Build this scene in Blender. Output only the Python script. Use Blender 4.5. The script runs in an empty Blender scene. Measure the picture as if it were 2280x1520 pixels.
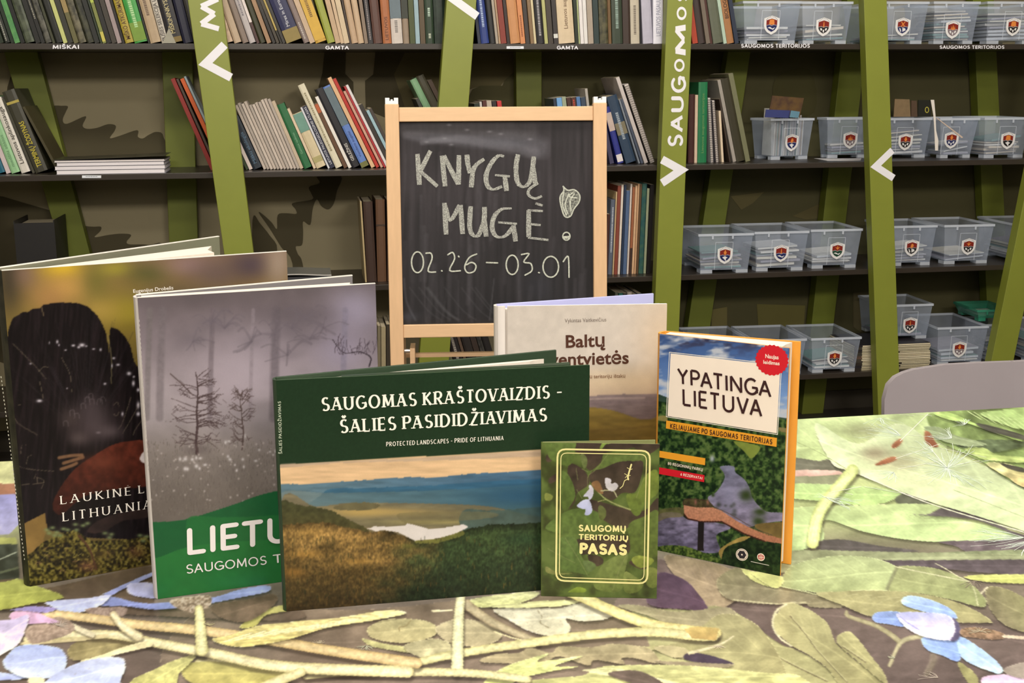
import bpy, math, random
import numpy as np
from mathutils import Matrix, Vector
random.seed(7)
SC = bpy.context.scene
COL = SC.collection

# ------------------------------------------------------------------ camera
W, H, F = 2280, 1520, 2740.0
CAM = np.array([0.0, 0.0, 1.21])
def _rot(th, psi, ro):
    f = np.array([math.sin(psi)*math.cos(th), math.cos(psi)*math.cos(th), -math.sin(th)])
    r = np.array([math.cos(psi), -math.sin(psi), 0.0])
    d = np.cross(f, r)
    c, s = math.cos(ro), math.sin(ro)
    return np.array([c*r+s*d, -s*r+c*d, f])
R = _rot(math.radians(11.76), math.radians(9.82), math.radians(0.29))
cam_data = bpy.data.cameras.new('camera')
cam = bpy.data.objects.new('camera', cam_data)
COL.objects.link(cam)
cam_data.sensor_width = 36.0
cam_data.lens = F/W*36.0
cam_data.clip_start = 0.02
M = Matrix.Identity(4)
for i in range(3):
    M[i][0] = R[0][i]; M[i][1] = -R[1][i]; M[i][2] = -R[2][i]; M[i][3] = CAM[i]
cam.matrix_world = M
SC.camera = cam

# ------------------------------------------------------------------ light, world, exposure
SC.view_settings.view_transform = 'Standard'
SC.view_settings.look = 'None'
SC.view_settings.exposure = 0.0
SC.view_settings.gamma = 1.0
SC.view_settings.use_curve_mapping = False
world = bpy.data.worlds.new('world'); SC.world = world
world.use_nodes = True
world.node_tree.nodes['Background'].inputs[0].default_value = (1.0, 0.93, 0.82, 1)
world.node_tree.nodes['Background'].inputs[1].default_value = 0.10
def area(name, loc, target, sx, sy, power, color=(1.0, 0.93, 0.83)):
    d = bpy.data.lights.new(name, 'AREA'); d.shape = 'RECTANGLE'; d.size = sx; d.size_y = sy
    d.energy = power; d.color = color
    o = bpy.data.objects.new(name, d); COL.objects.link(o)
    o.location = loc
    o.rotation_euler = (Vector(target)-Vector(loc)).to_track_quat('-Z', 'Y').to_euler()
    return o
area('ceiling_and_fill_light', (-0.6, -1.3, 2.62), (0.2, 2.4, 0.9), 1.2, 0.35, 56)
area('ceiling_and_fill_light', (1.6, -1.3, 2.62), (1.0, 2.4, 0.9), 1.2, 0.35, 47)
area('ceiling_and_fill_light', (0.6, -2.4, 2.3), (0.8, 4.0, 0.7), 3.2, 0.9, 26)  # added fill light behind the camera to lift the dim shelf bays
area('ceiling_and_fill_light', (0.3, 0.75, 2.66), (0.3, 0.95, 0.7), 1.3, 0.3, 26, (1.0, 0.95, 0.88))
area('ceiling_and_fill_light', (-0.3, 2.1, 2.7), (-0.2, 3.4, 1.0), 1.6, 0.25, 30, (1.0, 0.94, 0.84))
area('ceiling_and_fill_light', (1.7, 2.1, 2.7), (1.7, 3.4, 1.0), 1.6, 0.25, 30, (1.0, 0.94, 0.84))

# ------------------------------------------------------------------ picking points of the room through the lens geometry
def ray(p):
    return np.array([(p[0]-W/2)/F, (p[1]-H/2)/F, 1.0]) @ R
def onz(p, z):
    d = ray(p); return CAM + d*((z-CAM[2])/d[2])
def ony(p, y):
    d = ray(p); return CAM + d*((y-CAM[1])/d[1])
def onpl(p, o, n):
    d = ray(p); return CAM + d*(np.dot(o-CAM, n)/np.dot(d, n))
def proj(P):
    q = (np.asarray(P)-CAM) @ R.T
    return np.stack([W/2+F*q[..., 0]/q[..., 2], H/2+F*q[..., 1]/q[..., 2]], -1)
def crop(ox, oy, s):
    return lambda pts: [(ox+x/s, oy+y/s) for x, y in pts]
K1 = crop(0, 0, 3.619); K2 = crop(480, 0, 3.619); K3 = crop(960, 0, 3.619); K4 = crop(1460, 0, 3.62)
K5 = crop(1860, 0, 3.619); K6 = crop(1480, 380, 3.167); K7 = crop(1860, 380, 2.764)
KL = crop(0, 360, 3.5625); KM = crop(500, 360, 3.8); KB = crop(850, 200, 3.454); KR = crop(1300, 380, 4.75)
KU = crop(850, 600, 3.508)

# ------------------------------------------------------------------ materials
def lin(c):
    c = np.asarray(c, float)/255.0
    return np.where(c <= 0.04045, c/12.92, ((c+0.055)/1.055)**2.4)
_mats = {}
def mat(c, rough=0.55, var=0.12, scale=60.0, spec=0.4, c2=None, stretch=(1, 1, 1), metal=0.0, bump=0.0, name=None):
    key = (tuple(c), rough, var, scale, spec, c2, stretch, metal, bump)
    if key in _mats: return _mats[key]
    m = bpy.data.materials.new(name or 'paint_%02x%02x%02x' % tuple(int(max(0, min(255, v))) for v in c))
    m.use_nodes = True
    nt = m.node_tree; b = nt.nodes['Principled BSDF']
    b.inputs['Roughness'].default_value = rough
    b.inputs['Specular IOR Level'].default_value = spec
    b.inputs['Metallic'].default_value = metal
    tc = nt.nodes.new('ShaderNodeTexCoord'); mp = nt.nodes.new('ShaderNodeMapping')
    mp.inputs['Scale'].default_value = stretch
    n = nt.nodes.new('ShaderNodeTexNoise'); n.inputs['Scale'].default_value = scale; n.inputs['Detail'].default_value = 4
    mix = nt.nodes.new('ShaderNodeMix'); mix.data_type = 'RGBA'
    a = lin(c)
    lo = lin(c2) if c2 is not None else a*(1-var); hi = a if c2 is not None else np.minimum(1, a*(1+var))
    mix.inputs[6].default_value = (*lo, 1); mix.inputs[7].default_value = (*hi, 1)
    nt.links.new(tc.outputs['Object'], mp.inputs[0]); nt.links.new(mp.outputs[0], n.inputs['Vector'])
    if c2 is not None:
        rp = nt.nodes.new('ShaderNodeValToRGB'); rp.color_ramp.elements[0].position = 0.38; rp.color_ramp.elements[1].position = 0.62
        nt.links.new(n.outputs[0], rp.inputs[0]); nt.links.new(rp.outputs[0], mix.inputs[0])
    else:
        nt.links.new(n.outputs[0], mix.inputs[0])
    nt.links.new(mix.outputs[2], b.inputs['Base Color'])
    if bump:
        bp = nt.nodes.new('ShaderNodeBump'); bp.inputs['Strength'].default_value = bump; bp.inputs['Distance'].default_value = 0.001
        nt.links.new(n.outputs[0], bp.inputs['Height']); nt.links.new(bp.outputs[0], b.inputs['Normal'])
    _mats[key] = m
    return m
def print_mat(name, rough=0.35, spec=0.5, gain=1.0, grain=0.06, scale=500):
    m = bpy.data.materials.new(name); m.use_nodes = True
    nt = m.node_tree; b = nt.nodes['Principled BSDF']
    b.inputs['Roughness'].default_value = rough; b.inputs['Specular IOR Level'].default_value = spec
    at = nt.nodes.new('ShaderNodeAttribute'); at.attribute_name = 'ink'
    tc = nt.nodes.new('ShaderNodeTexCoord')
    n = nt.nodes.new('ShaderNodeTexNoise'); n.inputs['Scale'].default_value = scale; n.inputs['Detail'].default_value = 3
    mr = nt.nodes.new('ShaderNodeMapRange'); mr.inputs[3].default_value = gain*(1-grain); mr.inputs[4].default_value = gain*(1+grain)
    vm = nt.nodes.new('ShaderNodeVectorMath'); vm.operation = 'SCALE'
    nt.links.new(tc.outputs['Object'], n.inputs['Vector']); nt.links.new(n.outputs[0], mr.inputs[0])
    nt.links.new(at.outputs['Color'], vm.inputs[0]); nt.links.new(mr.outputs[0], vm.inputs['Scale'])
    nt.links.new(vm.outputs[0], b.inputs['Base Color'])
    return m
def plastic_mat(name, tint, clear=0.62, rough=0.25):
    m = bpy.data.materials.new(name); m.use_nodes = True
    nt = m.node_tree; b = nt.nodes['Principled BSDF']; out = nt.nodes['Material Output']
    b.inputs['Base Color'].default_value = (*lin(tint), 1); b.inputs['Roughness'].default_value = rough
    b.inputs['Specular IOR Level'].default_value = 0.6
    t = nt.nodes.new('ShaderNodeBsdfTransparent'); t.inputs[0].default_value = (0.94, 0.96, 0.98, 1)
    mx = nt.nodes.new('ShaderNodeMixShader')
    n = nt.nodes.new('ShaderNodeTexNoise'); n.inputs['Scale'].default_value = 25
    tc = nt.nodes.new('ShaderNodeTexCoord'); nt.links.new(tc.outputs['Object'], n.inputs['Vector'])
    mr = nt.nodes.new('ShaderNodeMapRange'); mr.inputs[3].default_value = clear-0.06; mr.inputs[4].default_value = clear+0.06
    nt.links.new(n.outputs[0], mr.inputs[0]); nt.links.new(mr.outputs[0], mx.inputs[0])
    nt.links.new(b.outputs[0], mx.inputs[1]); nt.links.new(t.outputs[0], mx.inputs[2]); nt.links.new(mx.outputs[0], out.inputs[0])
    return m

# ------------------------------------------------------------------ objects
def thing(name, label, cat, loc, group=None):
    o = bpy.data.objects.new(name, None); COL.objects.link(o)
    o.location = loc; o.empty_display_size = 0.02
    o['label'] = label; o['category'] = cat
    if group: o['group'] = group
    return o
def root_loc(o):
    while o.parent: o = o.parent
    return np.array(o.location)
class MB:
    def __init__(s): s.v = []; s.f = []; s.m = []
    def add(s, vs, fs, mi=0):
        k = len(s.v); s.v += [tuple(map(float, p)) for p in vs]
        s.f += [tuple(k+i for i in f) for f in fs]; s.m += [mi]*len(fs); return s
    def obox(s, o, u, v, w, mi=0):
        o, u, v, w = map(np.asarray, (o, u, v, w))
        P = [o, o+u, o+u+v, o+v, o+w, o+u+w, o+u+v+w, o+v+w]
        return s.add(P, [(0, 3, 2, 1), (4, 5, 6, 7), (0, 1, 5, 4), (1, 2, 6, 5), (2, 3, 7, 6), (3, 0, 4, 7)], mi)
    def box(s, a, b, mi=0):
        a, b = np.minimum(a, b), np.maximum(a, b); d = b-a
        return s.obox(a, (d[0], 0, 0), (0, d[1], 0), (0, 0, d[2]), mi)
    def prism(s, poly, ext, mi=0):
        n = len(poly); poly = [np.asarray(p, float) for p in poly]; e = np.asarray(ext, float)
        return s.add(poly+[p+e for p in poly], [tuple(range(n))[::-1], tuple(range(n, 2*n))]+[(i, (i+1) % n, n+(i+1) % n, n+i) for i in range(n)], mi)
    def hexa(s, lo, hi, mi=0):
        return s.add(list(lo)+list(hi), [(0, 3, 2, 1), (4, 5, 6, 7), (0, 1, 5, 4), (1, 2, 6, 5), (2, 3, 7, 6), (3, 0, 4, 7)], mi)
    def tube(s, pts, r, n=8, mi=0):
        pts = [np.asarray(p, float) for p in pts]; k = len(s.v); m = len(pts)
        for i, p in enumerate(pts):
            d = pts[min(i+1, m-1)]-pts[max(i-1, 0)]; d /= np.linalg.norm(d)
            a = np.cross(d, (0, 0, 1.0)); a = a if np.linalg.norm(a) > 1e-3 else np.array([1.0, 0, 0]); a /= np.linalg.norm(a); b = np.cross(d, a)
            rr = r[i] if hasattr(r, '__len__') else r
            for j in range(n):
                t = 2*math.pi*j/n; s.v.append(tuple(p+rr*(a*math.cos(t)+b*math.sin(t))))
        for i in range(m-1):
            for j in range(n):
                s.f.append((k+i*n+j, k+i*n+(j+1) % n, k+(i+1)*n+(j+1) % n, k+(i+1)*n+j)); s.m.append(mi)
        s.f.append(tuple(k+j for j in range(n))); s.m.append(mi)
        s.f.append(tuple(k+(m-1)*n+j for j in range(n))[::-1]); s.m.append(mi)
        return s
    def build(s, name, mats, parent=None, loc=None, bevel=0, smooth=False, local=False):
        if not isinstance(mats, (list, tuple)): mats = [mats]
        if parent is not None and not local: off = root_loc(parent)
        elif loc is not None and not local: off = np.asarray(loc, float)
        else: off = np.zeros(3)
        me = bpy.data.meshes.new(name)
        me.from_pydata([tuple(np.asarray(p)-off) for p in s.v], [], s.f)
        for m in mats: me.materials.append(m)
        if len(mats) > 1: me.polygons.foreach_set('material_index', s.m)
        if smooth: me.polygons.foreach_set('use_smooth', [True]*len(me.polygons)); me.set_sharp_from_angle(angle=math.radians(40))
        me.update()
        o = bpy.data.objects.new(name, me); COL.objects.link(o)
        if parent is not None: o.parent = parent
        elif loc is not None: o.location = tuple(map(float, loc))
        if bevel:
            b = o.modifiers.new('bevel', 'BEVEL'); b.width = bevel; b.segments = 2; b.limit_method = 'ANGLE'
        return o
def tag(o, label=None, cat=None, group=None, kind=None):
    if label: o['label'] = label
    if cat: o['category'] = cat
    if group: o['group'] = group
    if kind: o['kind'] = kind
    return o

# ------------------------------------------------------------------ stroke lettering
def arc(cx, cy, rx, ry, a0, a1, n=14):
    return [(cx+rx*math.cos(math.radians(a0+(a1-a0)*i/n)), cy+ry*math.sin(math.radians(a0+(a1-a0)*i/n))) for i in range(n+1)]
G = {
 'A': (.72, [[(0, 0), (.36, 1)], [(.36, 1), (.72, 0)], [(.13, .34), (.59, .34)]]),
 'B': (.58, [[(0, 0), (0, 1)], [(0, 1), (.3, 1)]+arc(.3, .76, .24, .24, 90, -90)+[(0, .52)], [(0, .52), (.32, .52)]+arc(.32, .26, .26, .26, 90, -90)+[(0, 0)]]),
 'C': (.68, [arc(.42, .5, .42, .5, 50, 310)]),
 'D': (.7, [[(0, 0), (0, 1)], [(0, 1), (.2, 1)]+arc(.2, .5, .5, .5, 90, -90)+[(0, 0)]]),
 'E': (.52, [[(0, 0), (0, 1)], [(0, 1), (.5, 1)], [(0, .5), (.44, .5)], [(0, 0), (.52, 0)]]),
 'F': (.5, [[(0, 0), (0, 1)], [(0, 1), (.5, 1)], [(0, .5), (.42, .5)]]),
 'G': (.74, [arc(.42, .5, .42, .5, 48, 345), [(.45, .44), (.78, .44), (.78, .1)]]),
 'H': (.66, [[(0, 0), (0, 1)], [(.66, 0), (.66, 1)], [(0, .5), (.66, .5)]]),
 'I': (.0, [[(0, 0), (0, 1)]]),
 'J': (.3, [[(.3, 1), (.3, .2)]+arc(.1, .2, .2, .22, 0, -110)]),
 'K': (.6, [[(0, 0), (0, 1)], [(.58, 1), (.02, .46)], [(.16, .56), (.62, 0)]]),
 'L': (.5, [[(0, 1), (0, 0)], [(0, 0), (.5, 0)]]),
 'M': (.84, [[(0, 0), (.06, 1)], [(.06, 1), (.42, .12)], [(.42, .12), (.78, 1)], [(.78, 1), (.84, 0)]]),
 'N': (.68, [[(0, 0), (0, 1)], [(0, 1), (.68, 0)], [(.68, 0), (.68, 1)]]),
 'O': (.86, [arc(.43, .5, .43, .5, 0, 360, 24)]),
 'P': (.54, [[(0, 0), (0, 1)], [(0, 1), (.28, 1)]+arc(.28, .74, .27, .26, 90, -90)+[(0, .48)]]),
 'R': (.58, [[(0, 0), (0, 1)], [(0, 1), (.28, 1)]+arc(.28, .74, .27, .26, 90, -90)+[(0, .48)], [(.24, .48), (.6, 0)]]),
 'S': (.54, [arc(.28, .75, .25, .25, 40, 270, 12)+arc(.27, .25, .27, .25, 90, -145, 12)]),
 'T': (.62, [[(.31, 0), (.31, 1)], [(0, 1), (.62, 1)]]),
 'U': (.66, [[(0, 1), (0, .32)]+arc(.33, .32, .33, .32, 180, 360)+[(.66, 1)]]),
 'V': (.7, [[(0, 1), (.35, 0)], [(.35, 0), (.7, 1)]]),
 'Y': (.66, [[(0, 1), (.33, .5)], [(.66, 1), (.33, .5)], [(.33, .5), (.33, 0)]]),
 'Z': (.6, [[(.02, 1), (.6, 1)], [(.6, 1), (0, 0)], [(0, 0), (.6, 0)]]),
 '-': (.45, [[(0, .42), (.45, .42)]]), ' ': (.3, []), '.': (.0, [[(0, 0), (0, .02)]]),
 '0': (.56, [arc(.28, .5, .28, .5, 0, 360, 20)]),
 '8': (.5, [arc(.25, .75, .22, .24, 0, 360, 14), arc(.25, .26, .25, .26, 0, 360, 14)]),
 '6': (.5, [arc(.25, .28, .25, .28, 0, 360, 14), [(.42, .98), (.12, .62), (.01, .34)]]),
}
def _acc(base, extra): w, s = G[base]; return (w, s+extra)
G['Š'] = _acc('S', [[(.12, 1.34), (.27, 1.16)], [(.27, 1.16), (.42, 1.34)]])
G['Ž'] = _acc('Z', [[(.15, 1.34), (.3, 1.16)], [(.3, 1.16), (.45, 1.34)]])
G['Ė'] = _acc('E', [[(.25, 1.2), (.25, 1.23)]])
G['Ų'] = _acc('U', [[(.42, 0), (.34, -.14), (.42, -.24), (.52, -.22)]])
G['y'] = (.66, [[(0, 1), (.06, .45)]+arc(.3, .42, .25, .24, 190, 350, 8)+[(.6, .95)], [(.56, .5), (.3, -.2)]])
def glyph_quads(ch, wt, contrast=1.0, serif=0.0, jit=0.0, rnd=None, roundcap=True):
    """quads / discs of one letter in its own box (width, 1)"""
    w, strokes = G[ch]; out = []
    for st in strokes:
        if jit and rnd: st = [(x+rnd.uniform(-jit, jit), y+rnd.uniform(-jit, jit)) for x, y in st]
        for (x0, y0), (x1, y1) in zip(st, st[1:]):
            dx, dy = x1-x0, y1-y0; L = math.hypot(dx, dy) or 1e-6
            t = wt*(1 if contrast >= 1 else (contrast+(1-contrast)*abs(dy/L)**1.5))
            if contrast < 1 and dy/L > .3 and dx/L > .3 and len(st) == 2 and ch in 'AVMN': t *= .55
            nx, ny = -dy/L*t/2, dx/L*t/2
            out.append([(x0+nx, y0+ny), (x1+nx, y1+ny), (x1-nx, y1-ny), (x0-nx, y0-ny)])
        ends = st if roundcap else st[1:-1]
        for q_, (x, y) in enumerate(ends):
            r = wt/2*(1 if contrast >= 1 else contrast*.9)
            if contrast < 1 and not roundcap:
                (xa_, ya_), (xb_, yb_) = st[q_], st[q_+2]; L = math.hypot(xb_-xa_, yb_-ya_) or 1e-6
                r = wt/2*(contrast+(1-contrast)*abs((yb_-ya_)/L)**1.5)
            out.append([(x+r*math.cos(k*math.pi/4), y+r*math.sin(k*math.pi/4)) for k in range(8)])
        if serif and len(st) >= 2:
            for (x, y), (x2, y2) in ((st[0], st[1]), (st[-1], st[-2])):
                if abs(y2-y) > abs(x2-x)*1.2 and (abs(y) < .03 or abs(y-1) < .03):
                    th = wt*.32; yy = th/2 if y < .5 else 1-th/2
                    out.append([(x-serif, yy-th/2), (x+serif, yy-th/2), (x+serif, yy+th/2), (x-serif, yy+th/2)])
                elif abs(x2-x) > abs(y2-y)*1.2 and x > x2 and ch in 'ETLZFS':
                    sg = -1 if y > .7 else (1 if y < .2 else 0)
                    if sg: out.append([(x-wt*.3, y), (x, y), (x, y+sg*.2), (x-wt*.2, y+sg*.16)])
    return w, out
def flat(mb, pts, nrm, mi=0):
    """one flat piece of print, turned towards nrm and laid a hair above the one before"""
    a = np.zeros(3)
    for p, q in zip(pts, pts[1:]+pts[:1]): a += np.cross(p, q)
    if np.dot(a, nrm) < 0: pts = pts[::-1]
    off = nrm*(len(mb.f) % 60)*5e-6
    mb.add([p+off for p in pts], [tuple(range(len(pts)))], mi)
def set_text(mb, s, P0, U, V, wt=.16, gap=.2, contrast=1.0, serif=0.0, jit=0.0, seed=1, roundcap=True, mi=0, fit=True, space=.38):
    """lays s from P0 along U (whole length) with cap height V, as flat strokes"""
    rnd = random.Random(seed); adv = []; x = 0
    for j, ch in enumerate(s):
        w = G[ch][0] if ch != ' ' else space
        x += wt*.5 if ch != ' ' else 0
        kern = 0
        if j and s[j-1] != ' ' and ch != ' ':
            k0, k1 = s[j-1] in 'TVYAFP' and ch in 'TVYAOJ', s[j-1] in 'OSDLRŠGK' and ch in 'TVYA'
            kern = -.13 if (k0 and s[j-1] != ch) or (s[j-1]+ch in ('AV', 'VA', 'AT', 'TA', 'AY', 'YA')) else (-.07 if k1 or s[j-1] == 'E' else (.03 if s[j-1] in 'IHMNDU' and ch in 'IHMNDUEKPR' else 0))
        x += kern
        adv.append(x); x += w+(wt*.5+gap if ch != ' ' else 0)
    tot = x-gap; nn = np.cross(U, V); nn = nn/np.linalg.norm(nn)
    for ch, ax in zip(s, adv):
        if ch == ' ': continue
        w, qs = glyph_quads(ch, wt, contrast, serif, jit, rnd, roundcap)
        for q in qs:
            flat(mb, [P0+U*((ax+px)/tot)+V*py for px, py in q], nn, mi)
def ribbon(mb, pts, wd, nrm, mi=0, caps=True):
    """flat stroke through world points; wd: one width or one per point"""
    pts = [np.asarray(p, float) for p in pts]
    for i in range(len(pts)-1):
        a, b = pts[i], pts[i+1]; d = b-a; L = np.linalg.norm(d)
        if L < 1e-7: continue
        s = np.cross(nrm, d/L)
        wa, wb = (wd, wd) if not hasattr(wd, '__len__') else (wd[i], wd[i+1])
        flat(mb, [a+s*wa/2, b+s*wb/2, b-s*wb/2, a-s*wa/2], nrm, mi)
    if caps:
        for i, p in enumerate(pts):
            w_ = wd if not hasattr(wd, '__len__') else wd[i]
            a = np.cross(nrm, (0.3, 0.5, 0.81)); a /= np.linalg.norm(a); b = np.cross(nrm, a)
            flat(mb, [p+w_/2*(a*math.cos(k*math.pi/4)+b*math.sin(k*math.pi/4)) for k in range(8)], nrm, mi)
def smoothline(pts, n=6, closed=False):
    pts = [np.asarray(p, float) for p in pts]; m = len(pts); out = []
    for i in range(m if closed else m-1):
        if closed: p0, p1, p2, p3 = pts[i-1], pts[i], pts[(i+1) % m], pts[(i+2) % m]
        else: p0, p1, p2, p3 = pts[max(i-1, 0)], pts[i], pts[i+1], pts[min(i+2, m-1)]
        for k in range(n):
            t = k/n
            out.append(.5*((2*p1)+(-p0+p2)*t+(2*p0-5*p1+4*p2-p3)*t*t+(-p0+3*p1-3*p2+p3)*t**3))
    if not closed: out.append(pts[-1])
    return out
def font_text(mb, s, P0, U, V, bold=0.0, mi=0):
    """built-in font, laid from P0 along U with cap height V"""
    cu = bpy.data.curves.new('t', 'FONT'); cu.body = s; cu.size = 1.0; cu.offset = bold; cu.resolution_u = 3; cu.fill_mode = 'FRONT'
    o = bpy.data.objects.new('t', cu); COL.objects.link(o)
    dg = bpy.context.evaluated_depsgraph_get(); dg.update()
    me = bpy.data.meshes.new_from_object(o.evaluated_get(dg))
    vs = [tuple(v.co) for v in me.vertices]; fs = [tuple(p.vertices) for p in me.polygons]
    COL.objects.unlink(o); bpy.data.objects.remove(o); bpy.data.curves.remove(cu); bpy.data.meshes.remove(me)
    if not vs: return
    x0 = min(v[0] for v in vs); x1 = max(v[0] for v in vs)
    mb.add([P0+U*((v[0]-x0)/(x1-x0))+V*(v[1]/0.70) for v in vs], fs, mi)

# ------------------------------------------------------------------ ink painter: colours flat print, vertex by vertex
def vnoise(x, y, seed=0):
    xi = np.floor(x).astype(np.int64); yi = np.floor(y).astype(np.int64); fx = x-xi; fy = y-yi
    fx = fx*fx*(3-2*fx); fy = fy*fy*(3-2*fy)
    def hsh(a, b):
        h = (a*374761393+b*668265263+seed*1442695041) & 0xffffffff
        h = ((h ^ (h >> 13))*1274126177) & 0xffffffff
        return ((h ^ (h >> 16)) & 0xffff)/65535.0
    return (hsh(xi, yi)*(1-fx)+hsh(xi+1, yi)*fx)*(1-fy)+(hsh(xi, yi+1)*(1-fx)+hsh(xi+1, yi+1)*fx)*fy
def fbm(x, y, seed=0, o=4):
    s = 0; a = .5; t = 0
    for i in range(o): s = s+a*vnoise(x*2**i, y*2**i, seed+i*17); t += a; a *= .5
    return s/t
HAIRS = []
class Ink:
    def __init__(s, P):
        q = proj(P); s.u = q[:, 0].copy(); s.v = q[:, 1].copy(); s.c = np.zeros((len(s.u), 3)); s.k = 0
    def idx(s, x0, x1, y0, y1): return np.nonzero((s.u >= x0) & (s.u <= x1) & (s.v >= y0) & (s.v <= y1))[0]
    def base(s, stops, noise=0, sc=60):
        ys = [a for a, _ in stops]
        for k in range(3): s.c[:, k] = np.interp(s.v, ys, [c[k] for _, c in stops])
        if noise: s.c *= (1+noise*(fbm(s.u/sc, s.v/sc, 5)[:, None]*2-1))
    def inside(s, pts, pad=0):
        pts = np.array(pts, float); x0, y0 = pts.min(0)-pad; x1, y1 = pts.max(0)+pad
        i = s.idx(x0, x1, y0, y1); x, y = s.u[i], s.v[i]; c = np.zeros(len(i), bool)
        for (ax, ay), (bx, by) in zip(pts, np.roll(pts, -1, 0)):
            if ay == by: continue
            c ^= ((ay > y) != (by > y)) & (x < (bx-ax)*(y-ay)/(by-ay)+ax)
        return i[c]
    def fill(s, pts, c, c2=None, axis=None, noise=.08, sc=18, smooth=True, alpha=1, sy=None, rough=0):
        s.k += 1
        if rough:
            q = []
            pp = smoothline(pts, 8, True) if smooth else [np.array(p, float) for p in pts]
            rr = random.Random(s.k)
            for p in pp: q.append((p[0]+rr.uniform(-rough, rough), p[1]+rr.uniform(-rough, rough)))
        else: q = smoothline(pts, 6, True) if smooth else pts
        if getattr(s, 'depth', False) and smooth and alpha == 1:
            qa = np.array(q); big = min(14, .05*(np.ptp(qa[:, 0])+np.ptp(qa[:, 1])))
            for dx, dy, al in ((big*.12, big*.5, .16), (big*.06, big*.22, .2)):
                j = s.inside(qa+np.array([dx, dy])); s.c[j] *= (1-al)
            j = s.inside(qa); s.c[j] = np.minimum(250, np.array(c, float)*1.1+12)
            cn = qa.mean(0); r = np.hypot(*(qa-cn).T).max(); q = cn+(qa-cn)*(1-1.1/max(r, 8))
        i = s.inside(q)
        if not len(i): return i
        col = np.tile(np.array(c, float), (len(i), 1))
        if c2 is not None:
            if axis is None:
                a = np.array(pts, float); axis = (a[:, 0].mean(), a[:, 1].min(), a[:, 0].mean(), a[:, 1].max())
            dx, dy = axis[2]-axis[0], axis[3]-axis[1]
            t = np.clip(((s.u[i]-axis[0])*dx+(s.v[i]-axis[1])*dy)/(dx*dx+dy*dy+1e-9), 0, 1)[:, None]
            col = col*(1-t)+np.array(c2, float)*t
        if noise: col = col*(1+noise*(fbm(s.u[i]/sc, s.v[i]/(sy or sc), s.k)[:, None]*2-1)*1.6)
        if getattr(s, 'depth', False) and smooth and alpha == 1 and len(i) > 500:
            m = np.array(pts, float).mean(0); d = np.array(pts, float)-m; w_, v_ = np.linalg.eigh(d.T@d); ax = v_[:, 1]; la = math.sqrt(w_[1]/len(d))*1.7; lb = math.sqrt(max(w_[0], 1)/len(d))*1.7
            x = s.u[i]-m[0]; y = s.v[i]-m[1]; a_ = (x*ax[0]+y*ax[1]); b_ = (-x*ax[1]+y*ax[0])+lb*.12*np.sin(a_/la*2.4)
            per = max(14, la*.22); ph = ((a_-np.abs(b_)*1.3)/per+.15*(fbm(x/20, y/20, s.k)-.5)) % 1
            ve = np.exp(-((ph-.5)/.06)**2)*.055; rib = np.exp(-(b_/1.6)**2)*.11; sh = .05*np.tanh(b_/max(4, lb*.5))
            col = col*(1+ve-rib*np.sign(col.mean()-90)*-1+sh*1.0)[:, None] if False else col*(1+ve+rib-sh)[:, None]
        s.c[i] = s.c[i]*(1-alpha)+col*alpha
        return i
    def stroke(s, pts, w, c, c2=None, smooth=True, noise=.06, alpha=1, soft=0, sc=7):
        s.k += 1
        noise = min(noise, .09)
        if getattr(s, 'depth', False) and not hasattr(w, '__len__') and w > 9 or hasattr(w, '__len__') and getattr(s, 'depth', False) and max(w) > 12:
            s.depth = False; ww = max(w) if hasattr(w, '__len__') else w; s.stroke([(x+1, y+ww*.28) for x, y in pts], w, (52, 44, 40), alpha=.45, soft=.4, noise=0); s.depth = True
            c = tuple(min(246, v*.8+56) for v in c); c2 = c2 and tuple(min(240, v*.9+26) for v in c2)
        q = smoothline(pts, 5) if smooth else [np.array(p, float) for p in pts]
        n = len(q); ws = np.linspace(w[0], w[1], n) if hasattr(w, '__len__') else np.full(n, float(w))
        qa = np.array(q); pad = ws.max()
        i = s.idx(qa[:, 0].min()-pad, qa[:, 0].max()+pad, qa[:, 1].min()-pad, qa[:, 1].max()+pad)
        if not len(i): return
        best = np.full(len(i), 9e9); x, y = s.u[i], s.v[i]
        for j in range(n-1):
            a, b = q[j], q[j+1]; d = b-a; L2 = d@d+1e-9
            t = np.clip(((x-a[0])*d[0]+(y-a[1])*d[1])/L2, 0, 1)
            hw = (ws[j]*(1-t)+ws[j+1]*t)/2
            r = np.hypot(x-a[0]-t*d[0], y-a[1]-t*d[1])/hw
            best = np.minimum(best, r)
        lim = 1+soft
        k = best < lim; i = i[k]; r = best[k]
        al = np.clip((lim-r)/max(soft, 1e-6), 0, 1) if soft else np.ones(len(r))
        e = np.array(c2 if c2 is not None else c, float)
        rr = np.clip(r, 0, 1)[:, None]**2
        col = np.array(c, float)*(1-rr)+e*rr
        if noise: col = col*(1+noise*2*(fbm(s.u[i]/sc, s.v[i]/sc, s.k)[:, None]*2-1))
        al = (al*alpha)[:, None]
        s.c[i] = s.c[i]*(1-al)+col*al
    def soft(s, cx, cy, rx, ry, c, a=1):
        i = s.idx(cx-2.4*rx, cx+2.4*rx, cy-2.4*ry, cy+2.4*ry)
        t = (a*np.exp(-((s.u[i]-cx)/rx)**2-((s.v[i]-cy)/ry)**2))[:, None]
        s.c[i] = s.c[i]*(1-t)+np.array(c, float)*t
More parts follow.
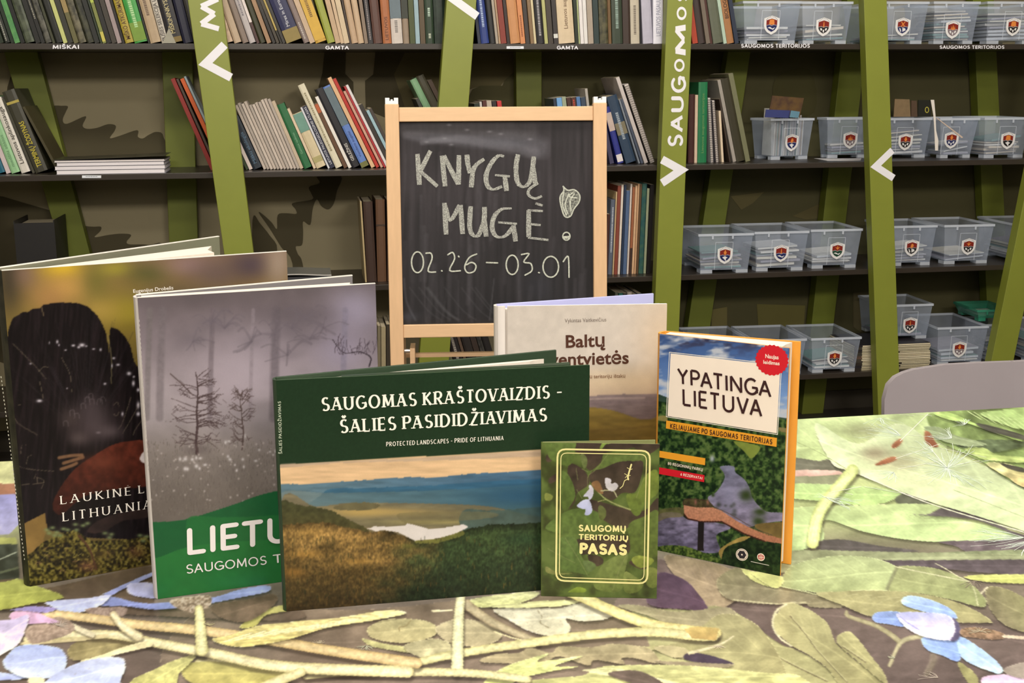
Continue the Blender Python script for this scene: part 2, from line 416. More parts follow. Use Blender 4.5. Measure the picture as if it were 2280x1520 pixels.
    def hairs(s, cx, cy, a0, a1, L, n, c=(240, 240, 235), w=1.6, squash=.45, seed=3, bend=.2):
        rr = random.Random(seed)
        if getattr(s, 'depth', False):
            for _ in range(n):
                a = math.radians(rr.uniform(a0, a1)); l = L*rr.uniform(.45, 1); ex, ey = cx+l*math.cos(a), cy-l*math.sin(a)*squash
                mx, my = (cx+ex)/2+rr.uniform(-1, 1)*l*bend*.5, (cy+ey)/2+rr.uniform(-1, 1)*l*bend*.3
                HAIRS.append((smoothline([(cx, cy), (mx, my), (ex, ey)], 3), c, .55*w*rr.uniform(.6, 1.1)))
            return
        for _ in range(n):
            a = math.radians(rr.uniform(a0, a1)); l = L*rr.uniform(.5, 1)
            ex, ey = cx+l*math.cos(a), cy-l*math.sin(a)*squash
            mx, my = (cx+ex)/2+rr.uniform(-1, 1)*l*bend*.4, (cy+ey)/2+rr.uniform(-1, 1)*l*bend*.25
            s.stroke([(cx, cy), (mx, my), (ex, ey)], w*rr.uniform(.8, 1.3), c, alpha=.8, noise=0)
    def mottle(s, pts, cols, sc=8, seed=1, sy=None, smooth=True, thr=None):
        i = s.inside(smoothline(pts, 6, True) if smooth else pts)
        f = fbm(s.u[i]/sc, s.v[i]/(sy or sc), seed); r = np.argsort(np.argsort(f))/max(1, len(f))
        k = np.clip(r*(len(cols)-1), 0, len(cols)-1.001); a = k.astype(int); t = (k-a)[:, None]
        cc = np.array(cols, float); s.c[i] = cc[a]*(1-t)+cc[a+1]*t
    def dots(s, x0, x1, y0, y1, n, c, r=(1.5, 3.5), seed=2, alpha=.9):
        rr = random.Random(seed)
        for _ in range(n):
            s.soft(rr.uniform(x0, x1), rr.uniform(y0, y1), rr.uniform(*r), rr.uniform(*r), c, alpha)
def grid_mesh(name, o, U, V, nx, ny, paint, material, parent, ys=None, soften=True):
    """flat printed sheet o + s*U + t*V; paint(ink) colours it"""
    a = np.linspace(0, 1, nx); b = np.linspace(0, 1, ny) if ys is None else ys
    ny = len(b)
    A, B_ = np.meshgrid(a, b)
    P = o+A.reshape(-1, 1)*U+B_.reshape(-1, 1)*V
    ink = Ink(P); paint(ink)
    if soften:      # neighbouring dots of ink run together a little
        C3 = ink.c.reshape(ny, nx, 3)
        C3[:, 1:-1] = C3[:, 1:-1]*.7+(C3[:, :-2]+C3[:, 2:])*.15
        C3[1:-1] = C3[1:-1]*.7+(C3[:-2]+C3[2:])*.15
        ink.c = C3.reshape(-1, 3)
    me = bpy.data.meshes.new(name)
    loc = root_loc(parent)
    me.vertices.add(len(P)); me.vertices.foreach_set('co', (P-loc).astype(np.float32).ravel())
    k = np.arange((ny-1)*(nx-1)); r, c = k//(nx-1), k % (nx-1); v0 = r*nx+c
    Q = np.stack([v0, v0+1, v0+nx+1, v0+nx], 1).astype(np.int32)
    me.loops.add(Q.size); me.loops.foreach_set('vertex_index', Q.ravel())
    me.polygons.add(len(Q)); me.polygons.foreach_set('loop_start', np.arange(0, Q.size, 4, dtype=np.int32))
    me.polygons.foreach_set('loop_total', np.full(len(Q), 4, np.int32))
    me.update(calc_edges=True)
    at = me.color_attributes.new('ink', 'FLOAT_COLOR', 'POINT')
    cl = lin(np.clip(ink.c, 0, 255)); at.data.foreach_set('color', np.concatenate([cl, np.ones((len(cl), 1))], 1).astype(np.float32).ravel())
    me.materials.append(material)
    ob = bpy.data.objects.new(name, me); COL.objects.link(ob); ob.parent = parent
    return ob
# ------------------------------------------------------------------ room shell
Y0, YR, YW = 3.90, 4.20, 4.265          # shelf front, rear posts, wall
def struct(mb, name, m, parent=None, **k):
    return tag(mb.build(name, m, parent, **k), kind='structure')
struct(MB().box((-3, -3, -.05), (4.5, YW+.1, 0)), 'floor', mat((70, 64, 56), .5, .15, 6))
struct(MB().box((-3, -3, 2.76), (4.5, YW+.1, 2.82)), 'ceiling', mat((205, 200, 190), .8, .04, 8))
wall_b = struct(MB().box((-3, YW, 0), (4.5, YW+.1, 2.76)), 'wall_back', mat((150, 140, 112), .85, .06, 5))
struct(MB().box((-3.1, -3, 0), (-3, YW, 2.76)), 'wall_left', mat((190, 184, 165), .85, .05, 5))
struct(MB().box((4.5, -3, 0), (4.6, YW, 2.76)), 'wall_right', mat((190, 184, 165), .85, .05, 5))
struct(MB().box((-3, -3.1, 0), (4.5, -3, 2.76)), 'wall_front', mat((190, 184, 165), .85, .05, 5))
struct(MB().box((-3, YW-.012, 0), (4.5, YW, .07)), 'baseboard_back', mat((60, 54, 44), .6))
# painted leaf silhouettes of the mural
MUR = [0]
def mural(pts, c, name='mural_leaf', off=.002, smooth=True, lin_pts=False):
    MUR[0] += 1; off += MUR[0]*.00025
    q = smoothline(pts, 4, True) if smooth else pts
    P = [ony(p, YW-off) for p in q]
    o = MB().prism(P, (0, .0002, 0)).build(name, mat(c, .85, .1, 9), wall_b)
    tag(o, kind='structure')
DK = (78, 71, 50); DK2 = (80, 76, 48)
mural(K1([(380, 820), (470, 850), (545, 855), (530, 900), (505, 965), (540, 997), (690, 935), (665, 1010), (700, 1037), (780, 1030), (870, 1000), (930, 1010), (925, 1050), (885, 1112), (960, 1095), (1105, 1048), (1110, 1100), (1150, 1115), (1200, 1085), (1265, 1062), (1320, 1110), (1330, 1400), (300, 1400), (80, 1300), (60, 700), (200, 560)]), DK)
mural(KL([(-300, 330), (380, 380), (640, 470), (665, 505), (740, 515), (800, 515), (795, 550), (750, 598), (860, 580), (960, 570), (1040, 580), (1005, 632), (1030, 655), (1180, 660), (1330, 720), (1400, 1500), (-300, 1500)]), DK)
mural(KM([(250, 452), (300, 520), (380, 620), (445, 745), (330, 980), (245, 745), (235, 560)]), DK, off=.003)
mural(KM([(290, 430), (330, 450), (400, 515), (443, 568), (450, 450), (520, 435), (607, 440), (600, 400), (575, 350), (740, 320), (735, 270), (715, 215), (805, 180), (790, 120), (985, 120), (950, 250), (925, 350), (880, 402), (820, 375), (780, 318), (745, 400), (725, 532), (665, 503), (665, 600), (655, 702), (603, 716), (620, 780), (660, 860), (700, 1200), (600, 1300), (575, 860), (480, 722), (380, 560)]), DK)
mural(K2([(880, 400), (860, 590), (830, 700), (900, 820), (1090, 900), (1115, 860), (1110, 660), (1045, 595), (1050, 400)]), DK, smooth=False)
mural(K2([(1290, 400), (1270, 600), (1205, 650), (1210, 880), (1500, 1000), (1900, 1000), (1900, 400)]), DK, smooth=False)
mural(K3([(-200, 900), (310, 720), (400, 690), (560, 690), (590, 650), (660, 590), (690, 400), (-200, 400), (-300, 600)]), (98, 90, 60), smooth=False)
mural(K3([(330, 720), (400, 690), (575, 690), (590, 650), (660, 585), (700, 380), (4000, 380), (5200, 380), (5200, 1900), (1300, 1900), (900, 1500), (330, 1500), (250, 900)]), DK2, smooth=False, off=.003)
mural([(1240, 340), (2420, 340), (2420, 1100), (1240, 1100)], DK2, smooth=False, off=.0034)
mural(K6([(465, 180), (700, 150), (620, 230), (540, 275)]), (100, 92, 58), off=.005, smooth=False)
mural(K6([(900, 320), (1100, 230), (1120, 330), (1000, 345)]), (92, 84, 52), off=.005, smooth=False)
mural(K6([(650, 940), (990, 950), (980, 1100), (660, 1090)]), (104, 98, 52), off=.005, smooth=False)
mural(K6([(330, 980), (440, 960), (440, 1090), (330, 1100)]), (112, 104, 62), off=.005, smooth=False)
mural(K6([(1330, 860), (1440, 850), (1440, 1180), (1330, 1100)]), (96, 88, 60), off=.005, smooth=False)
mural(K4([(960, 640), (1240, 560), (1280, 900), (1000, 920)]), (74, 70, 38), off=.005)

# ------------------------------------------------------------------ bookcase
GREEN = mat((128, 135, 50), .42, .07, 14, .5, bump=.15)
GREEN_SHADED = mat((108, 116, 38), .5, .09, 14, .4)  # plank green darkened, the rear planks' shade put into the colour
WOOD_D = mat((50, 43, 37), .34, .14, 30, .5, stretch=(1, 8, 8))
WHITE = mat((232, 230, 236), .5, .03, 30)
bookcase = thing('bookcase', 'long dark shelf unit held by slanting olive green planks along the wall', 'bookcase', (1.0, Y0, 0))
ZS = [ony((700, 97), Y0)[2], ony((470, 384), Y0)[2], ony((1530, 612), Y0)[2], ony((1790, 834), Y0)[2]]
TH = .0175
def post(L, Rr, Yf, dep, m, top=2.05):
    out = []
    for (a, b) in (L, Rr):
        A, B_ = ony(a, Yf), ony(b, Yf)
        for z in (0.0, top):
            t = (z-A[2])/(B_[2]-A[2]); out.append(A+(B_-A)*t)
    lb, lt, rb, rt = out; e = np.array([0, dep, 0])
    return MB().hexa([lb, rb, rb+e, lb+e], [lt, rt, rt+e, lt+e]).build('plank_post', m, bookcase, bevel=.0015)
YP_ = Y0-.042
fp = [(((418, 0), (497, 550)), ((494, 0), (563, 550))), (((994.5, 0), (976.6, 235)), ((1061, 0), (1043, 236))),
      (((1486, 0), (1461, 612)), ((1543, 0), (1516, 640))), (((1923.5, 0), (1955.9, 923)), ((1974.6, 0), (2003, 850))),
      (((2279.7, 448), (2205.5, 814)), ((2331, 448), (2256, 807))), (((-160, 0), (-120, 550)), ((-95, 0), (-55, 550)))]
posts = [post(L, Rr, YP_, .0415, GREEN) for L, Rr in fp]
rp = [(((20, 155), (137.5, 563)), ((93, 155), (198, 556))), (((362, 163), (376, 528)), ((429, 163), (440, 528))),
      (((1149, 155), (1150, 235)), ((1206, 155), (1206, 235))), (((1615, 155), (1532, 724)), ((1664, 163), (1582, 722))),
      (((1871.6, 138), (1808, 715)), ((1925, 138), (1857, 715))), (((2172, 119), (2198, 684)), ((2219, 119), (2247, 684))),
      (((820, 160), (900, 760)), ((872, 160), (952, 760)))]
for L, Rr in rp[:6]: post(L, Rr, YR, .05, GREEN_SHADED)
xL, xR = -1.35, 2.75
for z in [ZS[0]+.375]+ZS+[ZS[3]-.37+.16]:
    if z < .02: continue
    MB().box((xL, Y0, z-TH), (xR, YW-.006, z)).build('shelf_board', WOOD_D, bookcase, bevel=.001)
def on_front(p, yf): return ony(p, yf)
# white arrows and hand cut letters on the planks
yl = YP_-.0008; NF = np.array([0, -1.0, 0])
def arrow(parent, pts, wpx):
    mb = MB(); P = [ony(p, yl) for p in pts]; w = wpx/F*3.95
    ribbon_miter(mb, P, w); return mb.build('arrow_mark', WHITE, parent)
def ribbon_miter(mb, P, w):
    a, b, c = P; d1 = (b-a)/np.linalg.norm(b-a); d2 = (c-b)/np.linalg.norm(c-b)
    n1 = np.cross(NF, d1); n2 = np.cross(NF, d2); m = n1+n2; m /= np.linalg.norm(m); k = w/2/np.dot(m, n1)
    up = np.array([0, 0, 1.0])
    def vcut(p, d, s):   # ends cut along the plank edge
        return p+s
    L = [a+n1*w/2, b+m*k, c+n2*w/2]; Rr = [a-n1*w/2, b-m*k, c-n2*w/2]
    mb.add(L+Rr, [(0, 1, 4, 3), (1, 2, 5, 4)])
arrow(posts[0], K1([(1810, 360), (1655, 515), (1862, 625)]), 17)
arrow(posts[1], K3([(330, -120), (175, -10), (372, 132)]), 17)
arrow(posts[2], K4([(50, 1285), (205, 1370), (50, 1475)]), 18)
arrow(posts[3], K5([(460, 1210), (325, 1340), (470, 1435)]), 16)
mb = MB(); ps = [ony(p, yl) for p in K1([(1755, -8), (1622, 52), (1728, 112), (1622, 192), (1764, 232)])]
ribbon(mb, ps, 10.5/F*3.95, NF, caps=False)
mb.build('painted_letter', WHITE, posts[0])
for ch, y0, y1, xa, xb in (('S', 1186, 1080, 222, 95), ('A', 1068, 925, 226, 112), ('U', 905, 775, 228, 122), ('G', 752, 618, 246, 122), ('O', 585, 468, 236, 145), ('M', 440, 205, 252, 148), ('O', 168, 48, 252, 165), ('S', 18, -90, 262, 165)):
    w, qs = glyph_quads(ch, .22 if ch in 'OU' else .2, jit=0, roundcap=(ch in 'SOGU')); y0 -= 17; y1 += 17; xa -= 11; xb += 11
    mb = MB(); wd = max(w, .3)
    dr = (y0-y1)*.05
    for q in qs:
        P = [ony(K4([(xa-dr+(xb-xa)*py+dr, y0+(y1-y0)*(px/wd))])[0], yl) for px, py in q]
        flat(mb, P, NF)
    mb.build('painted_letter', WHITE, posts[2])
# shelf edge lettering
def edge_text(s, cr, x0, x1, y0, y1, wt=.2, seed=3):
    A, B_, C_ = (ony(p, Y0-.0006) for p in cr([(x0, y1), (x1, y1), (x0, y0)]))
    mb = MB(); set_text(mb, s, A, B_-A, C_-A, wt=wt, gap=.16, jit=.03, seed=seed); mb.build('shelf_lettering', WHITE, bookcase)
edge_text('MIŠKAI', K1, 425, 636, 364, 391, .22)
edge_text('GAMTA', K2, 884, 1074, 371, 396, .22)
edge_text('GAMTA', K3, 1012, 1184, 371, 396, .22)
edge_text('SAUGOMOS TERITORIJOS', K4, 688, 1243, 356, 382, .22)
edge_text('SAUGOMOS TERITORIJOS', K5, 840, 1362, 368, 391, .22)
for cr, pts in ((K3, [(608, 372), (746, 372), (746, 393), (608, 393)]), (K1, [(661, 1413), (815, 1413), (815, 1434), (661, 1434)])):
    P = [ony(p, Y0-.0007) for p in cr(pts)]
    o = MB().prism(P, (0, .0005, 0)).build('paper_tag', mat((225, 228, 235), .6, .03), bookcase)
    a, b = P[3], P[2]; mb = MB()
    for k in range(7):
        s0 = a+(b-a)*(.2+.09*k)+np.array([0, -.0002, (P[0][2]-a[2])*.45]); mb.obox(s0, (b-a)*.06, (0, 0, .002), (0, .0001, 0))
    mb.build('tag_print', mat((110, 112, 125), .6), o)

# ------------------------------------------------------------------ table with the printed top
TX0, TX1, TY0, TY1, TZ = -.78, 1.75, .55, 1.573, .75
table = thing('table', 'large table with a photographic print of leaves, stems and blue flowers', 'table', (.5, 1.06, 0))
MB().box((TX0, TY0, TZ-.024), (TX1, TY1, TZ-.0004)).build('table_top', mat((150, 150, 112), .4, .25, 14, c2=(105, 96, 84)), table, bevel=.002)
for x in (TX0+.06, TX1-.1):
    for y in (TY0+.06, TY1-.1):
        MB().box((x, y, 0), (x+.045, y+.045, TZ-.024)).build('leg', mat((180, 180, 182), .35, .03, metal=.6), table, bevel=.003)
CA = crop(0, 1160, 2.533); CB = crop(800, 1200, 2.533); CC = crop(1500, 1180, 2.923); CD = crop(1700, 800, 3.305)
def paint_table(k):
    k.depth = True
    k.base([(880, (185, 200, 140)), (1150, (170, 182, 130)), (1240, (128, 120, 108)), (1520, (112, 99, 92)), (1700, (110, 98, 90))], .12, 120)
    # far right
    k.fill(CD([(200, 350), (1250, 350), (1250, 900), (600, 830), (200, 740)]), (197, 216, 160), (180, 198, 140), noise=.12, sc=40)
    k.soft(*CD([(900, 700)])[0], 70, 34, (158, 152, 118), .8)
    k.soft(*CD([(760, 520)])[0], 60, 16, (150, 150, 120), .6)
    k.fill(CD([(215, 725), (400, 745), (480, 735), (560, 780), (610, 815), (560, 850), (430, 815), (215, 805)]), (118, 118, 104), noise=.1)
    k.fill(CD([(205, 812), (400, 812), (560, 818), (595, 845), (400, 862), (205, 860)]), (226, 196, 184), (205, 165, 155), smooth=False)
    k.fill(CD([(200, 862), (580, 850), (540, 905), (520, 925), (200, 915)]), (148, 152, 124), smooth=False)
    k.fill(CD([(190, 918), (400, 915), (700, 930), (860, 945), (1035, 985), (930, 1040), (870, 1060), (700, 1072), (400, 1040), (180, 1010)]), (190, 218, 150), (168, 196, 128))
    k.fill(CD([(970, 1020), (1060, 985), (1240, 1052), (1010, 1062)]), (104, 108, 92))
    k.fill(CD([(170, 1120), (430, 1080), (740, 1072), (1100, 1060), (1320, 1085), (1240, 1130), (1440, 1175), (1800, 1255), (1917, 1320), (1500, 1345), (1100, 1330), (750, 1270), (450, 1180), (430, 1340), (170, 1400)]), (192, 212, 152), (172, 196, 140), noise=.12, sc=50)
    k.fill(CD([(1000, 1130), (1200, 1140), (1330, 1087), (1500, 1130), (1640, 1165), (1800, 1250), (1917, 1290), (2300, 1400), (2300, 1450), (1800, 1270), (1600, 1190), (1400, 1160), (1230, 1150)]), (104, 98, 100))
    k.fill(CD([(380, 470), (700, 620), (1000, 470), (1300, 650), (1640, 790), (1917, 950), (2400, 1180), (2400, 1440), (1917, 1262), (1500, 1130), (1240, 1052), (900, 930), (640, 820), (500, 760)]), (204, 218, 176), (188, 204, 158), noise=.1, sc=50)
    k.soft(*CD([(1000, 760)])[0], 60, 22, (176, 172, 140), .75); k.soft(*CD([(1150, 900)])[0], 55, 16, (192, 196, 160), .6)
    k.soft(*CD([(820, 690)])[0], 32, 16, (150, 138, 116), .8)
    k.stroke(CD([(620, 800), (900, 930), (1300, 1085), (1917, 1270)]), 2.2, (225, 232, 200)); k.stroke(CD([(1400, 960), (1917, 1160)]), 1.5, (165, 180, 135))
    k.stroke(CD([(250, 610), (420, 690), (600, 800)]), 1.6, (160, 176, 124))
    # dark green foliage top right
    k.fill(CD([(1220, 400), (1500, 370), (1917, 340), (2400, 320), (2400, 1180), (1917, 940), (1780, 870), (1640, 770), (1500, 700), (1290, 600), (1230, 500)]), (138, 160, 100), (120, 140, 88), noise=.25, sc=26)
    k.fill(CD([(1420, 620), (1600, 590), (1900, 600), (1910, 640), (1700, 680), (1500, 660)]), (98, 112, 84), noise=.3)
    k.fill(CD([(1480, 660), (1620, 650), (1720, 700), (1917, 720), (1917, 760), (1700, 745), (1600, 730)]), (176, 196, 122), noise=.2)
    k.fill(CD([(1250, 395), (1340, 385), (1450, 420), (1560, 470), (1700, 500), (1880, 570), (1890, 600), (1700, 540), (1500, 470), (1350, 440)]), (168, 196, 118), noise=.15)
    k.fill(CD([(1600, 395), (1917, 360), (2300, 340), (2300, 470), (1917, 510), (1780, 480)]), (170, 198, 128), noise=.15)
    k.fill(CD([(1560, 470), (1640, 480), (1830, 530), (1917, 560), (1917, 590), (1780, 560), (1640, 520)]), (92, 92, 84))
    k.fill(CD([(1640, 770), (1760, 760), (1917, 800), (2200, 860), (2200, 1000), (1917, 940), (1800, 870)]), (205, 206, 150), (196, 170, 118), noise=.2)
    k.fill(CD([(1740, 760), (1830, 780), (1917, 800), (1917, 830), (1800, 800)]), (84, 82, 76))
    k.fill(CD([(1180, 500), (1300, 500), (1420, 560), (1640, 620), (1500, 640), (1300, 590)]), (150, 165, 128))
    for j in range(9): k.stroke(CD([(1500+j*50, 380+j*8), (1600+j*55, 440+j*14)]), 1.5, (200, 220, 160))
    # lower right bands
    k.fill(CD([(420, 1335), (600, 1325), (850, 1370), (1140, 1408), (900, 1425), (600, 1420), (400, 1400)]), (98, 94, 94))
    k.fill(CD([(1290, 1340), (1600, 1330), (1917, 1318), (2400, 1340), (2400, 1440), (1917, 1402), (1550, 1425), (1420, 1375)]), (112, 102, 108), noise=.12)
    k.fill(CD([(150, 1415), (420, 1400), (900, 1425), (1300, 1418), (1917, 1398), (2400, 1400), (2400, 1500), (1917, 1478), (1400, 1470), (900, 1470), (500, 1450), (150, 1475)]), (142, 152, 118), noise=.15)
    k.stroke(CD([(655, 815), (560, 930), (470, 1030), (400, 1150), (362, 1345)]), (26, 27), (206, 218, 136), (180, 196, 108))
    for dx in (-22, 2, 24): k.stroke(CD([(640+dx, 840), (470+dx, 1040), (385+dx, 1180), (352+dx, 1335)]), 1.8, (232, 238, 186))
    # pappus hairs and seeds
    WH = (236, 240, 228)
    hr = [((1010, 560), 120, 190, 105, 26), ((1385, 580), 95, 190, 60, 22), ((1350, 800), 20, 185, 130, 34), ((1350, 800), 185, 330, 95, 26), ((1380, 850), -60, -20, 110, 12),
          ((460, 1015), -50, -5, 90, 16), ((460, 1015), 130, 175, 30, 6), ((1917, 1310), 150, 200, 140, 26), ((1980, 1330), 200, 330, 90, 26), ((1480, 480), 60, 200, 30, 16), ((960, 830), 150, 300, 60, 20), ((1250, 680), 100, 200, 70, 14), ((860, 430), 200, 340, 60, 12)]
    for q, a0, a1, L, n in hr: k.hairs(*CD([q])[0], a0, a1, L, n, WH, 1.5, seed=q[0])
    for a, b in (((1210, 400), (1005, 600)), ((970, 730), (1300, 620)), ((1250, 680), (1350, 800)), ((1120, 400), (1240, 415)), ((1040, 555), (1380, 580)), ((990, 805), (1340, 740)), ((810, 890), (1040, 990)), ((480, 980), (720, 935)), ((740, 935), (1040, 988)), ((1380, 780), (1590, 745)), ((1290, 650), (1640, 720)), ((600, 980), (660, 995)), ((1000, 405), (1110, 412))):
        HAIRS.append((CD([a, b]), (244, 246, 234), 1.5))
    for pts in ([(945, 652), (955, 615), (1005, 583), (1022, 600), (990, 640)], [(820, 776), (880, 738), (955, 713), (978, 735), (900, 768)], [(1185, 530), (1225, 538), (1262, 600), (1285, 640), (1240, 642), (1190, 600)]):
        k.fill(CD(pts), (176, 122, 92), (140, 88, 66))
    for q in ((640, 1165), (1255, 330), (1400, 480)): pass
    # ---- near right
    k.fill(CC([(-300, 300), (0, 190), (300, 230), (500, 330), (600, 440), (1100, 480), (2300, 640), (2400, 1100), (-300, 1100)]), (128, 114, 108), (104, 92, 90), noise=.1, sc=60)
    k.fill(CC([(-60, 170), (60, 175), (300, 225), (430, 300), (420, 440), (240, 540), (190, 500), (120, 390), (0, 290)]), (150, 136, 112), noise=.1)
    k.fill(CC([(-120, 290), (0, 300), (110, 390), (190, 500), (215, 540), (60, 520), (-120, 500)]), (98, 82, 88), noise=.1)
    k.fill(CC([(280, 330), (340, 270), (430, 245), (560, 300), (800, 390), (1000, 425), (880, 475), (600, 480), (380, 455), (300, 400)]), (148, 144, 112), (132, 126, 104))
    k.fill(CC([(880, 470), (960, 425), (1100, 440), (1100, 500), (900, 500)]), (140, 134, 108))
    k.fill(CC([(680, 150), (900, 132), (1400, 140), (2400, 170), (2400, 215), (1500, 200), (1000, 175), (760, 255), (690, 270)]), (150, 158, 124), noise=.12)
    k.fill(CC([(1250, 190), (1430, 196), (2280, 190), (2400, 200), (2400, 290), (2000, 275), (1800, 255), (1500, 235)]), (98, 90, 96), noise=.1)
    k.fill(CC([(690, 330), (760, 240), (900, 190), (1090, 166), (1300, 182), (1450, 240), (1420, 320), (1390, 392), (1200, 392), (1000, 412), (860, 395), (700, 365)]), (178, 192, 144), (160, 172, 124), noise=.08, sc=30)
    k.fill(CC([(1450, 242), (1560, 232), (1720, 252), (1900, 320), (1990, 400), (2035, 465), (2000, 500), (1820, 455), (1600, 410), (1390, 392), (1420, 320)]), (164, 172, 126), (140, 148, 104), noise=.08)
    k.stroke(CC([(1455, 240), (1420, 310), (1385, 390)]), 5, (120, 122, 98), soft=1, alpha=.7)
    k.stroke(CC([(690, 365), (860, 400), (960, 418), (1200, 393), (1390, 392)]), 2, (200, 208, 160))
    k.fill(CC([(925, 412), (1080, 398), (1300, 392), (1560, 405), (1800, 455), (1960, 520), (2065, 588), (2040, 602), (1800, 600), (1500, 585), (1280, 560), (1080, 480)]), (172, 170, 126), (150, 146, 108), noise=.1, sc=24)
    for j in range(7): k.stroke(CC([(1050+j*90, 470+j*6), (1120+j*90, 430+j*6), (1200+j*90, 415+j*8)]), 1.5, (186, 184, 142), alpha=.7)
    k.fill(CC([(2045, 372), (2160, 380), (2300, 450), (2400, 520), (2400, 680), (2240, 650), (2120, 590), (2040, 470)]), (156, 154, 114), (118, 112, 92), axis=(*CC([(2280, 450)])[0], *CC([(2060, 600)])[0]))
    k.fill(CC([(1890, 305), (2000, 290), (2280, 286), (2400, 290), (2400, 345), (2200, 345), (2000, 332)]), (202, 208, 130), (176, 184, 106))
    k.fill(CC([(440, 250), (560, 290), (650, 370), (520, 330)]), (196, 200, 132))
    k.fill(CC([(500, 270), (700, 300), (700, 360), (640, 372)]), (204, 208, 138))
    k.stroke(CC([(390, 452), (560, 470), (680, 480), (740, 472), (860, 470)]), 2.6, (190, 186, 150))
    # feathered leaf
    k.fill(CC([(-300, 560), (-60, 512), (120, 520), (250, 492), (350, 512), (440, 555), (560, 640), (680, 720), (780, 770), (900, 830), (1000, 900), (1090, 960), (1150, 1100), (-300, 1100)]), (172, 172, 128), (158, 156, 114), noise=.1, sc=50)
    k.fill(CC([(648, 640), (660, 560), (745, 475), (850, 500), (950, 560), (1010, 620), (1050, 725), (1120, 790), (1230, 880), (1330, 920), (1420, 1100), (1150, 1080), (1000, 900), (860, 800), (770, 752)]), (176, 174, 130), (150, 146, 106), noise=.1, sc=40)
    k.fill(CC([(1058, 730), (1070, 685), (1140, 658), (1200, 708), (1290, 825), (1370, 930), (1380, 1000), (1230, 880)]), (170, 168, 124), (150, 146, 108))
    k.fill(CC([(560, 642), (640, 660), (770, 752), (700, 742)]), (104, 92, 90)); k.fill(CC([(1035, 640), (1060, 650), (1060, 740), (1048, 722)]), (110, 98, 92), smooth=False)
    for pts in ([(430, 740), (620, 800), (780, 880), (1000, 985)], [(760, 560), (860, 680), (950, 800), (1130, 990)], [(1100, 760), (1250, 860)], [(0, 830), (300, 880), (500, 980)]):
        k.stroke(CC(pts), 2.6, (122, 116, 88)); k.stroke([(x, y-3) for x, y in CC(pts)], 2, (192, 190, 148), alpha=.7)
    k.stroke(CC([(735, 480), (665, 530), (645, 620), (690, 700), (765, 752)]), (5, 4), (206, 204, 172), (180, 178, 140), noise=.2)
    k.stroke(CC([(1125, 530), (1140, 560), (1300, 615), (1400, 670), (1465, 720)]), (8, 12), (170, 165, 132), (140, 132, 106))
    k.stroke(CC([(1612, 688), (1500, 715), (1450, 775), (1405, 880)]), (12, 8), (176, 172, 140), (146, 138, 112))
    k.hairs(*CC([(1440, 830)])[0], 120, 240, 18, 18, (190, 186, 160), 1.2, seed=11)
    k.stroke(CC([(1650, 930), (1690, 850), (1690, 820)]), 10, (140, 128, 104), soft=1, alpha=.5)
    # blue flower
    k.fill(CC([(1290, 572), (1310, 540), (1370, 528), (1480, 535), (1510, 600), (1490, 628), (1400, 612), (1320, 600)]), (150, 175, 232), (128, 152, 215))
    k.fill(CC([(1482, 455), (1510, 430), (1580, 428), (1700, 462), (1800, 510), (1842, 555), (1830, 575), (1700, 548), (1560, 510), (1495, 485)]), (172, 200, 245), (136, 162, 222))
    k.fill(CC([(1622, 745), (1618, 700), (1700, 690), (1840, 700), (1872, 780), (1862, 845), (1830, 852), (1740, 812), (1660, 785)]), (150, 178, 236), (132, 160, 224))
    k.fill(CC([(1845, 705), (1890, 700), (1980, 755), (2090, 840), (2142, 905), (2120, 935), (2060, 918), (1960, 880), (1870, 820)]), (160, 192, 245), (186, 212, 250))
    k.fill(CC([(1450, 555), (1500, 532), (1650, 535), (1770, 548), (1830, 590), (1850, 640), (1845, 705), (1760, 716), (1620, 690), (1520, 640)]), (182, 188, 238), (206, 200, 240), noise=.06)
    k.soft(*CC([(1700, 630)])[0], 34, 14, (218, 204, 236), .6)
    k.fill(CC([(1815, 570), (1850, 600), (1866, 660), (1850, 712), (1800, 718), (1835, 650)]), (98, 92, 122))
    k.stroke(CC([(1470, 560), (1520, 600), (1600, 650)]), 2, (150, 150, 214)); k.stroke(CC([(1790, 562), (1822, 600), (1812, 690)]), 3, (236, 230, 246))
    k.fill(CC([(1868, 648), (1960, 632), (2100, 655), (2170, 690), (2100, 712), (1960, 700), (1880, 688)]), (158, 132, 106), (126, 104, 88), noise=.25, sc=6)
    k.stroke(CC([(2150, 690), (2300, 702), (2420, 715)]), 7, (200, 186, 164)); k.hairs(*CC([(1990, 660)])[0], -40, 200, 30, 26, (190, 170, 146), 1.2, seed=5)
    k.fill(CC([(2000, 975), (2050, 945), (2160, 938), (2280, 960), (2300, 1040), (2060, 1050)]), (214, 188, 220)); k.fill(CC([(1850, 860), (1900, 880), (1980, 960), (1960, 1040), (1880, 940)]), (150, 148, 104))
    k.fill(CC([(2150, 900), (2300, 860), (2300, 960), (2180, 940)]), (160, 150, 140))
    k.stroke(CC([(1700, 215), (1760, 245), (1860, 305), (1930, 340), (1960, 400), (1980, 490)]), 1.8, (205, 205, 170)); k.stroke(CC([(1450, 238), (1600, 270), (1850, 320), (1930, 335)]), 1.8, (205, 205, 170))
    k.stroke(CC([(2000, 412), (2040, 372)]), 4, (215, 210, 180)); k.hairs(*CC([(1960, 330)])[0], 200, 360, 40, 22, (150, 140, 130), 1.2, seed=8)
    k.hairs(*CC([(1720, 960)])[0], 120, 200, 50, 10, (190, 176, 160), 1.3, seed=9)
    # ---- centre
    k.fill(CB([(-900, 400), (0, 400), (700, 330), (1250, 310), (1560, 480), (1650, 640), (1700, 900), (-900, 900)]), (140, 126, 108), (124, 110, 100), noise=.12, sc=50)
    k.fill(CB([(1690, 190), (1760, 196), (1850, 240), (1930, 330), (1968, 412), (1850, 395), (1700, 385), (1620, 350), (1640, 250)]), (98, 80, 96), noise=.08)
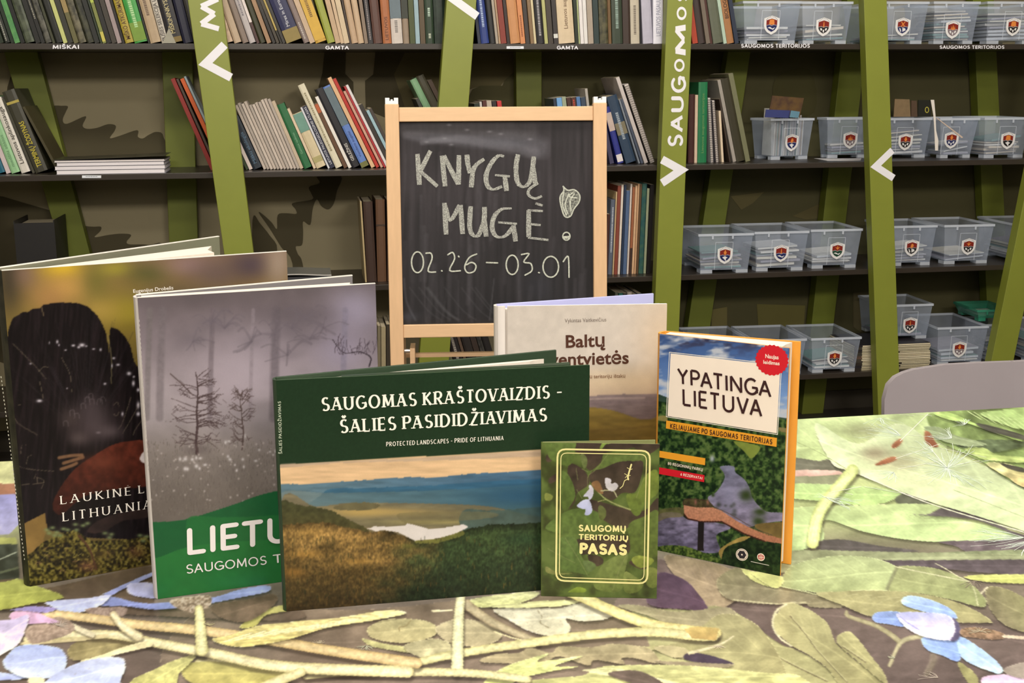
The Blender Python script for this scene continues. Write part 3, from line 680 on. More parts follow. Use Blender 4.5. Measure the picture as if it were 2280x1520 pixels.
    k.fill(CB([(1460, 380), (1560, 370), (1800, 410), (2100, 390), (2100, 560), (1900, 560), (1650, 440)]), (160, 154, 124))
    k.fill(CB([(1500, 610), (1700, 600), (1850, 560), (2050, 420), (2280, 520), (2400, 850), (1900, 850), (2000, 700), (1800, 640)]), (170, 166, 124), (160, 156, 114), noise=.1, sc=40)
    k.fill(CB([(45, 520), (60, 490), (140, 455), (260, 448), (380, 462), (442, 500), (420, 545), (300, 582), (170, 580), (70, 555)]), (190, 184, 140), (174, 166, 124), noise=.1)
    k.stroke(CB([(290, 460), (260, 490), (225, 500), (235, 570)]), 1.6, (150, 136, 96))
    k.fill(CB([(430, 505), (520, 455), (640, 455), (760, 490), (805, 545), (740, 590), (640, 605), (500, 580)]), (188, 180, 146), (170, 160, 128), noise=.1)
    k.fill(CB([(20, 560), (150, 590), (280, 610), (300, 640), (180, 625), (60, 600)]), (196, 194, 138), noise=.15); k.hairs(*CB([(40, 600)])[0], 180, 340, 26, 26, (190, 184, 160), 1.2, seed=13)
    k.fill(CB([(250, 600), (420, 560), (520, 600), (480, 680), (330, 660)]), (186, 180, 142), noise=.15)
    k.fill(CB([(755, 400), (850, 388), (1000, 390), (1140, 386), (1230, 362), (1330, 375), (1440, 418), (1370, 455), (1250, 462), (1165, 448), (1192, 500), (1160, 538), (1060, 544), (950, 515), (850, 460)]), (214, 212, 190), (198, 194, 168), noise=.08)
    k.dots(*[v for v in (1105, 1330, 1345, 1410)], 45, (160, 150, 124), (.8, 1.6), 4, .8)
    k.stroke(CB([(1005, 400), (1030, 440), (1020, 470), (1070, 500)]), 1.5, (150, 140, 112))
    k.fill(CB([(600, 350), (700, 325), (860, 305), (1010, 296), (985, 330), (860, 372), (700, 385), (620, 375)]), (214, 218, 166), (188, 192, 132), noise=.14, sc=10, sy=3)
    k.fill(CB([(720, 380), (900, 360), (1100, 345), (1240, 348), (1150, 375), (900, 388)]), (196, 198, 146), noise=.1)
    k.stroke(CB([(600, 365), (720, 450), (860, 520), (1010, 580)]), (22, 14), (172, 158, 118), (146, 130, 98), noise=.15)
    k.stroke(CB([(1190, 300), (1300, 345), (1420, 400), (1640, 480), (1830, 512), (2010, 530)]), (22, 24), (218, 210, 138), (190, 178, 104), noise=.1)
    k.stroke(CB([(-300, 770), (100, 735), (300, 700), (500, 655), (760, 612), (960, 585), (1300, 540), (1650, 522), (1900, 545), (2000, 545)]), (16, 22), (212, 208, 144), (186, 178, 112), noise=.12)
    k.fill(CB([(1830, 505), (1900, 492), (2030, 502), (2012, 570), (1880, 560)]), (200, 180, 116), (176, 150, 96), noise=.12, smooth=False)
    k.fill(CB([(680, 690), (760, 650), (900, 640), (960, 612), (1080, 640), (1130, 605), (1300, 610), (1420, 590), (1560, 600), (1650, 625), (1690, 700), (1560, 672), (1480, 670), (1490, 705), (1330, 680), (1290, 712), (1130, 660), (1050, 690), (900, 700)]), (178, 168, 134), (158, 146, 116), noise=.12)
    k.fill(CB([(1660, 612), (1760, 600), (1850, 622), (1850, 660), (1760, 664)]), (182, 174, 136)); k.fill(CB([(1850, 642), (1960, 650), (2110, 700), (2000, 704), (1840, 680)]), (82, 72, 88))
    k.stroke(CB([(1860, 642), (1980, 612), (2060, 580), (2112, 545)]), (8, 3), (214, 208, 172), (184, 176, 138), noise=.2); k.hairs(*CB([(2020, 600)])[0], 180, 350, 22, 20, (206, 200, 168), 1.1, seed=15)
    k.fill(CB([(1660, 690), (1800, 690), (2000, 700), (2110, 705), (2050, 725), (1850, 722)]), (150, 140, 116))
    k.fill(CB([(700, 830), (740, 770), (830, 715), (950, 675), (1070, 645), (1010, 690), (1260, 658), (1100, 715), (1235, 718), (1080, 745), (900, 790), (820, 850)]), (208, 214, 150), (188, 194, 120), noise=.14, sc=12, sy=4)
    k.fill(CB([(850, 830), (1000, 790), (1250, 770), (1350, 722), (1600, 708), (1900, 715), (2280, 752), (2500, 780), (2500, 950), (850, 950)]), (198, 200, 142), (172, 170, 112), noise=.16, sc=30, sy=8)
    for j in range(8): k.stroke(CB([(1260+j*20, 740+j*4), (1450+j*50, 730+j*12), (1650+j*60, 790+j*16)]), 2.5, (222, 222, 172), alpha=.8)
    k.fill(CB([(1400, 760), (1560, 740), (1700, 800), (1740, 860), (1600, 830)]), (112, 98, 92))
    k.stroke(CB([(572, 325), (562, 430), (556, 560), (552, 735)]), (19, 27), (220, 220, 172), (186, 184, 132), noise=.2, sc=3)
    k.stroke(CB([(-900, 700), (-400, 720), (0, 748), (400, 748), (700, 760), (950, 790)]), (22, 16), (204, 198, 142), (172, 162, 108), noise=.16, sc=4)
    k.stroke(CB([(410, 405), (520, 400)]), 4, (230, 224, 184)); k.stroke(CB([(760, 520), (860, 555), (930, 570)]), 3, (220, 212, 168))
    # ---- left
    k.fill(CA([(-400, 300), (110, 325), (240, 380), (900, 250), (900, 480), (1620, 480), (1620, 560), (600, 520), (0, 500), (-400, 500)]), (112, 98, 80), (104, 92, 80), noise=.12, sc=40)
    k.fill([(-200, 1025), (30, 1025), (34, 1078), (-200, 1082)], (212, 214, 160), smooth=False, noise=.12); k.fill([(-200, 1078), (34, 1076), (40, 1104), (-200, 1110)], (168, 120, 98), smooth=False)
    k.fill([(-200, 1105), (38, 1100), (44, 1165), (20, 1190), (-200, 1195)], (152, 152, 208), (176, 176, 220), smooth=False)
    k.fill(CA([(-300, 92), (90, 92), (98, 128), (-300, 136)]), (180, 186, 112), smooth=False)
    k.fill(CA([(-300, 136), (98, 128), (112, 322), (-300, 345)]), (84, 92, 84), (62, 68, 62), smooth=False, noise=.2); k.stroke(CA([(0, 215), (90, 175)]), 3, (180, 190, 170)); k.stroke(CA([(0, 290), (100, 262)]), 5, (110, 120, 96))
    k.fill(CA([(-300, 365), (0, 345), (110, 325), (230, 372), (335, 410), (348, 436), (200, 462), (0, 500), (-300, 520)]), (172, 180, 98), (150, 156, 78), noise=.1)
    k.fill(CA([(600, 402), (700, 355), (862, 286), (875, 300), (780, 345), (690, 385), (625, 420), (580, 412)]), (160, 172, 218), (140, 150, 204))
    k.fill(CA([(715, 380), (740, 350), (870, 352), (890, 430), (800, 428), (735, 412)]), (190, 194, 232), (172, 178, 222))
    k.fill(CA([(560, 475), (620, 425), (760, 455), (900, 462), (1190, 432), (1350, 385), (1505, 362), (1515, 395), (1380, 425), (1150, 468), (900, 498), (700, 478)]), (150, 164, 216), (130, 142, 198))
    k.fill(CA([(255, 458), (380, 440), (500, 432), (622, 415), (560, 478), (420, 520), (330, 505), (290, 480)]), (200, 206, 240), (172, 184, 228))
    k.mottle(CA([(955, 450), (1060, 425), (1180, 420), (1188, 470), (1110, 515), (1010, 495)]), [(120, 104, 90), (170, 150, 130), (196, 184, 170)], 4, 3)
    k.mottle(CA([(480, 498), (600, 485), (712, 488), (690, 535), (560, 545)]), [(136, 118, 108), (176, 158, 146)], 4, 4)
    k.fill(CA([(1350, 600), (1420, 540), (1520, 490), (1640, 468), (1640, 500), (1500, 530), (1440, 590)]), (200, 198, 126), (176, 172, 98))
    k.fill(CA([(1200, 470), (1400, 440), (1540, 410), (1560, 455), (1450, 540), (1350, 570), (1220, 530)]), (116, 100, 84), noise=.1)
    k.stroke(CA([(260, 520), (500, 545), (800, 585), (1100, 612), (1500, 668), (1900, 735), (2350, 800)]), (18, 24), (206, 180, 120), (178, 150, 92), noise=.08)
    k.hairs(*CA([(1180, 590)])[0], 30, 150, 18, 26, (190, 170, 140), 1, seed=21); k.hairs(*CA([(1800, 690)])[0], 20, 160, 20, 22, (190, 176, 150), 1, seed=22)
    k.fill(CA([(380, 740), (430, 680), (560, 660), (820, 680), (620, 740), (430, 785)]), (150, 140, 100), noise=.12)
    k.fill(CA([(1025, 835), (1090, 795), (1250, 792), (1450, 810), (1640, 870), (1560, 930), (1200, 940), (1060, 900)]), (190, 184, 116), (172, 164, 98), noise=.1)
    k.fill(CA([(740, 900), (860, 840), (980, 785), (1110, 750), (1060, 810), (1010, 860), (970, 940), (740, 980)]), (204, 202, 138), (180, 178, 110), noise=.12, sc=8)
    k.fill(CA([(1195, 665), (1300, 640), (1450, 590), (1640, 568), (1900, 545), (2180, 500), (2290, 520), (2100, 560), (1850, 600), (1620, 668), (1400, 706), (1280, 700)]), (230, 220, 158), (196, 184, 116), noise=.2, sc=16, sy=3)
    for j in range(9): k.stroke(CA([(1260+j*70, 680-j*10), (1420+j*75, 630-j*10)]), 2.4, (244, 238, 200), alpha=.8)
    k.stroke(CA([(150, 665), (400, 640), (640, 640), (900, 690), (1200, 745), (1600, 820), (2300, 848)]), (15, 26), (220, 212, 160), (184, 172, 112), noise=.18, sc=4)
    k.stroke(CA([(120, 690), (400, 670), (600, 645)]), (6, 9), (206, 194, 150)); k.stroke(CA([(640, 525), (690, 590), (780, 650)]), (14, 20), (216, 206, 160), (186, 172, 124), noise=.18, sc=4)
    k.stroke(CA([(1122, 495), (1130, 600), (1138, 725)]), (18, 28), (216, 212, 150), (184, 176, 110), noise=.2, sc=3)
    k.stroke(CA([(410, 590), (450, 610), (520, 640)]), 12, (206, 196, 156)); k.stroke(CA([(840, 690), (680, 730), (560, 770), (460, 790)]), (16, 6), (214, 204, 146)); k.stroke(CA([(1700, 850), (1580, 895), (1440, 960)]), (20, 24), (208, 200, 142), (176, 166, 106), noise=.15)
    k.mottle(CA([(150, 600), (330, 540), (420, 590), (380, 640), (200, 690), (150, 660)]), [(150, 132, 118), (186, 166, 150)], 5, 6); k.hairs(*CA([(330, 590)])[0], -60, 140, 30, 30, (200, 184, 168), 1.1, seed=23)
    k.fill(CA([(55, 525), (110, 500), (200, 505), (260, 535), (335, 570), (240, 575), (150, 578), (70, 560)]), (226, 186, 218), (204, 168, 208))
    k.fill(CA([(60, 500), (180, 480), (320, 490), (260, 515), (150, 505)]), (158, 148, 206))
    k.fill(CA([(-200, 600), (0, 560), (80, 552), (162, 528), (140, 620), (105, 690), (50, 730), (-60, 780), (-200, 780)]), (206, 196, 238), (216, 204, 236))
    k.fill(CA([(-200, 855), (-20, 850), (160, 878), (60, 895), (-200, 900)]), (170, 182, 234))
    k.fill(CA([(15, 800), (50, 745), (100, 705), (190, 694), (290, 705), (350, 725), (378, 785), (345, 860), (250, 886), (150, 884), (60, 850)]), (168, 184, 234), (190, 200, 238), noise=.05)
    k.fill(CA([(250, 912), (330, 850), (450, 795), (580, 768), (690, 772), (706, 830), (680, 890), (640, 960), (260, 960)]), (196, 206, 240), (176, 188, 232), noise=.05)
    k.fill(CA([(160, 885), (250, 888), (230, 960), (180, 960)]), (230, 222, 180)); k.dots(0, 250, 1340, 1520, 30, (160, 140, 128), (1, 2), 6, .5)
    f = fbm(k.u/3.2, k.v/2.2, 91)[:, None]; g = fbm(k.u/46+k.v/30, k.v/12, 93)[:, None]; k.c *= (.93+.14*f)*(.9+.2*g)
    lum = k.c.mean(1)[:, None]; k.c = k.c*.85+lum*.15; k.c = np.clip((k.c-118)*1.2+117, 20, 246)
nrow = 400; s_ = np.linspace(0, 1, nrow); ya, yb = .785, TY1
yy = 1/((1-s_)/ya+s_/yb); ys_ = (yy-ya)/(yb-ya)
TO = np.array([-.52, ya, TZ])
PT = print_mat('table_print', rough=.3, spec=.3, gain=.94, grain=.05, scale=300)
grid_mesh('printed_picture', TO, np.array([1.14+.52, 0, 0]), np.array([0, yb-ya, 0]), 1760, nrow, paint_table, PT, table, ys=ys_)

hm = {}
for pts, c, w in HAIRS:
    mb = hm.setdefault(tuple(int(v/12)*12 for v in c), MB())
    P = [onz(p, TZ+.0004) for p in pts]
    if all(TX0 < p[0] < TX1 and TY0 < p[1] < TY1 for p in P): ribbon(mb, P, w*.00072, np.array([0, 0, 1.0]), caps=False)
for c, mb in hm.items():
    if mb.f: tag(mb.build('printed_hairs', mat(c, .4, .04, 40), table), kind='stuff')

# ------------------------------------------------------------------ chair
cx0 = ony((1969, 924), 1.79); CH = 1.79
chair = thing('chair', 'grey plastic shell chair pushed up behind the printed table', 'chair', (cx0[0]+.24, CH-.18, 0))
half = [ony(p, CH) for p in [(1968, 960), (1969, 924), (1972, 891), (1984, 860), (2002, 844), (2024, 835), (2048, 829), (2123, 820), (2200, 817), (2280, 814.5)]]
xc = cx0[0]+.24
prof = [(p[0], p[2]) for p in half]+[(xc, half[-1][2]+.0006)]
prof = prof+[(2*xc-x, z) for x, z in prof[-2::-1]]
mb = MB(); n = len(prof); zb = .5
rows = 7; outer = []
def cy(x, z): return CH+.03-.02*((x-xc)/.24)**2+(z-.75)*.16
for face, dy in ((0, 0), (1, .011)):
    for j in range(rows+1):
        t = j/rows
        for (x, z) in prof:
            X = xc+(x-xc)*(1-.06*t); Z = z*(1-t)+zb*t; outer.append((X, cy(X, Z)+dy, Z))
for j in range(rows):
    for i in range(n-1):
        a = j*n+i; b = a+n; mb_f = (a, a+1, b+1, b); mb.f.append(mb_f); mb.m.append(0)
        k_ = (rows+1)*n; mb.f.append(tuple(k_+q for q in mb_f[::-1])); mb.m.append(0)
for i in range(n-1): k_ = (rows+1)*n; mb.f.append((i+1, i, k_+i, k_+i+1)); mb.m.append(0)
for i in (0, n-1):
    for j in range(rows): a = j*n+i; k_ = (rows+1)*n; mb.f.append((a, a+n, a+n+k_, a+k_)); mb.m.append(0)
mb.v = outer
CHM = mat((150, 142, 146), .45, .04, 20)
mb.build('backrest', CHM, chair, smooth=True)
mb = MB(); zz = .45
ring = [(xc+.235*math.cos(a)*(1 if math.sin(a) > 0 else .95), CH-.2+.2*math.sin(a)) for a in np.linspace(0, 2*math.pi, 25)[:-1]]
mb.prism([(x, y, zz-.006) for x, y in ring], (0, 0, .014)); mb.obox((xc-.2, CH-.02, zz), (.4, 0, 0), (0, .035, .06), (0, .01, 0)); mb.build('seat', CHM, chair, bevel=.004)
for sx in (-1, 1):
    for sy in (-1, 1):
        MB().tube([(xc+sx*.15, CH-.2+sy*.13, zz-.006), (xc+sx*.23, CH-.2+sy*.22, 0)], [.012, .009]).build('leg', mat((190, 190, 192), .3, .03, metal=.7), chair, smooth=True)

# ------------------------------------------------------------------ easel with the chalkboard
yaw = math.radians(-6.3); lean = math.radians(5.0)
EU = np.array([math.cos(yaw), math.sin(yaw), 0]); bk = np.array([-EU[1], EU[0], 0])
EV = math.cos(lean)*np.array([0, 0, 1.0])+math.sin(lean)*bk; EN = np.cross(EU, EV)  # EN faces the camera
EO = ony((857, 238), 2.5)
def E(p): q = onpl(p, EO, EN)-EO; return np.array([q@EU, q@EV])
def EP(s, t, d=0): return EO+EU*s+EV*t+EN*d
sL1 = E((888, 240))[0]; sR0 = E((1320, 240))[0]; sR1 = E((1350, 240))[0]
tTop = E((857, 232))[1]; tA, tB = E((1100, 238))[1], E((1100, 270))[1]; tC, tD = E((1000, 721))[1], E((1000, 750))[1]
tFloor = -(EO[2])/EV[2]
PINE = mat((212, 174, 134), .5, .1, 18, .4, stretch=(9, 9, .8), name='pine_wood'); PINE_H = mat((214, 177, 138), .5, .1, 18, .4, stretch=(.8, 9, 9), name='pine_rail')
easel = thing('chalkboard_easel', 'wooden standing easel with a black chalkboard chalked with a date range', 'easel', EP((sL1+sR0)/2, tFloor))
def bar(name, s0, s1, t0, t1, d0=-.012, d1=.008, m=PINE, par=easel):
    return MB().obox(EP(s0, t0, d0), EU*(s1-s0), EV*(t1-t0), EN*(d1-d0)).build(name, m, par, bevel=.0015)
bar('leg', 0, sL1, tFloor+.004, tTop); bar('leg', sR0, sR1, tFloor+.004, tTop)
bar('top_rail', sL1, sR0, tB, tA, -.010, .005, PINE_H); bar('bottom_rail', sL1, sR0, tD, tC, -.010, .005, PINE_H)
for s0, s1 in ((.001, sL1-.001), (sR0+.001, sR1-.001)):
    capm = MB(); w3 = (s1-s0)/5
    capm.obox(EP(s0, tTop, -.011), EU*(s1-s0), EV*.006, EN*.018); capm.obox(EP(s0, tTop+.006, -.011), EU*w3*1.6, EV*.006, EN*.018)
    capm.obox(EP(s1-w3*1.6, tTop+.006, -.011), EU*w3*1.6, EV*.006, EN*.018); capm.obox(EP(s0+w3*2.1, tTop+.006, -.011), EU*w3*.8, EV*.003, EN*.018)
    capm.build('plastic_cap', mat((225, 224, 226), .4, .02), easel)
# rear frame, hinged at the top
RV = math.cos(math.radians(14))*np.array([0, 0, 1.0])-math.sin(math.radians(14))*bk
for s0, s1 in ((.001, sL1-.001), (sR0+.001, sR1-.001)):
    top = EP(s0, tTop-.02, -.0135); L = top[2]/RV[2]
    MB().obox(top-RV*L, EU*(s1-s0), RV*L, bk*.018).build('rear_leg', PINE, easel, bevel=.0015)
tray = E((905, 803))[1]
o = MB().obox(EP(sL1+.002, tray-.004, -.10), EU*(sR0-sL1-.004), EV*.008, EN*.02).build('tray_bar', PINE_H, easel)
MB().obox(EP(sL1+.012, tray-.01, -.012), EU*.010, EV*.034, -EN*.09).build('tray_bracket', PINE_H, easel)
MB().tube([EP(sL1, tray+.017, -.03), EP(sL1+.016, tray+.017, -.03)], .004).build('hinge_bolt', mat((205, 200, 196), .3, .03, metal=.6), easel)
bO = EP(sL1, tC, -.003); bU = EU*(sR0-sL1); bV = EV*(tB-tC)
MB().obox(bO-EN*.004, bU, bV, EN*.0038).build('board_panel', mat((52, 49, 52), .6), easel)
def paint_board(k):
    k.base([(270, (54, 50, 54)), (420, (62, 57, 61)), (600, (50, 47, 50)), (720, (44, 42, 45))], .1, 70)
    rr = random.Random(5)
    k.c *= (1+.16*(fbm(k.u/9, k.v/160, 9)[:, None]*2-1)*2)
    for _ in range(46):
        x = rr.uniform(900, 1310); y = rr.uniform(330, 640); dx = rr.uniform(-14, 8); L = rr.uniform(60, 200)
        k.stroke([(x, y), (x+dx*.4, y+L*.5), (x+dx, min(y+L, 716))], rr.uniform(2, 7), (96, 92, 98), alpha=rr.uniform(.12, .35), soft=1.2, noise=.2)
    for _ in range(10):
        x = rr.uniform(950, 1100); k.stroke([(x-40, 640), (x, 690), (x+30, 712)], 2, (104, 104, 108), alpha=.3, soft=1)
    k.stroke([(905, 300), (980, 306), (1060, 312), (1150, 312), (1200, 330)], (10, 26), (128, 126, 136), alpha=.5, soft=1.6); k.stroke([(940, 318), (1010, 308), (1080, 318), (1190, 340)], (6, 14), (150, 148, 158), alpha=.35, soft=1.6); k.stroke([(900, 290), (1000, 282), (1180, 292)], (14, 20), (104, 100, 104), alpha=.4, soft=1.6); k.soft(985, 312, 50, 7, (146, 144, 154), .5); k.soft(1130, 318, 60, 10, (112, 112, 122), .5)
    k.soft(1010, 288, 90, 10, (92, 88, 92), .4)
    for cx, cy_ in ((950, 316), (990, 308), (1090, 293), (1040, 289), (1005, 322), (1180, 310), (1000, 278), (1115, 298)): k.soft(cx, cy_, 5, 2, (170, 168, 176), .7)
    k.soft(905, 705, 30, 10, (88, 90, 102), .5); k.soft(1200, 640, 40, 50, (68, 70, 82), .4)
    k.stroke([(900, 620), (905, 670), (925, 712)], 3, (110, 110, 118), alpha=.4, soft=1); k.stroke([(1100, 620), (1095, 670), (1090, 712)], 2, (116, 116, 122), alpha=.4, soft=1)
grid_mesh('chalk_surface', bO+EN*.0002, bU, bV, 250, 260, paint_board, print_mat('board_dust', .65, .25, .6, .08, 200), easel)
CHK = mat((182, 183, 174), .9, .1, 520, .1, c2=(116, 114, 112), name='chalk'); CHK2 = mat((205, 208, 194), .9, .1, 500, .1, c2=(165, 166, 156), name='chalk_fine')
mb = MB()
def chalk(mb, lines, w, off=.0008, thin=None):
    """chalk strokes; with thin given the stick is held flat, so upright strokes are broad and level ones narrow"""
    k = 1/3.454/F*2.55
    for ln in lines:
        q = smoothline(ln, 4) if len(ln) > 2 else [np.array(ln[0], float)*(1-t)+np.array(ln[1], float)*t for t in np.linspace(0, 1, 4)]
        P = [onpl(p, bO+EN*off, EN) for p in KB([tuple(a) for a in q])]
        if thin is None: ribbon(mb, P, w*k, EN); continue
        ws = []
        for i in range(len(P)):
            d = np.array(q[min(i+1, len(q)-1)])-np.array(q[max(i-1, 0)]); L = math.hypot(*d) or 1
            ws.append((thin+(w-thin)*abs(d[1]/L)**1.2)*k*(.92+.16*((i*37) % 5)/4))
        for i in range(len(P)-1):       # flat cut ends, the joints lapped
            d = (P[i+1]-P[i]); e = d/np.linalg.norm(d)*thin*k*.4
            ribbon(mb, [P[i]-(e if i else 0), P[i+1]+(e if i < len(P)-2 else 0)], [ws[i], ws[i+1]], EN, caps=False)
big = [[(275, 492), (290, 730)], [(375, 468), (300, 618)], [(300, 628), (428, 742)], [(463, 505), (487, 742)], [(478, 505), (588, 726)], [(594, 502), (590, 728)],
       [(655, 498), (662, 570), (680, 640)], [(788, 532), (710, 600), (688, 750)], [(940, 512), (895, 508), (838, 570), (802, 660), (815, 740), (860, 765), (925, 742)], [(870, 655), (985, 665)], [(945, 655), (960, 778)],
       [(1048, 496), (1032, 600), (1045, 710), (1092, 745), (1145, 690), (1170, 512)], [(1165, 600), (1180, 720)],
       [(482, 868), (495, 1112)], [(487, 890), (525, 1005), (600, 886)], [(606, 885), (622, 1108)], [(684, 895), (676, 1050), (700, 1115), (745, 1115), (786, 1000), (790, 900)], [(790, 1000), (803, 1128)],
       [(1000, 912), (920, 918), (862, 980), (850, 1070), (885, 1128), (950, 1122), (1005, 1060)], [(1012, 1040), (1030, 1165)], [(1130, 925), (1130, 1132)]]
chalk(mb, big, 36, thin=15)
chalk(mb, [[(895, 1018), (1040, 1030)], [(1122, 925), (1240, 932)], [(1128, 1030), (1222, 1040)], [(1125, 1136), (1282, 1154)], [(1182, 872), (1238, 890)], [(1203, 716), (1136, 762), (1130, 808), (1178, 835), (1232, 816)]], 22, thin=16)
mb.build('chalk_words', CHK, easel)
mb = MB()
chalk(mb, [arc(275, 1325, 46, 80, 0, 360, 16), [(340, 1256), (378, 1256), (386, 1300), (356, 1392), (414, 1400)], [(460, 1390), (464, 1392)], [(508, 1268), (545, 1250), (560, 1300), (522, 1388), (604, 1390)], [(590, 1278), (594, 1284)],
           [(730, 1262), (672, 1290), (638, 1360), (660, 1405), (710, 1395), (724, 1350), (692, 1326), (652, 1344)], [(805, 1327), (890, 1330)], arc(1003, 1345, 46, 74, 0, 360, 16), [(1075, 1266), (1132, 1260), (1092, 1322), (1146, 1335), (1154, 1390), (1102, 1424)], [(1206, 1404), (1212, 1406)], arc(1300, 1360, 60, 80, 0, 360, 16), [(1396, 1320), (1434, 1282), (1440, 1440)]], 11, .0009)
mb.build('chalk_dates', CHK2, easel)
mb = MB()
out = [(1395, 742), (1400, 775), (1372, 820), (1376, 880), (1405, 970), (1450, 972), (1478, 915), (1518, 860), (1520, 805), (1480, 768), (1430, 772)]
P = [onpl(tuple(p), bO+EN*.0006, EN) for p in KB([tuple(a) for a in smoothline(out, 3, True)])]
mb.add(P, [tuple(range(len(P)))]); mb.build('chalk_balloon', mat((150, 152, 142), .9, .1, 300, .1, c2=(84, 84, 82), name='chalk_smudge'), easel)
mb = MB(); chalk(mb, [out+[out[0]], [(1400, 780), (1390, 880), (1420, 960)], [(1440, 800), (1410, 880), (1430, 950)], [(1480, 800), (1450, 850), (1455, 930)], [(1500, 830), (1440, 820), (1470, 790)], ], 10, .001)
mb.build('chalk_outline', CHK2, easel)
mb = MB(); chalk(mb, [arc(1420, 1125, 28, 30, 0, 360, 12), [(1398, 1130), (1440, 1126)], [(1402, 1140), (1438, 1138)]], 10, .001)
mb.build('chalk_dot', CHK2, easel)
# ------------------------------------------------------------------ books standing on the table
CC7 = crop(300, 600, 2.054); C6 = crop(0, 600, 2.054); CG = crop(600, 760, 2.451); CN = crop(1180, 950, 3.8); CBL = crop(1080, 640, 4.222); CY = crop(1440, 710, 2.576)
TZ2 = TZ+.0002
PAGE = mat((220, 210, 198), .7, .05, 260, .2, stretch=(1, 1, .02)); PAGEE = mat((222, 212, 200), .7, .08, 400, .2)
RIMW = mat((226, 222, 214), .5, .03, 60)
class Book:
    def __init__(s, name, label, a, b, h, back, ts, board, edge, pages=None, group=None, tb=.0026, spine=None, bulge=.004, cut=.004, start=0.0, rim=None):
        s.a = np.array([a[0], a[1], TZ2]); b = np.array([b[0], b[1], TZ2]); s.w = np.linalg.norm(b-s.a)
        s.U = (b-s.a)/s.w; s.Z = np.array([0, 0, 1.0]); s.N = np.cross(s.U, s.Z); s.h = h
        s.t = thing(name, label, 'book', s.a, group)
        s.front = MB().obox(s.a+s.U*start, s.U*(s.w-start), s.Z*h, -s.N*tb).build('front_cover', edge, s.t, bevel=.0004)
        sp = s.a-s.N*ts
        bd = np.array([back[0], back[1], TZ2]); ub = bd-sp; s.bw = np.linalg.norm(ub[:2]); ub = ub/np.linalg.norm(ub); nb = np.cross(ub, s.Z)
        s.back = MB().obox(sp, ub*s.bw, s.Z*h, -nb*tb).build('back_cover', board, s.t, bevel=.0004)
        if rim: MB().obox(sp+s.Z*(h-.0003), ub*s.bw, s.Z*.0009, -nb*tb).build('cover_edge', rim, s.t); MB().obox(s.a+s.U*start+s.Z*(h-.0003)+s.N*.0002, s.U*(s.w-start), s.Z*.0009, -s.N*tb).build('cover_edge', rim, s.t)
        n = 8; out = []; inn = []
        for k in range(n+1):
            t = k/n; c = s.a*(1-t)+(sp-nb*tb*.5)*t; o = -s.U*bulge*math.sin(math.pi*t)**.6
            out.append(c+o); inn.append(c+o*.55+s.U*.0012)
        mb = MB()
        for k in range(n): mb.hexa([out[k], out[k+1], inn[k+1], inn[k]], [p+s.Z*h for p in (out[k], out[k+1], inn[k+1], inn[k])])
        s.spine = mb.build('spine', spine or board, s.t)
        if pages:
            f0, f1, g0, g1, bow = pages       # reach along the front board, reach along the back board, share of the opening
            q0 = s.a+s.U*(.004)-s.N*(tb+.0006); q1 = s.a+s.U*f1-s.N*(tb+.0006)-s.N*f0
            r0 = sp+ub*.004+nb*.0006; r1 = sp+ub*g1+nb*g0
            m_ = (q1+r1)/2+(q1-s.a)/np.linalg.norm(q1-s.a)*(-bow)
            P = [q0, q1, m_, r1, r0]
            MB().prism([p+s.Z*.004 for p in P], (0, 0, h-.004-cut)).build('page_block', PAGE, s.t)
        s.ms = {}
    def picture(s, nx, ny, paint, m, start=0.0, name='cover_picture'):
        o = grid_mesh(name, s.a+s.N*.0003+s.U*start, s.U*(s.w-start), s.Z*s.h, nx, ny, paint, m, s.t)
        o.parent = s.front; return o
    def pt(s, p, off=.0007): return onpl(p, s.a+s.N*off, s.N)
    def text(s, txt, BL, BR, TL, m, font=False, name='lettering', bold=0.0, **k):
        A, B_, C_ = s.pt(BL), s.pt(BR), s.pt(TL); mb = MB()
        V = C_-A
        if font: font_text(mb, txt, A, B_-A, V, bold)
        else: set_text(mb, txt, A, B_-A, V, **k)
        return mb.build(name, m, s.front)
    def patch(s, pts, m, off=.0005, name='printed_panel', smooth=False):
        q = smoothline(pts, 4, True) if smooth else pts
        mb = MB(); flat(mb, [s.pt(tuple(p), off) for p in q], s.N); return mb.build(name, m, s.front)
    def line(s, pts, wpx, m, off=.0006, name='printed_line', closed=False):
        P = [s.pt(tuple(p), off) for p in pts]
        if closed: P.append(P[0])
        mb = MB(); ribbon(mb, P, wpx*np.linalg.norm(s.a-CAM)/F, s.N); return mb.build(name, m, s.front)
PRINT = print_mat('cover_print', .36, .22, .84, .05, 900)
INKW = mat((238, 232, 222), .45, .02, 50); INKD = mat((48, 34, 30), .5, .03, 50)

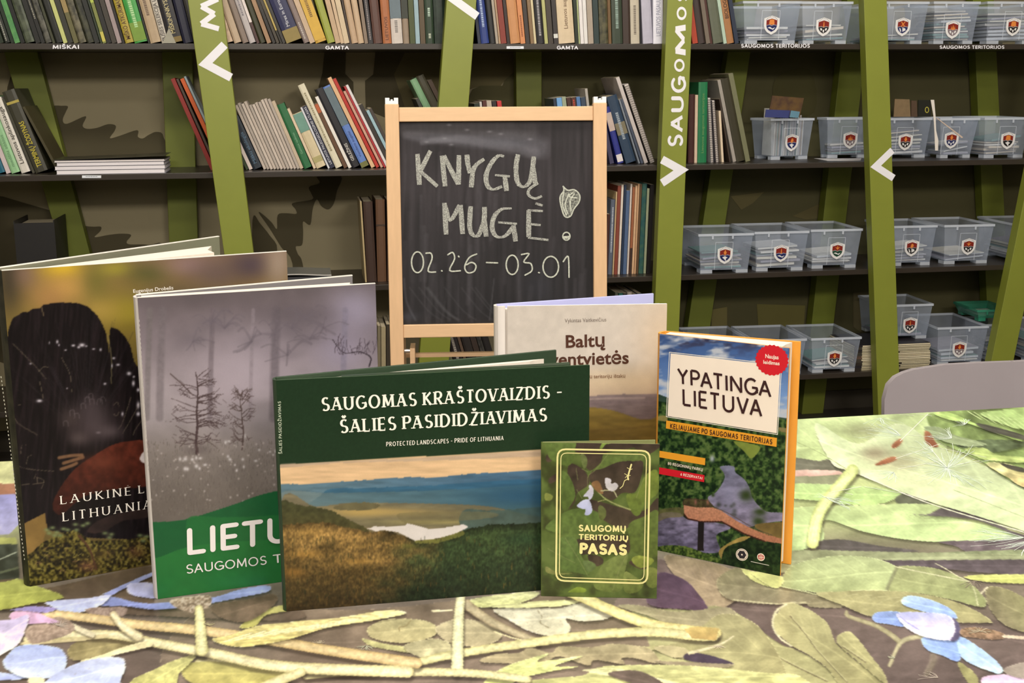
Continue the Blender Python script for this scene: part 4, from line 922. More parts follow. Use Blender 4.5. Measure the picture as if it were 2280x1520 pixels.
# green landscape album
gb = Book('landscape_album', 'wide dark green album with white capitals above a misty hill landscape', (-.0245, 1.049), (.2535, 1.0545), .2125, (.2375, 1.1235), .011,
          mat((42, 62, 42), .5, .1, 300), mat((48, 70, 44), .5, .1, 200), (.040, .232, .014, .250, .003), bulge=.003)
P = [onz(p, TZ2+.2115) for p in [(760, 833), (1268, 804.5), (1269, 810), (760, 836)]]
MB().prism([np.array([p[0], p[1], TZ2+.002]) for p in P], (0, 0, .209)).build('endpaper', mat((40, 58, 40), .5), gb.t)
def p_green(k):
    k.base([(780, (30, 52, 33)), (1100, (30, 52, 33)), (1400, (30, 52, 33))], .12, 3)
    HZ = CG([(-80, 690), (60, 672), (1500, 588), (2000, 556), (2000, 1700), (-80, 1700)])
    k.fill(HZ, (222, 188, 150), (216, 178, 128), smooth=False, noise=.08, sc=60, sy=6)
    k.fill(CG([(60, 670), (700, 640), (1500, 592), (1900, 572), (1900, 600), (1500, 625), (900, 650), (400, 662), (60, 690)]), (178, 158, 140), noise=.1, sc=70, sy=5, alpha=.7)
    k.fill(CG([(-80, 770), (60, 776), (200, 778), (330, 768), (520, 756), (700, 742), (900, 740), (1100, 722), (1300, 712), (1500, 700), (1900, 690), (1900, 900), (-80, 1000)]), (72, 104, 134), (96, 124, 140), axis=(1100, 1045, 640, 1110), rough=.8, noise=.1, sc=40, sy=6)
    k.fill(CG([(300, 822), (500, 800), (800, 790), (1100, 770), (1500, 748), (1900, 740), (1900, 1000), (300, 1000)]), (44, 92, 128), (70, 104, 120), rough=1, noise=.12, sc=40, sy=6, alpha=.8)
    k.fill(CG([(60, 830), (300, 826), (600, 822), (900, 812), (1300, 790), (1500, 780), (1900, 770), (1900, 1050), (60, 1050)]), (120, 130, 126), (62, 96, 112), axis=(640, 1100, 1200, 1090), alpha=.55, noise=.1, sc=50, sy=8)
    k.soft(*CG([(1400, 850)])[0], 110, 26, (34, 74, 108), .7); k.soft(*CG([(1350, 930)])[0], 130, 20, (60, 88, 98), .6)
    k.fill(CG([(60, 880), (250, 900), (420, 882), (600, 880), (900, 885), (1200, 900), (1500, 960), (1900, 980), (1900, 1700), (60, 1700)]), (118, 106, 80), (108, 94, 58), alpha=.85, noise=.15, sc=40, sy=8)
    k.soft(*CG([(640, 930)])[0], 120, 9, (176, 152, 96), .8); k.soft(*CG([(900, 985)])[0], 110, 5, (158, 148, 96), .8); k.soft(*CG([(480, 930)])[0], 60, 12, (190, 162, 98), .7)
    k.fill(CG([(350, 905), (430, 885), (520, 878), (600, 890), (560, 915), (400, 920)]), (104, 98, 72), rough=1)
    k.fill(CG([(1050, 930), (1250, 920), (1500, 900), (1900, 900), (1900, 1100), (1150, 1080)]), (62, 84, 84), rough=2, alpha=.8, noise=.15)
    k.fill(CG([(700, 940), (900, 930), (1200, 930), (1220, 960), (900, 990), (760, 1000)]), (112, 104, 74), alpha=.5)
    k.fill(CG([(60, 880), (150, 890), (260, 905), (340, 925), (400, 955), (470, 990), (540, 1030), (540, 1080), (60, 1120)]), (66, 68, 44), (84, 76, 44), rough=1.6, noise=.15, sc=8)
    X = (k.u-600)*2.451; Y = (k.v-760)*2.451
    yf = np.interp(X, [0, 60, 300, 540, 640, 745, 860, 1010, 1090, 1200, 1500, 2000], [1000, 1000, 985, 1040, 1032, 1066, 1092, 1052, 1020, 1000, 985, 960])+(fbm(X/9, Y*0, 5)-.5)*16
    i = np.nonzero(Y > yf)[0]; x, y = X[i], Y[i]
    mixr = np.clip((x-560+(y-1200)*.5+(fbm(x/90, y/60, 8)-.5)*340)/420, 0, 1)[:, None]; mixr = mixr*mixr*(3-2*mixr)
    fog = np.clip(1.5*fbm(x/110, y/70, 3)-.3, 0, 1)[:, None]*np.clip((1330-y)/260, .12, 1)[:, None]
    gold = np.array([84, 68, 38.])*(1-fog)+np.array([178, 142, 84.])*fog
    green = np.array([40, 54, 34.])*(1-fog*.5)+np.array([74, 92, 50.])*fog*.5
    tx = fbm(x/7, y/11, 77)[:, None]; tx2 = fbm(x/26, y/20, 78)[:, None]
    c_ = (gold*(1-mixr)+green*mixr)*(.5+.95*tx)*(.72+.56*tx2); c_ *= np.clip(1.12-(y-1150)/700, .68, 1.1)[:, None]
    c_ *= np.clip(.62+(y-yf[i])/110, .62, 1)[:, None]
    k.c[i] = c_
    for cx_, cy_, rx, ry, cc, al in ((230, 1040, 60, 26, (150, 118, 64), .5), (190, 1160, 80, 20, (190, 144, 72), .55), (330, 1110, 34, 20, (84, 70, 42), .6), (480, 1200, 70, 16, (176, 134, 66), .5), (130, 1260, 60, 26, (176, 126, 58), .5), (760, 1115, 50, 12, (92, 96, 44), .6), (620, 1075, 60, 22, (60, 52, 30), .6), (1400, 1080, 110, 30, (38, 66, 44), .5)):
        px, py = CG([(cx_, cy_)])[0]; k.soft(px, py, rx/2.45, ry/2.45, cc, al)
    k.fill(CG([(520, 1017), (545, 1020), (570, 1008), (640, 1010), (740, 1005), (752, 992), (790, 1000), (868, 1022), (960, 1015), (1060, 997), (1087, 1012), (1020, 1045), (930, 1072), (850, 1082), (795, 1088), (745, 1062), (700, 1040), (620, 1028), (580, 1036), (548, 1024)]), (216, 210, 210), smooth=False, noise=.02)
    k.fill(CG([(790, 1090), (930, 1072), (1020, 1046), (1060, 1036), (1050, 1060), (930, 1095), (830, 1102)]), (118, 118, 60), rough=1, alpha=.8)
    rr = random.Random(4)
    for _ in range(500):
        x_, y_ = rr.uniform(640, 1210), rr.uniform(1200, 1350); k.stroke([(x_, y_), (x_+rr.uniform(-1, 1), y_-rr.uniform(4, 11))], 1.6, rr.choice([(40, 42, 24), (60, 58, 30), (34, 44, 30), (120, 92, 44)]), alpha=.55, noise=0)
gb.picture(420, 300, p_green, PRINT)
ser = dict(wt=.22, gap=.2, contrast=.45, serif=.2, roundcap=False)
gb.text('SAUGOMAS KRAŠTOVAIZDIS -', (716, 914), (1253, 884), (715, 886), INKW, **ser)
gb.text('ŠALIES PASIDIDŽIAVIMAS', (757, 963), (1218, 936), (756, 935), INKW, **ser)
gb.text('PROTECTED LANDSCAPES - PRIDE OF LITHUANIA', (860, 993), (1121, 979), (860, 984), INKW, wt=.2, gap=.26, contrast=.6, serif=.17, roundcap=False)
gb.text('ŠALIES PASIDIDŽIAVIMAS', (628, 1010), (625, 893), (622, 1010), mat((190, 200, 180), .5), wt=.16, gap=.2, name='spine_lettering')

# misty bog book
lb = Book('bog_photo_book', 'tall grey book with bare trees in fog over a green band', (-.141, 1.098), (.068, 1.1352), .280, (.0495, 1.190), .016,
          mat((120, 116, 118), .45, .05, 60), mat((226, 220, 214), .5, .04, 60), (.002, .196, .034, .190, .004), spine=mat((206, 200, 196), .45, .1, 60), bulge=.003, cut=.0008, rim=RIMW)
def p_liet(k):
    k.base([(620, (96, 88, 92)), (680, (108, 98, 104)), (760, (126, 116, 124)), (860, (158, 148, 156)), (930, (150, 142, 148)), (1010, (124, 116, 114)), (1120, (106, 98, 94)), (1400, (100, 94, 90))], .1, 50)
    k.soft(540, 830, 110, 80, (178, 166, 180), .7); k.soft(790, 690, 60, 50, (176, 170, 200), .6); k.soft(760, 780, 60, 50, (160, 152, 178), .6); k.soft(590, 760, 60, 40, (150, 140, 152), .5)
    k.soft(440, 660, 110, 28, (92, 84, 88), .6); k.soft(660, 700, 90, 22, (96, 88, 96), .6)
    rr = random.Random(9)
    for x, w_, c in ((358, 10, (112, 104, 110)), (470, 7, (106, 96, 104)), (612, 12, (98, 90, 98)), (560, 5, (138, 128, 138)), (765, 8, (126, 120, 140)), (330, 8, (110, 104, 106))):
        k.stroke([(x+4, 690), (x, 800), (x-3, 930)], w_, c, soft=1.2, alpha=.6)
    for x, y in ((470, 720), (500, 730), (612, 745), (650, 730), (690, 755), (560, 760), (720, 730), (640, 790), (430, 760), (680, 710)):
        for _ in range(7):
            dx, dy = rr.uniform(-60, 60), rr.uniform(-26, 26); k.stroke([(x, y), (x+dx*.6, y+dy-6), (x+dx, y+dy)], rr.uniform(1.5, 4), (104, 96, 106), alpha=.4, soft=1)
        k.soft(x, y, 30, 14, (104, 96, 106), .35)
    def tree(x0, yb, yt, spread, c, seed, w=5, n=26):
        rr = random.Random(seed); pts = [(x0, yb)]
        for j in range(1, 7): pts.append((x0+rr.uniform(-4, 4), yb+(yt-yb)*j/6))
        k.stroke(pts, (w, 1.6), c, noise=.1)
        for j in range(n):
            t = rr.uniform(.12, .95); y = yb+(yt-yb)*t; s_ = rr.choice([-1, 1]); L = spread*(1-abs(t-.45)*.9)*rr.uniform(.5, 1.1)
            p1 = (x0+s_*L*.5, y-rr.uniform(-4, 12)); p2 = (x0+s_*L, y-rr.uniform(-12, 24))
            k.stroke([(x0, y), p1, p2], (2.2, 1.1), c, alpha=.85, noise=0)
            for _ in range(3):
                q = rr.uniform(.4, 1); bx, by = x0+s_*L*q, y-rr.uniform(0, 12)*q; k.stroke([(bx, by), (bx+s_*rr.uniform(4, 14), by-rr.uniform(-9, 12))], 1.1, c, alpha=.7, noise=0)
    k.soft(440, 1000, 30, 12, (94, 84, 86), .6)
    tree(439, 1010, 828, 66, (74, 60, 62), 3, 7, 46); tree(539, 1000, 868, 30, (84, 70, 70), 6, 3.5, 26)
    k.stroke([(380, 832), (400, 850), (430, 880)], 2.4, (80, 66, 66)); k.stroke([(822, 815), (825, 795), (800, 783), (765, 785), (740, 755)], (3.4, 1.5), (62, 54, 62))
    for j in range(22):
        x = rr.uniform(745, 832); y = 790-rr.uniform(0, 6); k.stroke([(x, y), (x+rr.uniform(-8, 8), y-12), (x+rr.uniform(-12, 12), y-rr.uniform(16, 42))], 1.2, (78, 68, 78), alpha=.8, noise=0)
    for _ in range(1400):
        x, y = rr.uniform(318, 640), rr.uniform(985, 1150); k.stroke([(x, y), (x+rr.uniform(-2, 2), y-rr.uniform(3, 9))], 1.2, rr.choice([(84, 78, 74), (132, 124, 118), (98, 90, 84), (118, 110, 104)]), alpha=.45, noise=0, smooth=False)
    k.dots(335, 640, 985, 1120, 70, (186, 178, 178), (1.2, 2.6), 3, .8); k.dots(400, 460, 1015, 1045, 10, (206, 202, 206), (2.5, 4.5), 5, .9); k.dots(500, 620, 960, 1050, 14, (200, 196, 200), (2, 4), 8, .9)
    k.fill(CC7([(-60, 1165), (80, 1155), (170, 1150), (260, 1135), (450, 1075), (560, 1035), (680, 1005), (900, 960), (1300, 900), (1300, 1700), (-60, 1700)]), (30, 92, 54), (24, 82, 46), noise=.03)
    k.fill(CC7([(240, 1140), (400, 1132), (560, 1128), (760, 1110), (1300, 1040), (1300, 1300), (600, 1260), (300, 1300)]), (38, 106, 56), noise=.03, alpha=.8)
    k.fill(CC7([(-60, 1345), (60, 1322), (120, 1312), (230, 1272), (400, 1248), (560, 1238), (800, 1225), (1300, 1200), (1300, 1800), (-60, 1800)]), (40, 112, 56), (34, 104, 50), noise=.03)
lb.picture(360, 440, p_liet, PRINT)
INKG = mat((222, 216, 216), .45, .02, 50)
lb.text('LIETUVA', (417, 1231), (757, 1187), (416, 1181), INKG, wt=.2, gap=.16)
lb.text('SAUGOMOS', (415, 1276), (594, 1255), (414, 1258), INKG, wt=.13, gap=.16)
lb.text('TERITORIJOS', (608, 1253), (842, 1224), (607, 1236), INKG, wt=.13, gap=.16)
DIMI = mat((168, 160, 160), .5, .1, 200)
for q in range(34): lb.patch([(309+q*.62+(q%3)*.5, 712+q*10), (310.6+q*.62, 711+q*10), (311.2+q*.62, 717+q*10), (309.4+q*.62, 716+q*10)], DIMI, name='spine_lettering')

# bird book
bb = Book('bird_photo_book', 'large book with a dark fanned bird tail above moss, open at the back', (-.2628, 1.150), (-.013, 1.230), .300, (-.0857, 1.372), .02,
          mat((116, 116, 98), .5, .08, 60), mat((212, 206, 190), .5, .04, 60), (.055, .205, .030, .232, .006), spine=mat((46, 44, 32), .45, .2, 60, c2=(24, 24, 18)), bulge=.004, rim=RIMW)
def p_bird(k):
    k.base([(540, (120, 96, 84)), (620, (128, 104, 66)), (700, (134, 112, 56)), (900, (110, 96, 44)), (1300, (96, 80, 48))], .08, 60)
    k.soft(20, 620, 34, 90, (58, 52, 40), .9); k.soft(60, 610, 30, 30, (120, 96, 92), .7); k.soft(140, 596, 52, 28, (210, 176, 44), .95); k.soft(150, 640, 60, 34, (196, 152, 82), .8); k.soft(110, 665, 40, 30, (168, 124, 78), .6)
    k.soft(215, 625, 34, 50, (108, 102, 48), .8); k.soft(260, 598, 40, 18, (158, 148, 52), .8); k.soft(330, 610, 50, 26, (84, 84, 46), .8); k.soft(290, 690, 60, 50, (146, 132, 44), .8); k.soft(225, 690, 40, 24, (176, 148, 72), .6)
    k.soft(420, 590, 50, 26, (148, 120, 118), .8); k.soft(480, 610, 60, 40, (98, 82, 84), .7); k.soft(560, 590, 50, 34, (74, 62, 74), .8); k.soft(620, 585, 30, 60, (158, 140, 124), .9); k.soft(400, 650, 100, 22, (92, 80, 66), .6)
    k.fill(C6([(95, 1180), (210, 1110), (215, 1180), (200, 1240), (200, 1340), (95, 1340)]), (128, 102, 56), (140, 112, 62), noise=.06)
    body = C6([(35, 275), (60, 225), (105, 192), (125, 196), (150, 178), (185, 178), (200, 160), (240, 152), (300, 150), (360, 155), (405, 172), (445, 210), (470, 250), (488, 300), (500, 400), (503, 280), (510, 260), (540, 275), (570, 305), (595, 345), (612, 420), (630, 440), (640, 434), (700, 560), (900, 700), (900, 1260), (640, 1232), (420, 1225), (215, 1190), (205, 1110), (90, 1170), (60, 1160), (40, 900), (15, 500)])
    i = k.fill(body, (26, 20, 22), smooth=False, rough=1.2, noise=0)
    f = fbm(k.u[i]/4+(k.v[i]-1000)*.02, k.v[i]/50, 31)[:, None]; k.c[i] = np.array([14, 10, 11.])+f**2*np.array([34, 26, 30.])
    rr = random.Random(12)
    for _ in range(60):
        a = math.radians(rr.uniform(50, 150)); r0, r1 = rr.uniform(60, 160), rr.uniform(170, 290); cx, cy_ = 190, 980
        k.stroke([(cx+r0*math.cos(a)*.8, cy_-r0*math.sin(a)), (cx+r1*math.cos(a)*.85, cy_-r1*math.sin(a))], rr.uniform(1.2, 2.2), (52, 46, 52), alpha=.25, noise=0)
    k.stroke(C6([(492, 300), (510, 400), (508, 520)]), 2, (150, 140, 96), alpha=.6); k.stroke(C6([(190, 175), (200, 210)]), 2, (150, 130, 96), alpha=.7)
    for x, y, rx, ry in ((225, 335, 1.5, 4), (262, 330, 3, 5), (270, 345, 2, 3), (335, 347, 5, 3), (375, 345, 8, 5), (300, 368, 3, 2), (395, 350, 3, 2), (428, 363, 4, 2), (460, 366, 3, 4), (360, 355, 4, 3), (520, 405, 4, 3), (540, 435, 5, 3), (512, 440, 2, 6), (590, 475, 6, 5), (610, 520, 4, 8), (632, 550, 4, 5), (612, 490, 3, 3), (632, 620, 4, 10), (632, 660, 5, 6), (480, 522, 4, 3), (180, 600, 8, 4), (307, 543, 2, 2), (450, 745, 6, 3), (560, 660, 3, 6), (140, 430, 3, 2)): k.soft(*C6([(x, y)])[0], rx*.75, ry*.75, (216, 210, 222), 1)
    for pts in ([(178, 465), (200, 445), (225, 448)], [(180, 510), (190, 550), (198, 590)], [(95, 840), (100, 805), (118, 800)], [(120, 890), (130, 855), (150, 850)], [(155, 960), (165, 935), (170, 975)], [(190, 1000), (200, 965), (170, 950)], [(58, 650), (80, 700), (170, 755)], [(40, 880), (120, 910), (250, 922)], [(60, 985), (120, 982), (200, 975)], [(520, 620), (535, 605), (545, 625)], [(520, 660), (535, 668), (545, 650)], [(600, 580), (560, 700), (540, 730)], [(640, 610), (590, 700), (560, 750)], [(655, 680), (620, 730), (610, 755)], [(100, 620), (80, 618)], [(60, 340), (160, 440), (210, 500)], [(280, 400), (320, 480), (330, 560)]):
        k.stroke(C6(pts), 1.4, (140, 128, 104), alpha=.55, noise=0)
    k.soft(*C6([(430, 700)])[0], 44, 46, (84, 72, 76), .8); k.soft(*C6([(420, 640)])[0], 26, 30, (70, 60, 64), .8); k.soft(*C6([(320, 680)])[0], 26, 26, (66, 56, 56), .8); k.soft(*C6([(500, 740)])[0], 30, 16, (96, 84, 88), .7); k.soft(*C6([(360, 770)])[0], 24, 16, (88, 76, 76), .7)
    for (x, y) in ((330, 650), (350, 665), (400, 590), (420, 600), (455, 600), (415, 575), (300, 700), (380, 620), (470, 590)): k.stroke(C6([(x-10, y+16), (x-8, y-6), (x+8, y-6), (x+12, y+14)]), 2, (104, 94, 98), alpha=.5)
    for pts in ([(270, 860), (330, 850), (375, 848)], [(290, 885), (340, 870), (380, 858)], [(280, 912), (330, 895), (350, 885)]): k.stroke(C6(pts), 5, (140, 104, 74), alpha=.8, soft=.8)
    k.fill(C6([(240, 1080), (280, 990), (350, 905), (430, 850), (500, 808), (580, 785), (700, 780), (900, 800), (900, 960), (690, 990), (500, 1010), (380, 1040), (280, 1120)]), (92, 42, 30), (56, 26, 20), noise=.2, sc=10)
    k.soft(*C6([(470, 880)])[0], 40, 16, (112, 58, 42), .7); k.fill(C6([(400, 1200), (430, 1160), (520, 1120), (690, 1090), (690, 1130), (560, 1150), (470, 1200)]), (48, 36, 34), noise=.2)
    k.fill(C6([(640, 870), (655, 835), (700, 815), (760, 820), (760, 900), (680, 890)]), (216, 206, 206))
    moss = C6([(85, 1330), (150, 1290), (190, 1250), (260, 1215), (340, 1190), (420, 1240), (560, 1235), (700, 1215), (1000, 1180), (1000, 1300), (700, 1345), (400, 1400), (150, 1460), (100, 1440)])
    k.mottle(moss, [(20, 18, 10), (44, 38, 18), (70, 62, 26), (98, 90, 38), (136, 124, 62)], 5, 41, smooth=False); 
    k.soft(*C6([(400, 1355)])[0], 20, 12, (150, 100, 78), .6); k.soft(*C6([(620, 1290)])[0], 20, 14, (112, 76, 48), .6); k.soft(*C6([(470, 1300)])[0], 24, 12, (110, 88, 44), .5)
    for _ in range(90):
        x, y = rr.uniform(100, 680), rr.uniform(1250, 1400); a = rr.uniform(0, 3.1); L = rr.uniform(8, 30); k.stroke(C6([(x, y), (x+L*math.cos(a), y-L*math.sin(a)*.6)]), 1.5, rr.choice([(150, 112, 84), (176, 166, 96), (70, 50, 34), (40, 34, 18)]), alpha=.7, noise=0)
    k.stroke(C6([(360, 1215), (410, 1280), (440, 1370)]), (5, 4), (86, 58, 42))
    for (x, y) in ((215, 1190), (240, 1180), (260, 1200), (250, 1215), (290, 1185), (310, 1190), (345, 1165), (380, 1170), (400, 1160), (480, 1205), (510, 1210), (500, 1225), (225, 1205), (275, 1215), (640, 1215), (670, 1220), (350, 1190), (655, 1240)): k.soft(*C6([(x, y)])[0], 6, 3.6, (126, 142, 96), .9)
bb.picture(330, 400, p_bird, PRINT)
rom = dict(wt=.14, gap=.42, contrast=.4, serif=.14, roundcap=False)
bb.text('LAUKINĖ', (135, 1122), (293, 1101), (134, 1104), INKW, **rom); bb.text('LIETUVA', (309, 1098), (450, 1079), (308, 1081), INKW, **rom)
bb.text('LITHUANIA', (140, 1160), (337, 1131), (139, 1141), INKW, **rom)
bb.text('Eugenijus Drobelis', (297, 652), (386, 644), (296.5, 644), INKW, font=True, bold=.004)
for q in range(48): bb.patch([(1+q*1.1+(q%3)*.8, 838+q*8.6), (3+q*1.1, 837+q*8.6), (3.8+q*1.1, 842+q*8.6), (1.6+q*1.1, 841+q*8.6)], mat((180, 178, 160), .5), name='spine_lettering')

# cream hardback
cb = Book('cream_hardback', 'cream hardback with brown title standing behind the green album', (.1952, 1.2162), (.3685, 1.1965), .24, (.373, 1.260), .012,
          mat((176, 178, 222), .5, .04, 60), mat((236, 232, 236), .5, .03, 60), (.0, .160, .036, .168, .001), spine=mat((222, 214, 208), .5, .04, 60), bulge=.003, start=.0105)
mb = MB(); n = 8; hp = []
for q in range(n+1): t = math.pi*q/n; hp.append(cb.a+cb.U*(.0042-.0042*math.cos(t))+cb.N*(.0016*math.sin(t)))
mb.prism(hp+[cb.a+cb.U*.0084-cb.N*.002, cb.a-cb.N*.002], (0, 0, cb.h)); mb.build('hinge_strip', mat((222, 214, 208), .5, .04, 60), cb.t)
def p_cream(k):
    k.base([(660, (212, 202, 192)), (800, (216, 206, 196)), (850, (214, 194, 168)), (880, (196, 172, 150)), (990, (120, 98, 50)), (1300, (104, 84, 44))], .05, 16)
    k.soft(1480, 760, 60, 120, (220, 192, 156), .5); k.soft(1400, 850, 120, 22, (224, 200, 168), .6)
    k.fill(CBL([(-200, 1040), (960, 1022), (1100, 1010), (1300, 1000), (1700, 998), (1700, 1600), (-200, 1600)]), (140, 124, 126), (108, 92, 92), noise=.1, sc=20, sy=5, axis=(1300, 876, 1300, 930), smooth=False)
    k.stroke(CBL([(980, 1050), (1200, 1040), (1500, 1035)]), 2.5, (176, 156, 152), alpha=.7, soft=1); k.stroke(CBL([(980, 1090), (1300, 1075), (1580, 1085)]), 3, (120, 104, 108), alpha=.7, soft=1)
    k.fill(CBL([(-200, 1160), (960, 1130), (1040, 1128), (1180, 1150), (1300, 1185), (1400, 1220), (1480, 1240), (1560, 1240), (1750, 1230), (1750, 2200), (-200, 2200)]), (128, 108, 54), (108, 86, 40), noise=.12, sc=30, sy=8, axis=(1300, 905, 1300, 985))
    k.stroke(CBL([(980, 1350), (1300, 1330), (1570, 1300)]), 3, (104, 82, 42), alpha=.6, soft=1)
cb.picture(200, 240, p_cream, PRINT, start=.0105)
INKB = mat((74, 40, 26), .5, .05, 60); INKB2 = mat((120, 84, 56), .5, .05, 60)
cb.text('Vykintas Vaitkevičius', (1257.6, 717.7), (1350, 715), (1257.4, 709), mat((120, 108, 100), .5), font=True)
cb.text('Baltų', (1260, 773.5), (1347.5, 770.3), (1259.6, 746), INKB, font=True, bold=.02)
cb.line(CBL([(1112, 548), (1102, 560), (1110, 574), (1128, 574)]), 2.2, INKB, .0009, 'lettering')
cb.text('šventvietės', (1209, 814), (1400, 808.6), (1208.6, 786.5), INKB, font=True, bold=.02)
cb.text('ų teritorijų ištakų', (1313.3, 841.8), (1392.4, 840), (1313.1, 833.8), INKB2, font=True, bold=.008)

# travel guide with the orange cover boards
ORG = mat((222, 152, 58), .45, .05, 60)
tb_ = Book('travel_guide', 'orange edged travel guide with a river bend and a red round badge', (.342, 1.132), (.4395, 1.0447), .2225, (.4606, 1.0695), .0145,
           ORG, ORG, (.0, .122, .003, .124, .001), spine=ORG, bulge=.0045, cut=.0006, tb=.0022)
def p_guide(k):
    k.base([(730, (58, 80, 130)), (790, (76, 108, 168)), (880, (120, 156, 214)), (930, (176, 196, 228)), (960, (60, 84, 60)), (1300, (40, 62, 34))], .05, 20)
    i = k.idx(1400, 1900, 700, 935); f = fbm(k.u[i]/42+k.v[i]/60, k.v[i]/15, 51); t = np.clip((f-.46)*5, 0, 1)[:, None]; k.c[i] = k.c[i]*(1-t)+np.array([196, 202, 216])*t
    f = fbm(k.u[i]/30, k.v[i]/12, 57); t = (np.clip((f-.52)*5, 0, 1)*np.clip((800-k.v[i])/40, 0, 1))[:, None]; k.c[i] = k.c[i]*(1-t)+np.array([60, 62, 92])*t
    k.fill(CY([(-50, 425), (60, 428), (120, 450), (400, 560), (740, 560), (850, 575), (950, 590), (950, 1700), (-50, 1700)]), (52, 74, 62), (38, 60, 34), noise=.1, smooth=False)
    fo = CY([(-50, 450), (120, 480), (500, 560), (760, 570), (850, 590), (950, 600), (950, 1700), (-50, 1700)])
    k.mottle(fo, [(18, 34, 22), (30, 52, 28), (48, 74, 36), (70, 96, 50), (96, 118, 66)], 7, 61, smooth=False)
    k.fill(CY([(500, 700), (620, 720), (650, 745), (600, 800), (560, 760)]), (128, 144, 66)); k.fill(CY([(760, 620), (850, 640), (850, 655), (770, 645)]), (130, 120, 80))
    k.fill(CY([(60, 560), (110, 555), (115, 585), (60, 580)]), (140, 132, 80))
    k.fill(CY([(420, 850), (450, 840), (500, 845), (510, 880), (560, 920), (590, 970), (610, 1030), (680, 1100), (780, 1110), (950, 1130), (950, 1160), (760, 1160), (640, 1180), (560, 1190), (430, 1110), (350, 1030), (400, 990), (440, 930), (445, 890)]), (120, 122, 150), (138, 130, 160), noise=.2, sc=18, sy=9)
    k.fill(CY([(60, 1130), (180, 1110), (240, 1150), (420, 1170), (480, 1200), (400, 1240), (420, 1330), (330, 1340), (200, 1310), (60, 1300)]), (128, 122, 150), (98, 94, 124), noise=.3, sc=14, sy=7)
    k.soft(*CY([(470, 1010)])[0], 14, 30, (150, 150, 184), .6); k.dots(1590, 1640, 1120, 1150, 10, (60, 66, 60), (3, 6), 4, .6)
    for x, y, rx, ry in ((570, 1010, 14, 13), (650, 1105, 14, 8), (640, 1160, 14, 12), (380, 1010, 4, 4)): k.soft(*CY([(x, y)])[0], rx, ry, (52, 68, 36), 1)
    k.fill(CY([(620, 1180), (760, 1165), (950, 1160), (950, 1290), (780, 1260), (680, 1230)]), (126, 106, 62), noise=.15)
    k.fill(CY([(60, 1100), (200, 1080), (210, 1130), (120, 1140), (60, 1160)]), (120, 112, 74), noise=.2, alpha=.7)
    k.fill(CY([(540, 1250), (600, 1260), (480, 1330), (460, 1410), (430, 1380), (420, 1320)]), (160, 138, 78), noise=.15)
    k.mottle(CY([(60, 1310), (200, 1300), (330, 1340), (430, 1380), (500, 1440), (300, 1460), (60, 1400)]), [(30, 48, 22), (70, 96, 40), (110, 128, 62)], 4, 63)
    k.mottle(CY([(440, 1330), (560, 1270), (640, 1240), (800, 1290), (900, 1300), (900, 1600), (480, 1500)]), [(14, 30, 18), (24, 44, 24), (44, 66, 34)], 6, 65)
    k.fill(CY([(210, 1068), (215, 1040), (240, 1030), (340, 1040), (380, 1075), (300, 1090)]), (90, 64, 50), alpha=.6)
    k.fill(CY([(212, 1066), (290, 1080), (380, 1080), (430, 1100), (520, 1160), (600, 1200), (700, 1240), (790, 1262), (790, 1290), (680, 1275), (560, 1230), (430, 1160), (300, 1160), (230, 1140), (214, 1110)]), (196, 140, 112), (176, 118, 92), noise=.12, smooth=False, sc=3)
    k.stroke(CY([(214, 1120), (235, 1145), (310, 1162), (430, 1162), (560, 1232), (680, 1276)]), 3, (66, 36, 30), smooth=False)
    k.stroke(CY([(212, 1066), (214, 1036), (260, 1030), (350, 1040)]), 1.6, (60, 46, 40)); k.stroke(CY([(380, 1075), (480, 1120), (600, 1190), (720, 1240)]), 1.4, (90, 74, 66))
    for x in (280, 350): k.soft(*CY([(x, 1050)])[0], 3, 6, (150, 100, 90), .9)
    k.fill(CY([(296, 1162), (330, 1164), (326, 1330), (290, 1326)]), (32, 28, 30), smooth=False)
    k.soft(*CY([(375, 800)])[0], 5, 7, (190, 196, 214), .9)
tb_.picture(250, 420, p_guide, PRINT)
INKP = mat((240, 226, 212), .5, .03, 60); INKT = mat((56, 28, 30), .5, .05, 60); BAN = mat((228, 156, 44), .45, .04, 60); RED = mat((204, 26, 42), .45, .05, 60)
tb_.patch(CY([(137, 197), (767, 268), (745, 655), (119, 556)]), INKP, .0004)
tb_.line(CY([(130, 190), (774, 262), (750, 662), (112, 560)]), 1.3, INKW, .0005, closed=True)
tb_.text('YPATINGA', *CY([(176, 368), (716, 447), (173, 284)]), INKT, wt=.16, gap=.13, roundcap=False); tb_.text('LIETUVA', *CY([(206, 490), (664, 558), (204, 402)]), INKT, wt=.16, gap=.15, roundcap=False)
tb_.patch(CY([(112, 581), (747, 682), (744, 733), (110, 627)]), BAN, .0004); tb_.text('KELIAUJAME PO SAUGOMAS TERITORIJAS', *CY([(134, 624), (720, 717), (135, 600)]), INKT, wt=.2, gap=.22)
tb_.patch(CY([(60, 753), (336, 798), (334, 838), (58, 790)]), BAN, .0004); tb_.patch(CY([(60, 848), (331, 895), (329, 935), (58, 886)]), RED, .0004)
tb_.text('80 REGIONINIŲ PARKŲ', *CY([(121, 834), (321, 871), (122, 820)]), INKP, wt=.18, gap=.2); tb_.text('6 REZERVATAI', *CY([(193, 896), (319, 919), (194, 883)]), INKP, wt=.18, gap=.2)
c0 = CY([(718, 236)])[0]; sc_ = [(718+(97 if j % 2 else 90)*math.cos(2*math.pi*j/48), 236+(97 if j % 2 else 90)*math.sin(2*math.pi*j/48)*.93+(97*math.cos(2*math.pi*j/48))*.04) for j in range(48)]
tb_.patch(CY(sc_), RED, .0006, name='round_badge')
